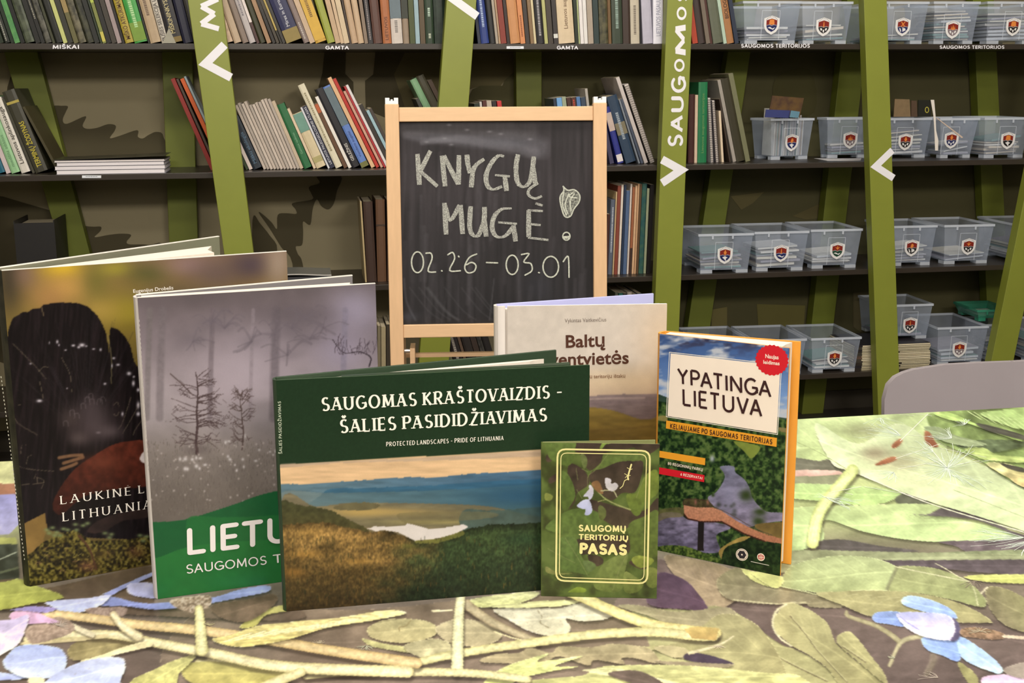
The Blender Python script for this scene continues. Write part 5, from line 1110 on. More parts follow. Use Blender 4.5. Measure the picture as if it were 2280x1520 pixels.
tb_.text('Naujas', *CY([(680, 223), (756, 231), (680, 200)]), INKP, font=True, bold=.02); tb_.text('leidimas', *CY([(669, 256), (762, 265), (669, 235)]), INKP, font=True, bold=.02)
def ring_pts(cx, cy_, r, n=20, ky=1.0): return [(cx+r*math.cos(2*math.pi*j/n), cy_+ky*r*math.sin(2*math.pi*j/n)+.1*r*math.cos(2*math.pi*j/n)) for j in range(n)]
tb_.patch(CY(ring_pts(546, 1351, 35)), INKP, .0005, name='round_logo'); tb_.patch(CY(ring_pts(546, 1351, 25, 6)), mat((40, 34, 44), .5), .0008, name='logo_hexagon'); tb_.patch(CY(ring_pts(546, 1351, 5, 8)), INKP, .0010, name='logo_dot')
tb_.line(CY(ring_pts(546, 1351, 30)), .8, mat((70, 60, 66), .5), .0009, closed=True)
tb_.patch(CY(ring_pts(655, 1365, 22)), INKP, .0005, name='round_logo'); tb_.patch(CY(ring_pts(655, 1365, 17)), mat((176, 40, 50), .5), .0008, name='logo_disc')
for j in (-7, 0, 7): tb_.line(CY([(655+j, 1350), (655+j, 1380)]), 1, INKP, .0010)
tb_.line(CY([(640, 1365), (670, 1367)]), 1, INKP, .0011); tb_.line(CY([(598, 1390), (700, 1412)]), 1.4, mat((190, 186, 180), .5), .0006)

# small passport booklet
pb = Book('passport_booklet', 'small leafy green booklet with a double gold frame leaning near the green album', (.2065, 1.0405), (.3087, 1.0155), .1468, (.3087, 1.0290), .0015,
          mat((128, 132, 84), .5, .1, 80), mat((150, 152, 104), .5, .06, 80), bulge=.0006, tb=.0006, spine=mat((84, 96, 48), .5))
def p_pass(k):
    k.base([(960, (76, 88, 44)), (1330, (88, 100, 52))], .2, 20)
    k.mottle([(1200, 965), (1480, 965), (1480, 1335), (1200, 1335)], [(60, 66, 36), (84, 100, 50), (100, 116, 62)], 30, 71, smooth=False)
    dk = (62, 48, 46)
    for pts in ([(380, 110), (620, 120), (880, 130), (860, 180), (640, 220), (600, 300), (500, 370), (430, 240), (380, 200)], [(340, 310), (460, 370), (500, 480), (400, 560), (380, 640), (330, 690), (380, 560), (320, 420)], [(520, 380), (700, 300), (880, 290), (960, 310), (900, 540), (780, 560), (680, 620), (520, 480)], [(500, 620), (620, 640), (850, 700), (980, 700), (1080, 600), (1090, 720), (900, 830), (760, 860), (640, 800), (560, 740)], [(150, 230), (340, 170), (360, 190), (230, 260), (150, 300)], [(380, 960), (600, 920), (830, 930), (830, 1080), (700, 1060), (440, 1080), (400, 1040)], [(500, 1080), (600, 1100), (620, 1150), (560, 1180), (500, 1130)], [(840, 1140), (1000, 1100), (980, 1200), (900, 1190)], [(160, 440), (220, 400), (240, 440), (170, 480)], [(830, 130), (1090, 140), (1090, 180), (960, 250), (900, 190)]): k.fill(CN(pts), dk, (76, 62, 54), noise=.2, alpha=.9)
    for pts, c, c2 in (([(140, 110), (370, 110), (380, 200), (360, 300), (300, 330), (180, 280), (140, 200)], (104, 124, 66), (82, 100, 48)), ([(260, 380), (320, 400), (370, 500), (380, 600), (310, 700), (270, 680), (250, 560)], (92, 112, 58), (78, 96, 46)),
                       ([(590, 180), (620, 130), (690, 115), (680, 140), (640, 150), (610, 185)], (128, 150, 74), (110, 132, 64)), ([(430, 225), (480, 260), (480, 330), (450, 350)], (110, 120, 76), (92, 104, 60)), ([(500, 400), (620, 290), (740, 250), (980, 210), (960, 260), (740, 300), (620, 350), (540, 370)], (104, 122, 66), (90, 106, 54)),
                       ([(820, 570), (900, 560), (940, 480), (990, 400), (1060, 360), (1090, 420), (1080, 560), (980, 640), (930, 740), (880, 745), (830, 660)], (118, 134, 60), (96, 112, 52)), ([(130, 850), (260, 740), (400, 690), (570, 720), (580, 800), (400, 940), (240, 900)], (86, 106, 54), (98, 118, 62)), ([(840, 820), (960, 760), (1090, 720), (1090, 1080), (880, 1060), (840, 940)], (96, 112, 58), (86, 100, 48)),
                       ([(230, 960), (380, 940), (440, 1100), (500, 1240), (380, 1230), (250, 1180)], (98, 120, 66), (86, 106, 54)), ([(550, 1270), (640, 1140), (760, 1080), (830, 1070), (800, 1240), (760, 1390), (560, 1370)], (120, 134, 78), (104, 118, 62)), ([(860, 1130), (900, 1090), (1000, 1100), (1050, 1130), (1000, 1180), (920, 1190)], (140, 152, 72), (118, 130, 58)),
                       ([(980, 1200), (1080, 1210), (1070, 1350), (990, 1340)], (130, 140, 74), (104, 116, 58)), ([(330, 1390), (400, 1355), (470, 1370), (460, 1400), (340, 1400)], (138, 160, 66), (120, 140, 58)), ([(130, 560), (190, 580), (180, 620), (130, 620)], (140, 150, 80), (120, 130, 66)), ([(450, 1130), (520, 1140), (560, 1180), (500, 1230), (460, 1180)], (104, 122, 76), (90, 106, 64)), ([(800, 1230), (880, 1260), (960, 1330), (900, 1400), (800, 1390)], (128, 140, 80), (100, 112, 56)),
                       ([(140, 1180), (230, 1230), (360, 1240), (230, 1250), (140, 1230)], (140, 142, 88), (120, 124, 72)), ([(590, 660), (640, 700), (640, 760), (600, 790), (575, 720)], (104, 112, 68), (90, 98, 54))): k.fill(CN(pts), c, c2, noise=.12, sc=8)
    for pts in ([(490, 540), (490, 420), (560, 360), (660, 230)], [(440, 355), (490, 380)], [(390, 350), (405, 450)], [(395, 530), (440, 605)], [(300, 940), (400, 1100), (490, 1260)], [(700, 1380), (760, 1200), (820, 1080)], [(1000, 340), (960, 440), (900, 600)], [(150, 1030), (260, 1090), (380, 1150)]): k.stroke(CN(pts), 1.4, (132, 138, 92), alpha=.7)
    k.stroke(CN([(850, 700), (740, 660), (640, 610), (575, 550)]), (3.4, 2.2), (150, 156, 104)); k.stroke(CN([(640, 615), (575, 632)]), 1.8, (150, 150, 100)); k.fill(CN([(520, 480), (580, 460), (620, 560), (570, 550)]), (138, 104, 72), noise=.2); k.stroke(CN([(600, 540), (700, 540), (735, 592)]), 2.4, (176, 176, 140))
    W2 = (222, 218, 232)
    k.fill(CN([(635, 440), (655, 432), (685, 445), (688, 480), (720, 472), (745, 495), (735, 525), (700, 545), (660, 530), (640, 500)]), W2, (206, 202, 206))
    k.fill(CN([(497, 500), (512, 490), (538, 530), (530, 590), (500, 620), (490, 590), (450, 590), (480, 550), (500, 525)]), W2, (188, 190, 220)); k.fill(CN([(395, 665), (450, 620), (495, 615), (520, 660), (524, 720), (490, 748), (462, 740), (470, 700), (430, 690)]), (196, 202, 236), (168, 174, 214))
pb.picture(220, 300, p_pass, PRINT)
GOLD = mat((222, 214, 150), .4, .05, 80)
def rrect(q, r, n=5):
    out = []
    for j in range(4):
        p0, p1, p2 = [np.array(q[(j+d) % 4], float) for d in (-1, 0, 1)]; a = p1+(p0-p1)/np.linalg.norm(p0-p1)*r; b = p1+(p2-p1)/np.linalg.norm(p2-p1)*r
        for t in np.linspace(0, 1, n): out.append(tuple(a*(1-t)**2+2*p1*t*(1-t)+b*t*t))
    return out
pb.line(CN(rrect([(233, 188), (1016, 203), (993, 1325), (220, 1300)], 72)), 3.8, GOLD, .0005, 'gold_frame', True); pb.line(CN(rrect([(262, 220), (986, 233), (964, 1297), (248, 1272)], 52)), 1.9, GOLD, .0005, 'gold_frame', True)
pb.text('SAUGOMŲ', *CN([(412, 878), (812, 886), (412, 832)]), GOLD, wt=.26, gap=.14, jit=.02); pb.text('TERITORIJŲ', *CN([(412, 949), (830, 962), (412, 910)]), GOLD, wt=.26, gap=.13, jit=.02); pb.text('PASAS', *CN([(420, 1064), (822, 1078), (420, 990)]), GOLD, wt=.31, gap=.1, jit=.02)
mbl = MB(); 
for pts, w_ in (([(858, 318), (848, 350), (838, 385), (828, 425), (832, 445)], 3.6), ([(828, 440), (800, 455), (785, 500), (762, 520)], 1.6), ([(822, 345), (850, 362)], 1.2), ([(865, 355), (845, 365)], 1.2), ([(800, 395), (825, 410), (806, 430)], 1.2), ([(850, 410), (832, 415)], 1.2)):
    ribbon(mbl, [pb.pt(p, .0006) for p in CN(pts)], w_*1.05/F*1.02, pb.N)
mbl.build('gold_lizard', GOLD, pb.front)
# ------------------------------------------------------------------ books on the shelves
PG = mat((206, 192, 164), .75, .1, 300, .2)
PGW = mat((218, 214, 206), .75, .08, 300, .2)
ORD = 'first second third fourth fifth sixth seventh eighth ninth tenth eleventh twelfth thirteenth fourteenth fifteenth sixteenth seventeenth eighteenth nineteenth twentieth'.split()
def ordn(i):
    return ORD[i-1] if i <= 20 else 'twenty-'+ORD[i-21] if i < 30 else 'thirtieth' if i == 30 else 'thirty-'+ORD[i-31] if i < 40 else 'fortieth' if i == 40 else 'forty-'+ORD[i-41]
def vimg(x): return (W/2-x)/13200.0
def shelf_book(name, label, cat, X, Yb, z, t, h, d, s, col, pages=PG, hard=False, group=None, deco=(), var=.12, c2=None, rough=.45, right=False):
    """a book standing on its tail, spine to the front, leaning by slope s; X is its foot on the shelf"""
    o = thing(name, label, cat, (X, Yb, z+.0003), group)
    b = min(.0022 if hard else .0008, t*.22); ov = .003 if hard else 0
    m = mat(col, rough, var, 70 if c2 is None else 45, .4, c2=c2)
    x0 = 0
    prof = [(x0+b*.6, 0), (x0+t-b*.6, 0), (x0+t, b), (x0+t, d), (x0+t-b, d), (x0+t-b, b*1.4), (x0+b, b*1.4), (x0+b, d), (x0, d), (x0, b)]
    if hard: prof = [(x0+t*.25, -.0012), (x0+t*.75, -.0012)]+[(x0+t-b*.3, .0008)]+prof[2:-1]+[(x0, b), (x0+b*.3, .0008)]
    if right: prof = [(x-t, y) for x, y in prof]
    mb = MB(); mb.prism([(x, y, 0) for x, y in prof], (0, 0, h)); mb.build('cover', m, o, local=True)
    xx = -t if right else 0
    MB().box((xx+b, b*1.5, ov), (xx+t-b, d-ov-.001, h-ov)).build('page_block', pages, o, local=True)
    y_ = -.0014 if hard else -.0002
    for dc in deco:
        if dc[0] == 'band':
            MB().box((xx+.0003, y_-.0004, h*dc[1]), (xx+t-.0003, y_+.0006, h*dc[2])).build('spine_band', mat(dc[3], .45, .15, 60), o, local=True)
        elif dc[0] == 'marks':
            rr = random.Random(int(X*1000)); mb = MB(); z_ = h*dc[1]
            while z_ < h*dc[2]:
                L = rr.uniform(.002, .006); mb.box((xx+t*.36, y_-.0005, z_), (xx+t*.62, y_, z_+L)); z_ += L+.0016
            tag(mb.build('spine_marks', mat(dc[3], .5), o, local=True), kind='stuff')
        elif dc[0] == 'text':
            mb = MB(); V = np.array([-t*dc[4] if len(dc) > 4 else -t*.5, 0, 0]); P0 = np.array([xx+t*(.5+(dc[4] if len(dc) > 4 else .5)/2), y_-.0006, h*dc[1]])
            font_text(mb, dc[-1], P0, np.array([0, 0, h*(dc[2]-dc[1])]), V, .01)
            mb.build('spine_title', mat(dc[3], .5), o, local=True)
    o.rotation_euler = (0, -math.atan(s), 0)
    return o
def lerp_keys(keys, x):
    xs = [k[0] for k in keys]; return float(np.interp(x, xs, [k[1] for k in keys]))
RB = random.Random(21)
def book_row(cr, s_, items, shelf, inset, keys, place, base, group, hmin=.2, hmax=.27, d=.17, start=1):
    """items: (x0, x1, words, colour, top y or height, options) in the units of one close-up"""
    z = ZS[shelf]; Yb = Y0+inset; prev = None
    for n_, it in enumerate(items):
        x0, x1, words, col = it[:4]; top = it[4] if len(it) > 4 else None; op = it[5] if len(it) > 5 else {}
        if op.get('skip'): continue
        sl = op.get('s', lerp_keys(keys, x0))
        p0, p1 = cr([(x0, base)])[0], cr([(x1, base)])[0]
        s = sl-vimg(p0[0])
        A, B_ = ony(p0, Yb), ony(p1, Yb)
        t = (B_[0]-A[0])*math.cos(math.atan(s))-.0004; right = s < 0
        if top is None: h = RB.uniform(hmin, hmax)
        elif top < 1.5 and top > 0: h = top
        else:
            T = ony(cr([(x0-(base-top)*sl, top)])[0], Yb); h = max(.04, (T[2]-z)/math.cos(math.atan(s)))
        X = B_[0] if right else A[0]
        if prev is not None and not right:      # stand clear of the neighbour on the left
            px_, pt, ph, ps = prev
            zt = min(h*math.cos(math.atan(s)), ph*math.cos(math.atan(ps)))
            need = px_+pt/math.cos(math.atan(ps))+max(0, (s-ps)*zt)+.0004
            if X < need: X = need
        elif prev is not None and right:
            px_, pt, ph, ps = prev
            lim_ = px_+.0004
            if X-t/math.cos(math.atan(s)) < lim_ and ps <= 0: X = lim_+t/math.cos(math.atan(s))
        if x1-x0 > 0:
            lab = f"{words} book, {ordn(start)} from left {place}"
            o = shelf_book('book', lab, 'book', X, Yb+op.get('in', RB.uniform(0, .006)), z, t, h, op.get('d', d*RB.uniform(.9, 1.08)), s, col, op.get('pages', PG), op.get('hard', (x1-x0) > 46), group, op.get('deco', ()), op.get('var', .12), op.get('c2'), op.get('rough', .45), right)
            start += 1
        prev = (X, t, h, s)
    return start
MOT = dict(c2=(46, 46, 34)); BLK = (24, 26, 22)
def M_(c2): return {'c2': c2}
def T_(txt, z0, z1, c, k=.5): return {'deco': (('text', z0, z1, c, k, txt),)}
def K_(c, z0=.05, z1=.4): return {'deco': (('marks', z0, z1, c),)}
g1 = 'books on the top shelf'
k1 = [(0, .33), (400, .33), (1000, .29), (1550, .25)]
book_row(K1, 3.619, [(-260, -200, 'dark green', (34, 52, 34)), (-198, -120, 'black', BLK), (-118, -60, 'grey green', (84, 92, 72)), (-58, -6, 'dark brown', (52, 40, 32)), (-4, 34, 'very dark green', (34, 44, 30)),
  (36, 84, 'black lettered', (28, 32, 26), None, K_((150, 150, 140), .03, .42)), (86, 118, 'dark bottle green', (26, 40, 26)), (120, 166, 'leaf green', (70, 128, 76), None, M_((92, 150, 86))), (168, 204, 'black', (22, 24, 22)), (206, 284, 'mottled grey green', (84, 92, 72), None, M_((44, 50, 38))),
  (286, 330, 'black', (26, 26, 24)), (332, 366, 'black lettered', (30, 30, 28), None, K_((160, 156, 140), .3, .75)), (368, 420, 'mottled charcoal', (100, 98, 88), None, M_((36, 36, 32))), (422, 446, 'dark olive', (58, 60, 40)), (448, 508, 'black', (26, 28, 24)), (510, 546, 'pale yellow green', (186, 190, 120)),
  (548, 592, 'charcoal', (46, 46, 38)), (594, 636, 'khaki topped olive', (96, 92, 56), None, {'deco': (('band', .42, .98, (150, 128, 82)),)}), (638, 700, 'mottled grey brown', (112, 106, 84), None, M_((52, 50, 40))), (702, 762, 'dark mottled', (70, 70, 52), None, M_((30, 32, 26))), (764, 806, 'black', (26, 28, 24)), (808, 826, 'dark green', (38, 50, 30)), (828, 858, 'yellow striped olive', (118, 124, 64), None, {'deco': (('band', .02, .14, (190, 180, 84)), ('band', .5, .7, (170, 186, 80)))}),
  (860, 900, 'black', (26, 24, 22)), (902, 944, 'dark brown', (56, 50, 42)), (946, 984, 'mauve grey', (150, 134, 134)), (986, 1008, 'black', (24, 18, 18)), (1010, 1082, 'ochre', (164, 146, 56), None, {'deco': (('text', .04, .5, (88, 60, 34), .5, 'MIŠKO ATKŪRIMAS'),)}),
  (1084, 1192, 'bright green', (62, 146, 66), None, {'deco': (('band', .02, .24, (112, 142, 50)), ('marks', .18, .7, (170, 206, 150)))}), (1194, 1210, 'black', (24, 26, 22)), (1212, 1302, 'tan', (170, 148, 120), None, K_((110, 90, 74), .3, .5)), (1304, 1360, 'off white', (186, 178, 166), None, T_('PUŠIES SELEKCIJA LI', .03, .56, (80, 74, 72), .55)),
  (1362, 1476, 'black gold lettered', (28, 28, 38), None, {'c2': (40, 34, 30), 'deco': (('text', .1, .55, (190, 176, 130), .32, 'MIŠKININKYSTĖ'), ('band', .0, .06, (120, 100, 50)))}), (1478, 1560, 'midnight blue', (26, 26, 48)), (1562, 1640, 'dark grey', (60, 58, 54)), (1642, 1700, 'brown', (96, 78, 60))], 0, .012, k1, 'on leftmost top shelf', 345, g1)
cone = thing('paper_cone', 'small folded grey paper scrap standing before the black gold lettered book', 'paper', (ony((379, 95), Y0)[0], Y0+.004, ZS[0]+.0004))
MB().add([ony((362, 96), Y0+.002), ony((392, 96), Y0+.001), ony((376, 62), Y0+.009), ony((370, 96), Y0+.0105)], [(0, 1, 2), (0, 2, 3), (1, 3, 2), (0, 3, 1)]).build('fold', mat((150, 146, 132), .7, .1), cone)
k2 = [(0, .33), (350, .36), (600, .42), (800, .38), (960, .25), (1150, .17), (1240, .12), (1350, .07), (1700, .04)]
book_row(K2, 3.619, [(72, 148, 'crumpled cream paper', (206, 178, 152), .16, {'c2': (176, 150, 122)}), (150, 214, 'tan', (178, 156, 132)), (216, 268, 'grey brown', (126, 110, 100)), (270, 324, 'silver grey', (176, 168, 168), None, K_((120, 114, 120), .35, .7)),
  (326, 352, 'dark red', (70, 44, 40), None, {'deco': (('band', .3, .98, (216, 204, 200)),)}), (354, 402, 'dark olive', (52, 52, 32)), (404, 442, 'light brown', (150, 118, 88)), (444, 472, 'black', (34, 30, 26)), (474, 500, 'dark brown', (62, 54, 42)), (502, 520, 'gold striped black', (40, 36, 28), None, {'deco': (('band', .2, .98, (170, 148, 80)),)}),
  (522, 548, 'dark grey', (48, 44, 40)), (550, 690, 'navy and gold wide', (36, 38, 74), None, {'deco': (('band', .0, .17, (134, 116, 62)), ('text', .2, .62, (196, 196, 206), .2, 'Mires in Europe'))}), (694, 744, 'purple grey', (124, 108, 104), None, K_((176, 166, 160), .06, .3)), (746, 792, 'beige', (186, 160, 134)),
  (794, 890, 'golden yellow', (190, 150, 62), None, {'deco': (('band', .03, .97, (200, 160, 60)), ('marks', .3, .55, (120, 90, 40)))}), (892, 956, 'yellow green', (146, 152, 66)), (958, 1000, 'tan', (182, 154, 124)), (1002, 1030, 'light tan', (192, 166, 136)), (1032, 1076, 'cream', (196, 176, 146)), (1078, 1094, 'dark', (62, 48, 40)), (1096, 1148, 'sand coloured', (180, 152, 124)), (1150, 1200, 'wheat coloured', (186, 160, 132)),
  (1202, 1232, 'taupe', (126, 108, 92)), (1234, 1272, 'black lettered', (38, 34, 36), None, K_((140, 130, 130), .05, .7)), (1274, 1348, 'dark maroon', (84, 56, 48)), (1350, 1420, 'rust orange', (160, 98, 60), None, T_('LIETUVOS', .04, .3, (96, 56, 36), .34)), (1422, 1512, 'pale grey pictured', (196, 186, 178), None, {'deco': (('band', .32, .6, (96, 110, 118)), ('marks', .14, .3, (130, 124, 120)))}), (1514, 1566, 'taupe dark headed', (140, 122, 104), None, {'deco': (('band', .34, .9, (44, 48, 38)),)}),
  (1568, 1612, 'dark olive green', (66, 74, 38)), (1614, 1650, 'light blue', (142, 166, 176)), (1652, 1694, 'brown', (82, 66, 44)), (1696, 1766, 'white flecked dark green', (38, 56, 38), None, {'deco': (('marks', .4, .5, (176, 196, 180)), ('marks', .08, .14, (190, 196, 176)))}), (1768, 1862, 'black green', (22, 34, 26), None, {'c2': (34, 50, 38)}),
  (1864, 1950, 'deep green', (34, 52, 34)), (1952, 2050, 'black', (26, 26, 26))], 0, .012, k2, 'on top shelf, second bay', 352, g1)
k3 = [(370, .12), (700, .1), (1100, .06), (1400, .03), (1900, .0)]
book_row(K3, 3.619, [(378, 404, 'dark blue', (36, 42, 60)), (406, 472, 'royal blue', (44, 62, 128), None, {'deco': (('marks', .2, .7, (170, 186, 220)),)}), (474, 522, 'black', (34, 34, 36)), (524, 546, 'grey beige', (160, 148, 134)), (548, 564, 'tan', (170, 140, 112)), (566, 612, 'maroon', (128, 50, 38)), (614, 640, 'dark brown', (46, 32, 28)), (642, 722, 'orange brown wide', (190, 134, 88)),
  (724, 764, 'burnt orange', (202, 132, 84), None, K_((140, 80, 50), .1, .4)), (766, 800, 'dark grey', (54, 46, 42)), (802, 830, 'brown', (126, 100, 70)), (832, 852, 'cream', (200, 186, 150)), (854, 916, 'black white lettered', (34, 32, 36), None, K_((160, 156, 160), .1, .6)), (918, 946, 'yellow green', (170, 170, 112)), (948, 990, 'dark brown', (62, 54, 46)), (992, 1028, 'black tagged', (50, 44, 44), None, {'deco': (('band', .08, .14, (206, 206, 200)),)}),
  (1030, 1160, 'wide cream lettered', (206, 186, 156), None, T_('Lietuvos augalija', .18, .66, (130, 106, 84), .24)), (1162, 1190, 'black green', (28, 38, 26)), (1192, 1204, 'pale green', (170, 180, 130)), (1206, 1234, 'white', (220, 214, 214)), (1236, 1266, 'white thin', (216, 212, 210)), (1268, 1312, 'grey tan', (160, 146, 132)), (1314, 1358, 'dark teal', (36, 52, 52)), (1360, 1430, 'mottled olive', (88, 84, 58), None, M_((44, 44, 32))), (1432, 1458, 'brown', (104, 76, 42)),
  (1460, 1546, 'dark green titled', (50, 60, 46), None, K_((140, 160, 150), .2, .7)), (1548, 1608, 'dark umber titled', (58, 44, 38), None, T_('LIETUVA', .55, .85, (176, 160, 150), .32)), (1610, 1682, 'grey cream titled', (186, 176, 158), None, K_((120, 110, 100), .12, .5)), (1684, 1694, 'black', (30, 28, 28)), (1696, 1776, 'lilac grey wide', (176, 172, 188), None, {'s': .045}), (1778, 1858, 'white titled', (224, 222, 234), None, {'s': .0, 'deco': (('text', .1, .62, (150, 150, 170), .42, 'LIETUVOS PASAULIS'),)})], 0, .012, k3, 'on top shelf before the lettered plank', 355, g1)
k4 = [(300, .14), (700, .17)]
book_row(K4, 3.62, [(300, 346, 'orange red', (176, 66, 42)), (348, 404, 'dark grey', (62, 50, 48)), (406, 440, 'grey brown', (112, 100, 88)), (442, 464, 'maroon', (70, 38, 32)), (466, 546, 'grey green', (92, 96, 80)), (548, 576, 'pale teal', (170, 190, 172)), (578, 636, 'orange brown titled', (160, 112, 72), None, T_('BIOLOGIJOS', .34, .72, (70, 44, 28), .5)), (638, 672, 'navy', (40, 48, 66))], 0, .012, k4, 'on top shelf after the lettered plank', 340, g1, d=.15)

# second shelf
g2 = 'books leaning on the second shelf'
in2 = .085
k5 = [(-100, .36), (180, .38), (420, .43)]
book_row(K1, 3.619, [(-150, -90, 'brown', (90, 74, 56), 730), (-88, -30, 'grey', (120, 118, 108), 700), (-28, 44, 'petrol blue', (28, 96, 118), 730), (46, 86, 'pinkish white', (206, 190, 190), 760), (88, 162, 'mint green', (146, 190, 142), 790, T_('medžių sėklos', .08, .5, (110, 150, 110), .34)), (166, 244, 'white titled', (214, 208, 198), 800, T_('Lietuvos aplinkosauga', .12, .88, (70, 66, 60), .44)),
  (248, 272, 'thin charcoal', (70, 68, 56), 800), (276, 386, 'dark dictionary-like yellow lettered', (60, 58, 46), 745, {'hard': True, 'deco': (('text', .06, .62, (196, 180, 60), .4, 'TERMINŲ ŽODYNAS'), ('band', .84, .87, (176, 160, 80)))}), (398, 424, 'thin olive backed', (66, 60, 36), 866, {'s': .52})], 1, in2, k5, 'on the second shelf, leftmost bay', 1388, g2, d=.19)
# flat pile of magazines
mg = 'magazines lying in the flat pile on the second shelf'
zz = ZS[1]+.0004; XA, XB = ony((124, 384), Y0+.02)[0], ony((368, 384), Y0+.02)[0]
for i, (t_, c, lab, dx) in enumerate(((.0125, (228, 222, 226), 'lowest white magazine of the flat pile beside the dark dictionary', .004), (.0115, (226, 220, 224), 'second magazine up in the flat pile, white page edge', 0), (.0105, (224, 218, 222), 'third magazine up in the flat pile, white page edge', .006), (.0065, (216, 208, 206), 'top dark covered magazine of the flat pile, curling up', .0))):
    o = thing('magazine', lab, 'magazine', (XA+dx, Y0+.016, zz), mg)
    MB().box((.0, .0, .0007), (XB-XA-dx*1.4, .17, t_-.0007)).build('page_block', mat(c, .7, .06, 300, stretch=(.05, 1, 1)), o, local=True)
    for z0, z1, cc in ((0, .0007, (150, 150, 160)), (t_-.0007, t_, (70, 66, 72))):
        MB().box((-.002, -.001, z0), (XB-XA+.002-dx, .172, z1)).build('cover', mat(cc, .35, .1), o, local=True)
    zz += t_+.0004
o = thing('magazine', 'thin dark magazine with a curled cover lying on the flat pile', 'magazine', (XA, Y0+.016, zz+.002), mg)
mb = MB(); n = 14; Lx = XB-XA+.01
for i in range(n):
    xa, xb = -.006+Lx*i/n, -.006+Lx*(i+1)/n; f = lambda x: .010+.008*max(0, x/Lx)**2-.006*max(0, (.3-x/Lx)); za, zb_ = f(xa)-.01, f(xb)-.01
    mb.hexa([(xa, 0, za), (xb, 0, zb_), (xb, .17, zb_), (xa, .17, za)], [(xa, 0, za+.0016), (xb, 0, zb_+.0016), (xb, .17, zb_+.0016), (xa, .17, za+.0016)])
mb.build('cover', mat((58, 56, 44), .3, .1), o, local=True)
# orange and red books half behind the first plank
book_row(K1, 3.619, [(1700, 1738, 'dark red', (140, 36, 28), 640, {'s': .43}), (1744, 1766, 'brown thin', (70, 56, 44), 640, {'s': .43}), (1790, 1826, 'orange', (206, 92, 34), 640, {'s': .45}), (1830, 1850, 'pale blue grey', (150, 164, 170), 620, {'s': .45})], 1, in2, k5, 'beside the arrowed plank', 1385, 'books half hidden by the arrowed plank', d=.12)
k6 = [(180, .46), (400, .44), (660, .42), (800, .44), (1200, .48), (1500, .5)]
jour = []
for i, x in enumerate(range(388, 660, 27)): jour.append((x, x+25, 'grey white journal-like' if i % 2 else 'light grey journal-like', ((186, 172, 160), (172, 160, 150), (196, 182, 170))[i % 3], (852, 835, 840, 822, 850, 845, 830, 826, 808, 800, 802)[i], {'pages': PGW}))
book_row(K2, 3.619, [(246, 270, 'dark green', (56, 70, 44), 1130), (272, 304, 'white spined', (216, 200, 192), 1010, {'deco': (('text', .55, .95, (96, 90, 90), .5, 'GAMTA'),)}), (306, 384, 'navy black titled', (38, 46, 56), 955, T_('Miškų ekologija', .1, .7, (90, 116, 140), .36))]+jour+[(664, 694, 'beige', (190, 172, 148), 820), (700, 768, 'forest green', (44, 104, 64), 850, {'hard': True, 'deco': (('text', .22, .55, (120, 168, 130), .28, 'Gamtos vadovas'),)}),
  (778, 802, 'thin cream', (214, 192, 164), 880), (806, 892, 'wide teal and beige pictured', (206, 190, 156), 925, {'deco': (('band', .66, .99, (108, 148, 134)), ('band', .1, .2, (170, 160, 110)))}), (894, 912, 'white edged', (206, 206, 212), 870), (914, 956, 'navy atlas-like', (34, 36, 58), 862, T_('LIETUVOS PALEOGEOLOGINIS ATLASAS', .06, .98, (196, 196, 204), .5)), (962, 1024, 'tall cream', (214, 206, 182), 692, {'deco': (('marks', .2, .9, (150, 140, 110)),)}),
  (1026, 1060, 'dark brown', (96, 66, 44), 842, {'deco': (('band', .86, .99, (176, 90, 50)),)}), (1068, 1098, 'white', (226, 220, 212), 785), (1104, 1172, 'black', (36, 34, 40), 725, {'deco': (('text', .08, .3, (200, 196, 190), .4, 'GELEŽINIS'),)}), (1176, 1246, 'blue painting-covered', (96, 126, 190), 706, {'deco': (('band', .52, .98, (96, 112, 120)), ('band', .0, .06, (110, 110, 60)), ('text', .12, .44, (60, 80, 140), .3, 'Vandens augalai'))}),
  (1256, 1292, 'tall tan', (214, 174, 134), 632), (1296, 1326, 'red', (176, 44, 34), 640), (1332, 1356, 'pinkish thin', (196, 150, 130), 740), (1358, 1376, 'crimson', (170, 44, 50), 700), (1378, 1402, 'white', (214, 208, 208), 690), (1404, 1440, 'black', (50, 44, 40), 850), (1442, 1470, 'light blue', (150, 180, 190), 895), (1472, 1500, 'dark', (66, 56, 50), 880)], 1, in2, k6, 'on the second shelf, second bay', 1355, g2, d=.19)
k7 = [(1500, .5), (2300, .5)]
book_row(K2, 3.619, [(1850, 1880, 'dark', (60, 60, 52), 800, {'s': .44}), (1910, 1972, 'green and white', (130, 170, 130), 650, {'s': .5}), (1976, 2046, 'olive grey', (76, 72, 56), 625, {'s': .5}), (2050, 2090, 'brown', (84, 68, 56), 655, {'s': .5})], 1, in2+.03, k7, 'above chalkboard left end', 1355, 'books peeking over the chalkboard left end', d=.15)
book_row(K3, 3.619, [(398, 440, 'black green', (40, 52, 42), 835), (442, 462, 'white', (206, 200, 196), 820), (466, 498, 'dark red', (84, 40, 34), 812), (500, 540, 'beige topped', (190, 176, 160), 812), (544, 580, 'black', (40, 34, 34), 815), (584, 620, 'crimson', (196, 52, 52), 815)], 1, in2+.02, [(0, .1), (2000, .1)], 'above chalkboard middle', 1340, 'books peeking over the chalkboard middle', d=.15)
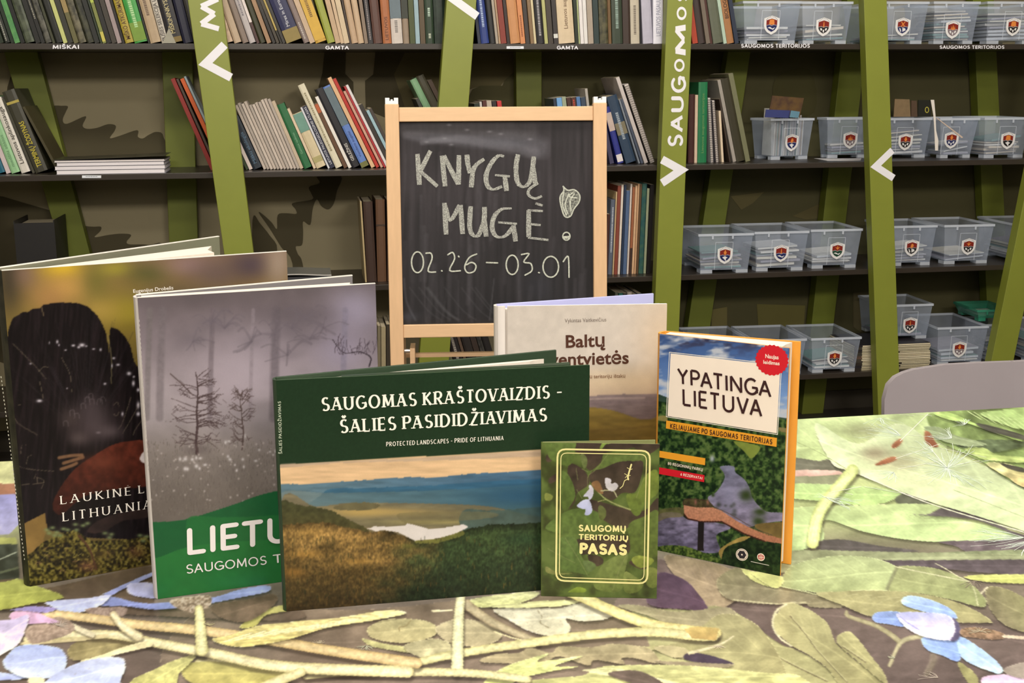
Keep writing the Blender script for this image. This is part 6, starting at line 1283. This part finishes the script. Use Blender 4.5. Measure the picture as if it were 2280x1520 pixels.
book_row(K3, 3.619, [(1040, 1064, 'navy', (40, 50, 66), 796), (1066, 1108, 'sky blue', (110, 160, 210), 790), (1112, 1146, 'sage', (150, 160, 136), 782), (1150, 1184, 'dark brown', (70, 42, 36), 790), (1188, 1226, 'brown red lettered', (78, 44, 36), 788, K_((196, 70, 50), .85, .97)), (1230, 1262, 'mid blue', (80, 120, 170), 782), (1266, 1304, 'slate blue', (54, 68, 86), 785), (1308, 1330, 'light grey', (170, 164, 156), 715)], 1, in2+.01, [(0, .06), (2000, .14)], 'above chalkboard right half', 1335, 'books peeking over the chalkboard right half', d=.15)
book_row(K3, 3.619, [(1444, 1480, 'dark violet', (60, 56, 84), 860, {'s': .2}), (1484, 1534, 'deep blue tagged', (44, 50, 128), 870, {'s': .26, 'deco': (('band', .03, .16, (214, 206, 206)), ('band', .58, .9, (190, 170, 160)))}), (1552, 1640, 'dark blue painted', (44, 62, 84), 785, {'s': .3, 'deco': (('band', .42, .6, (120, 112, 90)), ('marks', .35, .75, (150, 160, 170)))}), (1644, 1660, 'grey', (120, 126, 136), 805, {'s': .32}), (1664, 1684, 'slate', (70, 78, 96), 800, {'s': .33}), (1690, 1722, 'tall grey white', (196, 186, 182), 628, {'s': .345}), ], 1, in2, [(0, .3), (2000, .3)], 'leaning between chalkboard and lettered plank', 1300, 'books leaning between chalkboard and lettered plank', d=.2)
def spiral_book(X, z, Yb, t, h, d, s, label, col, name='spiral_notebook', group=None):
    o = thing(name, label, 'notebook', (X, Yb, z+.0003), group)
    MB().box((.001, .006, 0), (t-.001, d, h)).build('page_block', mat((206, 196, 190), .7, .08, 300), o, local=True)
    for x in (0, t-.001): MB().box((x, .004, 0), (x+.001, d, h)).build('cover', mat(col, .5), o, local=True)
    mb = MB(); n = int(h/.0075)
    for i in range(n):
        z_ = .006+i*(h-.012)/(n-1); pts = [(t/2+t*.52*math.cos(a), .005-.0055*math.sin(a), z_) for a in np.linspace(0, math.pi, 7)]; mb.tube(pts, .0011, 4)
    tag(mb.build('spiral_binding', mat((176, 168, 162), .35, .05, metal=.5), o, local=True), kind='stuff')
    o.rotation_euler = (0, -math.atan(s), 0); return o
X = ony(K3([(1768, 1300)])[0], Y0+in2)[0]; s = .345-vimg(1430)
spiral_book(X, ZS[1], Y0+in2, .0165, .272, .2, s, 'spiral bound notebook leaning near the lettered plank on the second shelf', (60, 54, 50))
book_row(K4, 3.62, [(262, 310, 'maroon', (72, 38, 36), 760), (312, 336, 'thin cream', (214, 188, 164), 765), (340, 414, 'emerald green', (32, 116, 72), 662, T_('Lietuvos saugomos teritorijos', .12, .86, (110, 150, 90), .24))], 1, in2, [(0, -.02), (1000, -.02)], 'after the lettered plank, second shelf', 1290, 'books beside the lettered plank on the second shelf', d=.2)
X = ony(K4([(418, 1290)])[0], Y0+in2)[0]
X += .0135
spiral_book(X, ZS[1], Y0+in2, .0085, .213, .2, .08, 'white spiral notebook standing against the emerald green book', (190, 186, 190)); spiral_book(X+.0175, ZS[1], Y0+in2, .0095, .205, .2, .10, 'grey spiral notebook, right of the white spiral notebook', (110, 104, 110))
book_row(K4, 3.62, [(536, 555, 'short cream edged', (216, 196, 170), 895, {'s': .06}), (557, 570, 'dark umber', (64, 52, 44), 800, {'s': .17}), (572, 600, 'grey edged', (156, 148, 140), 648, {'s': .2}), (604, 674, 'thick black olive', (54, 50, 34), 640, {'s': .2}), (680, 720, 'olive grey file-like', (112, 112, 84), 598, {'s': .205, 'd': .19})], 1, in2, [(0, .2), (1000, .2)], 'between notebooks and clear box', 1290, 'dark books before the clear boxes', d=.2)

# third shelf
g3 = 'books upright on the third shelf beside the chalkboard'
in3 = .055
book_row(KR, 4.75, [(196, 218, 'brown speckled', (150, 120, 96), 470, M_((60, 40, 34))), (222, 250, 'dark red', (64, 34, 28), 460), (254, 302, 'slate grey lettered', (88, 94, 110), 308, K_((186, 190, 200), .3, .9)), (304, 318, 'cream topped', (196, 170, 130), 225), (320, 356, 'brick red', (128, 64, 50), 160), (360, 384, 'white', (214, 202, 190), 150), (388, 412, 'navy', (34, 48, 72), 150), (414, 452, 'steel blue', (76, 96, 130), 212), (455, 474, 'thin white', (204, 192, 184), 142), (480, 506, 'rust and black', (150, 92, 62), 175, {'deco': (('band', .0, .3, (60, 44, 38)),)}), (508, 530, 'pale tan', (206, 170, 134), 160), (532, 550, 'salmon tan', (196, 156, 120), 140), (552, 578, 'umber', (90, 66, 44), 145), (580, 632, 'teal', (36, 80, 84), 140, M_((60, 96, 80))), (634, 660, 'pale sage', (160, 166, 136), 190), (664, 706, 'black', (32, 28, 28), 150)], 2, in3, [(0, -.05), (1000, -.05)], 'right of the chalkboard, third shelf', 1080, g3, d=.18)
book_row(KM, 3.8, [(1190, 1206, 'beige edged', (176, 156, 116), 338, {'s': .06}), (1208, 1290, 'tall dark maroon', (60, 42, 34), 340, {'s': .05, 'hard': True}), (1294, 1372, 'tall brown banded', (92, 64, 44), 322, {'s': .02, 'hard': True, 'deco': (('band', .68, .7, (60, 44, 34)),)}), (1376, 1450, 'tall umber', (70, 50, 38), 330, {'s': .0})], 2, .06, [(0, 0), (2000, 0)], 'left of the chalkboard, third shelf', 1035, 'folios on the third shelf left of the chalkboard', d=.2)
# magazines on the third shelf, seen above the grey book
zz = ZS[2]+.0004; xa, xb = ony((560, 610), Y0+.05)[0], ony((738, 610), Y0+.05)[0]
for i, (t_, c, ce, lab) in enumerate(((.005, (200, 190, 186), (60, 50, 52), 'lowest thin magazine under the dark ones on the third shelf'), (.004, (196, 186, 182), (46, 40, 50), 'second thin magazine of the low pile on the third shelf'), (.016, (60, 60, 64), (30, 32, 36), 'thick black magazine in the low pile on the third shelf'), (.004, (196, 192, 186), (120, 120, 116), 'wavy white edged magazine topping the low pile on the third shelf'))):
    o = thing('magazine', lab, 'magazine', (xa, Y0+.05, zz), 'magazines in the low pile on the third shelf'); Lx = xb-xa-(.0 if i % 2 else .012)
    wav = .006 if i == 3 else 0; mb = MB(); mc = MB(); n = 10
    for k_ in range(n):
        a, b_ = Lx*k_/n, Lx*(k_+1)/n; fa, fb = [wav*(1-math.cos(2*math.pi*min(1, v/Lx*1.0)))*.5 for v in (a, b_)]
        mb.hexa([(a, 0, fa), (b_, 0, fb), (b_, .15, fb), (a, .15, fa)], [(a, 0, fa+t_-.0006), (b_, 0, fb+t_-.0006), (b_, .15, fb+t_-.0006), (a, .15, fa+t_-.0006)])
        mc.hexa([(a, 0, fa+t_-.0006), (b_, 0, fb+t_-.0006), (b_, .15, fb+t_-.0006), (a, .15, fa+t_-.0006)], [(a, 0, fa+t_), (b_, 0, fb+t_), (b_, .15, fb+t_), (a, .15, fa+t_)])
    mb.build('page_block', mat(c, .6, .1), o, local=True); mc.build('cover', mat(ce, .3, .1), o, local=True)
    zz += t_+.0004
# dark folder at the left on the third shelf
pA, pB = ony((38, 590), Y0+.09), ony((128, 590), Y0+.09)
fo = thing('folder', 'black box folder standing behind the bird book on the third shelf', 'folder', (pA[0], Y0+.09, ZS[2]+.0004)); hh = ony((60, 492), Y0+.09)[2]-ZS[2]
MB().box((0, 0, 0), (.003, .2, hh)).box((pB[0]-pA[0]-.003, 0, 0), (pB[0]-pA[0], .2, hh)).box((.003, 0, 0), (pB[0]-pA[0]-.003, .003, hh*.97)).build('case', mat((30, 28, 28), .5, .1), fo, local=True)
MB().box((.006, .006, .003), (pB[0]-pA[0]-.006, .195, hh*.93)).build('page_block', PG, fo, local=True); MB().box((.04, -.0008, hh*.1), (.07, 0, hh*.34)).build('spine_tag', mat((50, 44, 42), .5), fo, local=True)

# fourth shelf
g4 = 'books on the fourth shelf behind the easel legs'
book_row(KU, 3.508, [(560, 618, 'olive grey', (104, 106, 84), 480, {'deco': (('marks', .3, .9, (60, 62, 50)),)}), (622, 700, 'black titled', (40, 34, 34), 420, K_((176, 166, 156), .3, .8)), (704, 728, 'brown', (96, 76, 62), 430), (732, 800, 'charcoal', (44, 38, 36), 440), (804, 850, 'dark brown', (56, 44, 38), 430), (854, 890, 'grey flecked', (90, 86, 80), 430, M_((40, 38, 36))), (894, 950, 'black', (36, 32, 32), 430)], 3, .03, [(0, .25), (1200, .3)], 'behind the easel legs, fourth shelf', 830, g4, d=.18)
book_row(KM, 3.8, [(1262, 1288, 'cream', (170, 152, 120), 1370), (1292, 1320, 'grey beige', (120, 110, 88), 1390), (1324, 1364, 'beige', (160, 146, 116), 1400), (1368, 1400, 'dark', (60, 52, 42), 1380), (1404, 1440, 'tan', (150, 130, 100), 1390)], 3, .04, [(0, 0), (2000, 0)], 'left of the easel, fourth shelf', 1830, 'books on the fourth shelf left of the easel', d=.18)
book_row(KR, 4.75, [(340, 372, 'grey green', (90, 96, 84), 1290), (376, 420, 'teal', (40, 96, 84), 1296), (424, 466, 'black', (40, 40, 40), 1300), (470, 520, 'white topped', (190, 178, 166), 1285), (524, 570, 'dark', (50, 44, 40), 1310), (574, 620, 'petrol blue', (40, 66, 84), 1300)], 3, .04, [(0, 0), (1000, 0)], 'above the cream hardback', 2120, 'books on the fourth shelf above the cream hardback', d=.18)

# ------------------------------------------------------------------ clear boxes with emblem stickers and brochures
CLR = plastic_mat('clear_plastic', (208, 216, 234), .85, .2); CLR2 = plastic_mat('clear_plastic_rim', (222, 228, 240), .5, .2)
STW = mat((228, 226, 226), .45, .03, 60); STR = mat((130, 38, 30), .45, .08, 60); STO = mat((222, 134, 62), .45, .06, 60)
BOT = {'navy': mat((34, 40, 92), .45, .05), 'black': mat((34, 30, 32), .45, .05), 'green': mat((30, 66, 48), .45, .05), 'grey': mat((126, 110, 116), .45, .05)}
SHP = [(-.5, .36), (-.27, .43), (0, .5), (.27, .43), (.5, .36), (.5, -.02), (.44, -.2), (.28, -.37), (0, -.5), (-.28, -.37), (-.44, -.2), (-.5, -.02)]
TOPM = {'cap': [[(-.5, .2), (-.42, .8), (0, .9), (.42, .8), (.5, .2), (.3, .1), (-.3, .1)]], 'spire': [[(-.12, 0), (-.08, .6), (0, .95), (.08, .6), (.12, 0)]], 'blob': [[(-.3, .25), (-.1, .75), (.2, .7), (.34, .35), (.1, .05), (-.2, .05)]],
        'trees': [[(-.45, 0), (-.3, .6), (-.18, .1), (0, .8), (.18, .1), (.3, .6), (.45, 0)]], 'leaf': [[(0, .0), (-.3, .4), (0, .95), (.3, .4)]], 'star': [[(0, .15), (-.5, .7), (-.12, .5), (0, .95), (.12, .5), (.5, .7)]], 'cross': [[(-.4, .1), (.3, .85), (.42, .75), (-.28, 0)], [(.4, .1), (-.3, .85), (-.42, .75), (.28, 0)]]}
BOTM = {'dots': [[(-.45, -.2), (-.3, -.1), (-.15, -.3), (-.3, -.5)], [(.15, -.3), (.3, -.1), (.45, -.2), (.3, -.5)], [(-.12, -.45), (.0, -.3), (.12, -.45), (0, -.75)]], 'bird': [[(-.35, -.25), (0, -.12), (.35, -.3), (.15, -.4), (.1, -.75), (-.1, -.5)]], 'wave': [[(-.5, -.3), (-.2, -.2), (.1, -.4), (.45, -.25), (.2, -.55), (-.2, -.4)]], 'arcs': [[(-.45, -.12), (-.3, -.15), (-.15, -.55), (-.3, -.6)], [(-.05, -.12), (.3, -.15), (.4, -.4), (.0, -.6)]]}
PAPC = [(228, 222, 218), (222, 214, 204), (232, 224, 208), (206, 208, 214), (226, 208, 184), (110, 150, 146), (160, 156, 170), (236, 232, 226)]
RC = random.Random(3); CORES = set()
def crate(fl, fr, shelf, rim_y, label, emblem=None, top='blob', bot='dots', bc='navy', yaw=-1.5, n=5, depth=1.42, group='clear boxes of brochures on the bookcase', e=.0125, zbase=None, flat_stack=0.7, stand=False, mats=None):
    z = (ZS[shelf] if zbase is None else zbase)+.0004
    A = onz(fl, z); 
    if A[1] < Y0+.004+e*1.15: A = ony(fl, Y0+.005+e*1.15)
    Bp = ony(fr, A[1]); wb = Bp[0]-A[0]; A[2] = z
    T = ony((fl[0], rim_y), A[1]-e); h = T[2]-z; db = wb*depth
    if A[1]+db+e*1.2 > YR-.004: db = YR-.004-e*1.2-A[1]
    c_, s_ = math.cos(math.radians(yaw)), math.sin(math.radians(yaw))
    o = thing('storage_box', label, 'box', A, group); o.rotation_euler = (0, 0, math.radians(yaw))
    f = .011; th = .0014; m1, m2 = mats or (CLR, CLR2)
    def ringp(k, zz, inn=0): g = e*k-inn; return [(-g, -g, zz), (wb+g, -g, zz), (wb+g, db+g, zz), (-g, db+g, zz)]
    mb = MB(); lo, hi, lo2, hi2 = ringp(0, f), ringp(.85, h-.008), ringp(0, f, th), ringp(.85, h-.008, th)
    for i in range(4):
        j = (i+1) % 4; mb.hexa([lo[i], lo[j], lo2[j], lo2[i]], [hi[i], hi[j], hi2[j], hi2[i]])
    mb.box((0, 0, f), (wb, db, f+th)); mb.build('body', m1, o, local=True)
    mb = MB(); a, b_ = ringp(.85, h-.008, 0), ringp(1.12, h-.008); a2, b2 = ringp(.85, h), ringp(1.12, h)
    for i in range(4):
        j = (i+1) % 4; mb.hexa([a[i], a[j], b_[j], b_[i]], [a2[i], a2[j], b2[j], b2[i]])
    for fx in (.2, .62): mb.box((wb*fx, -e*1.2, h-.018), (wb*fx+.006, -e*.95, h-.007))
    mb.build('rim', m2, o, local=True)
    for x0, x1 in ((0, wb*.25), (wb*.75, wb)):
        for y0, y1 in ((-.0005, db*.18), (db*.82, db)):
            MB().hexa([(x0, y0, 0), (x1, y0, 0), (x1, y1, 0), (x0, y1, 0)], [(x0, y0, f), (x1, y0, f), (x1, y1, f), (x0, y1, f)]).build('foot', m2, o, local=True)
    nrm = np.array([0, -1.0, -(e*.85)/(h-.008-f)]); nrm /= np.linalg.norm(nrm); up = np.array([0, nrm[2], -nrm[1]])
    def FP(x, zz, off): k = (zz-f)/(h-.008-f); return np.array([x, -e*.85*k, zz])+nrm*off
    mb = MB(); x0, x1, z0, z1 = wb*.3, wb*.74, f+.002, h*.72
    if emblem:
        ce = ony(emblem, A[1]-.008)-A; ce = np.array([ce[0]*c_+ce[1]*s_, 0, ce[2]]); x0, x1 = ce[0]-.034, ce[0]+.026; z1 = min(h*.78, ce[2]+.05)
    for p, q in (((x0, z0), (x0, z1)), ((x0, z1), (x1, z1)), ((x1, z1), (x1, z0))): ribbon(mb, [FP(*p, .0008), FP(*q, .0008)], .0022, nrm, caps=False)
    mb.build('label_recess', m2, o, local=True)
    if emblem:
        ew, eh = .052, .060; c = FP(ce[0], ce[2], 0)
        st = MB(); 
        def put(pts, off, sc=1.0, dy=0): return [c+nrm*off+np.array([1.0, 0, 0])*(x*ew*sc)+up*((y*sc+dy)*eh) for x, y in pts]
        b0 = MB(); flat(b0, put(SHP, .0016), nrm); st = b0.build('emblem_sticker', STW, o, local=True)
        inner = [(x, y) for x, y in SHP]
        tp = [(x, max(y, 0.0)) for x, y in SHP if y > 0]; tp = [(-.5, 0)]+tp[:5]+[(.5, 0), (.2, .06), (0, -.02), (-.2, .06)]
        bt = [(-.5, -.02), (-.2, .03), (0, -.05), (.2, .03), (.5, -.02), (.44, -.2), (.28, -.37), (0, -.5), (-.28, -.37), (-.44, -.2)]
        def sub(name, polys, m, off, sc=.7):
            q = MB()
            for pl in polys: flat(q, put(pl, off, sc), nrm)
            r_ = q.build(name, m, None); r_.parent = st; return r_
        sub('emblem_field', [tp], STR, .0020); sub('emblem_field', [bt], BOT[bc], .0020)
        sub('emblem_motif', [[(x*.5, y*.5) for x, y in pl] for pl in TOPM[top]], STO, .0024); sub('emblem_motif', [[(x*.75, y*.62) for x, y in pl] for pl in BOTM[bot]], STW, .0024)
        q = MB()
        for k_ in range(9):
            an = math.radians(150-k_*15); q_ = [(.44*math.cos(an)*.9, .14+.3*math.sin(an))]; x_, y_ = q_[0]; flat(q, put([(x_-.02, y_-.02), (x_+.02, y_-.02), (x_+.02, y_+.02), (x_-.02, y_+.02)], .0020), nrm)
        r_ = q.build('emblem_marks', mat((120, 110, 116), .5), None); r_.parent = st; tag(r_, kind='stuff')
    core = ' '.join(label.split(',')[0].split()[:(9 if stand else 11)])
    if core in CORES: print('DUPLICATE CORE', core)
    CORES.add(core)
    zc = f+th+.0006
    for i in range(n):
        if stand:
            x = wb*(.12+.76*i/max(1, n-1)); hgt = h*RC.uniform(.85, 1.15); b = thing('brochure', f'{ordn(i+1)} upright brochure from left in the {core}', 'brochure', A, 'brochures standing in the clear box')
            MB().obox((x, db*.12, f+th+.0008), (.0024, 0, 0), (0, db*.7, 0), (.004, 0, hgt)).build('pages', mat(RC.choice(PAPC), .6, .1), b, local=True)
            MB().obox((x-.0006, db*.12, f+th+.0008), (.0005, 0, 0), (0, db*.7, 0), (.004, 0, hgt)).build('cover', mat(RC.choice(PAPC), .4, .15), b, local=True)
        else:
            t_ = RC.uniform(.002, .008); wv, dv = wb*RC.uniform(.72, .9), db*RC.uniform(.7, .88); ox, oy = (wb-wv)*RC.uniform(.2, .8), (db-dv)*RC.uniform(.1, .7); tl = RC.uniform(-.0, .006) if i < n-2 else RC.uniform(.0, .016)
            b = thing('brochure', f'{ordn(i+1)} brochure up inside the {core}', 'brochure', A, 'brochures lying in the clear boxes'); c = RC.choice(PAPC)
            MB().obox((ox, oy, zc), (wv, 0, tl), (0, dv, 0), (0, 0, t_)).build('pages', mat(c, .6, .1), b, local=True)
            MB().obox((ox, oy, zc+t_), (wv, 0, tl), (0, dv, 0), (0, 0, .0005)).build('cover', mat(RC.choice(PAPC), .4, .2), b, local=True)
            zc += t_+tl+.0012
        b.rotation_euler = (0, 0, math.radians(yaw))
    return o
crate((1657.5, 95), (1768, 95), 0, 2, 'clear box with orange capped emblem and a green card, top shelf beside the books', (1718, 56), 'cap', 'wave', 'navy', n=5)
crate((1787, 95), (1882, 95), 0, 3, 'clear box with red spire emblem on the top shelf, left of the plain plank', (1834, 60), 'spire', 'dots', 'black', n=4)
crate((1948, 97), (2050, 97), 0, 3, 'clear box with crossed orange emblem on the top shelf, touching the plain plank', (2010, 60), 'cross', 'arcs', 'navy', n=3)
crate((2078, 97), (2163, 97), 0, 3, 'clear box packed with orange tinted papers, middle one right of the plain plank', (2122, 66), 'trees', 'dots', 'grey', n=11)
crate((2196, 97), (2300, 97), 0, 3, 'clear box cut by the picture edge on the top shelf, orange cap emblem', (2256, 60), 'cap', 'dots', 'black', n=8)
crate((1716, 356), (1804, 355), 1, 264, 'clear box filled with upright brochures on the second shelf', (1768, 318), 'blob', 'bird', 'navy', n=12, stand=True, yaw=9)
crate((1842, 352), (1930, 351), 1, 262, 'clear box with brown trees emblem half hidden by the plain plank, second shelf', (1893, 312), 'trees', 'dots', 'grey', n=4)
crate((1962, 352), (2057, 351), 1, 263, 'clear box with faded emblem right behind the plain plank, second shelf', (2016, 316), 'leaf', 'dots', 'black', n=7)
crate((2093, 352), (2158, 351), 1, 263, 'clear box with a leaf emblem and a paper strip against it, second shelf', (2118, 312), 'leaf', 'dots', 'navy', n=3, e=.017)
crate((2190, 352), (2275, 351), 1, 262, 'clear box with butterfly emblem at the right end of the second shelf', (2244, 313), 'cap', 'bird', 'black', n=6)
crate((1559, 610), (1663, 606), 2, 521, 'leftmost clear box on the third shelf, ochre and teal booklets inside', (1614, 568), 'leaf', 'bird', 'navy', yaw=-2, n=5)
crate((1683, 604), (1785, 600), 2, 516, 'middle clear box of the three on the third shelf, blue spire emblem', (1739, 564), 'spire', 'wave', 'navy', yaw=-2, n=6)
crate((1807, 598), (1903, 596), 2, 511, 'clear box with green based emblem and curved papers, third shelf', (1864, 558), 'star', 'wave', 'green', yaw=-2, n=4)
crate((1985, 592), (2068, 590), 2, 503, 'clear box with flower emblem partly behind the plain plank, third shelf', (2030, 552), 'blob', 'arcs', 'black', yaw=-2, n=5)
crate((2101, 588), (2194.7, 585), 2, 501, 'clear box with star emblem alone left of the slanting plank, third shelf', (2156, 549), 'star', 'dots', 'black', yaw=-2, n=2)
crate((2256, 585), (2350, 583), 2, 498, 'clear box mostly behind the slanting right plank, third shelf', None, yaw=-2, n=6)
crate((1808, 831), (1901, 829), 3, 753, 'clear box with black based emblem on the fourth shelf beside the paper stack', (1858, 798), 'leaf', 'dots', 'black', yaw=-2, n=3)
crate((1682, 836), (1780, 833), 3, 757, 'clear box behind the travel guide on the fourth shelf, next to the emblem one', None, yaw=-2, n=4)
crate((1556, 840), (1655, 838), 3, 760, 'clear box at the far left of the fourth shelf row, above the guide corner', None, yaw=-2, n=3)
crate((2086, 813), (2182, 811), 3, 729, 'clear box with maroon emblem on the fourth shelf behind the chair', (2136, 778), 'leaf', 'dots', 'grey', yaw=-2, n=4, e=.012)
crate((2286, 812), (2374, 810), 3, 735, 'clear box with pink papers right of the slanting plank, fourth shelf', None, yaw=-2, n=7)
# pile of magazines below a raised box
zz = ZS[3]+.0004; rr = random.Random(8); x0 = ony((1900, 825), Y0+.02)[0]; x1 = ony((2070, 822), Y0+.02)[0]
for i in range(17):
    t_ = rr.choice([.004, .005, .006]); dx, dw = rr.uniform(-.003, .003), rr.uniform(-.006, .002)
    o = thing('magazine', f'cream edged magazine, {ordn(i+1)} from the bottom of the thick pile under the raised box', 'magazine', (x0+dx, Y0+.02, zz), 'magazines piled under the raised clear box')
    MB().box((0, 0, .0004), (x1-x0+dw, .2, t_-.0005)).build('page_block', mat(rr.choice([(216, 204, 170), (206, 194, 160), (196, 186, 156), (222, 210, 180)]), .7, .08, 200), o, local=True)
    MB().box((-.001, -.001, t_-.0005), (x1-x0+dw+.001, .2, t_)).box((0, -.0012, .0004), (.03, -.0005, t_-.0006)).box(((x1-x0)*.35, -.0012, .0004), ((x1-x0)*rr.uniform(.5, .62), -.0002, t_-.0006)).build('cover', mat(rr.choice([(50, 44, 40), (66, 60, 54), (90, 70, 60), (40, 36, 40)]), .4, .1), o, local=True)
    zz += t_+.0003
crate((1966, 756), (2060, 754), 3, 679, 'clear box raised on the thick magazine pile, fourth shelf', (2026, 724), 'spire', 'dots', 'black', yaw=-2, n=1, zbase=zz)
TEAL = plastic_mat('green_plastic', (60, 150, 120), .35, .25)
crate((2192, 800), (2244, 798), 3, 722, 'clear box of pinkish leaflets behind the slanting right plank, fourth shelf', None, yaw=-2, n=6)
crate((2178, 715), (2240, 713), 3, 690, 'small green plastic tub on top, beside the slanting right plank', None, yaw=-3, n=1, zbase=ony((2186, 716), Y0+.08)[2], mats=(TEAL, TEAL))
# loose things
def slab(name, label, cat, pts_px, Yp, th, m, group=None, part='sheet'):
    P = [ony(p, Yp) for p in pts_px]; o = thing(name, label, cat, P[0], group); MB().prism(P, (0, th, 0)).build(part, m, o); return o
slab('paper_strip', 'long white paper strip leaning across two clear boxes on the second shelf', 'paper', K5([(768, 804), (796, 804), (808, 940), (812, 1050), (830, 1130), (828, 1212), (804, 1212), (798, 1050), (790, 930)]), Y0-.004, .0008, mat((222, 214, 206), .6, .05))
slab('wooden_stick', 'thin wooden stick lying slantwise over the leaf emblem box', 'stick', K5([(812, 950), (822, 950), (1030, 1105), (1020, 1113)]), Y0-.004, .002, mat((196, 176, 160), .6, .1, 40))
slab('card', 'brown and gold card sticking up behind the box of upright brochures', 'card', K4([(940, 770), (1195, 790), (1160, 945), (905, 940)]), Y0+.16, .003, mat((70, 46, 32), .5, .3, 30, c2=(96, 70, 34)))
slab('card', 'orange topped blue card sticking out of the upright brochures box', 'card', K4([(890, 882), (1085, 890), (1075, 950), (880, 945)]), Y0+.08, .003, mat((48, 56, 110), .5, .2, 30))
slab('card', 'light blue card sticking out of the upright brochures box, rightmost', 'card', K4([(1092, 890), (1162, 900), (1150, 950), (1080, 945)]), Y0+.07, .003, mat((90, 130, 150), .5, .2, 30))
slab('brochure', 'beige castle-arched brochure standing behind the faded emblem box', 'brochure', K5([(480, 797), (598, 800), (606, 940), (470, 940)]), Y0+.2, .004, mat((130, 108, 78), .6, .25, 50))
slab('brochure', 'narrow brown brochure between beige and black ones on the second shelf', 'brochure', K5([(612, 810), (655, 812), (662, 940), (610, 940)]), Y0+.2, .004, mat((84, 64, 48), .6, .2, 50))
o = slab('brochure', 'black brochure with a yellow ring, behind the second shelf boxes', 'brochure', K5([(668, 805), (772, 806), (770, 940), (664, 940)]), Y0+.2, .004, mat((30, 30, 22), .5, .1, 50))
mb = MB(); ribbon(mb, [ony(p, Y0+.199) for p in K5(arc(738, 885, 14, 22, 0, 360, 12))], .003, NF); mb.build('yellow_ring', mat((180, 170, 70), .5), o)
sh = [onz(p, ZS[1]+.0006) for p in [(1812, 352), (1850, 352.5), (1918, 352), (1916, 357), (1842, 357.5)]]
o = thing('paper_sheet', 'white paper sheet under the half hidden clear box on the second shelf', 'paper', sh[0]); MB().prism([np.array([p[0], max(p[1], Y0+.001), ZS[1]+.0001]) for p in sh], (0, 0, .0003)).build('sheet', mat((220, 218, 220), .6, .03), o)
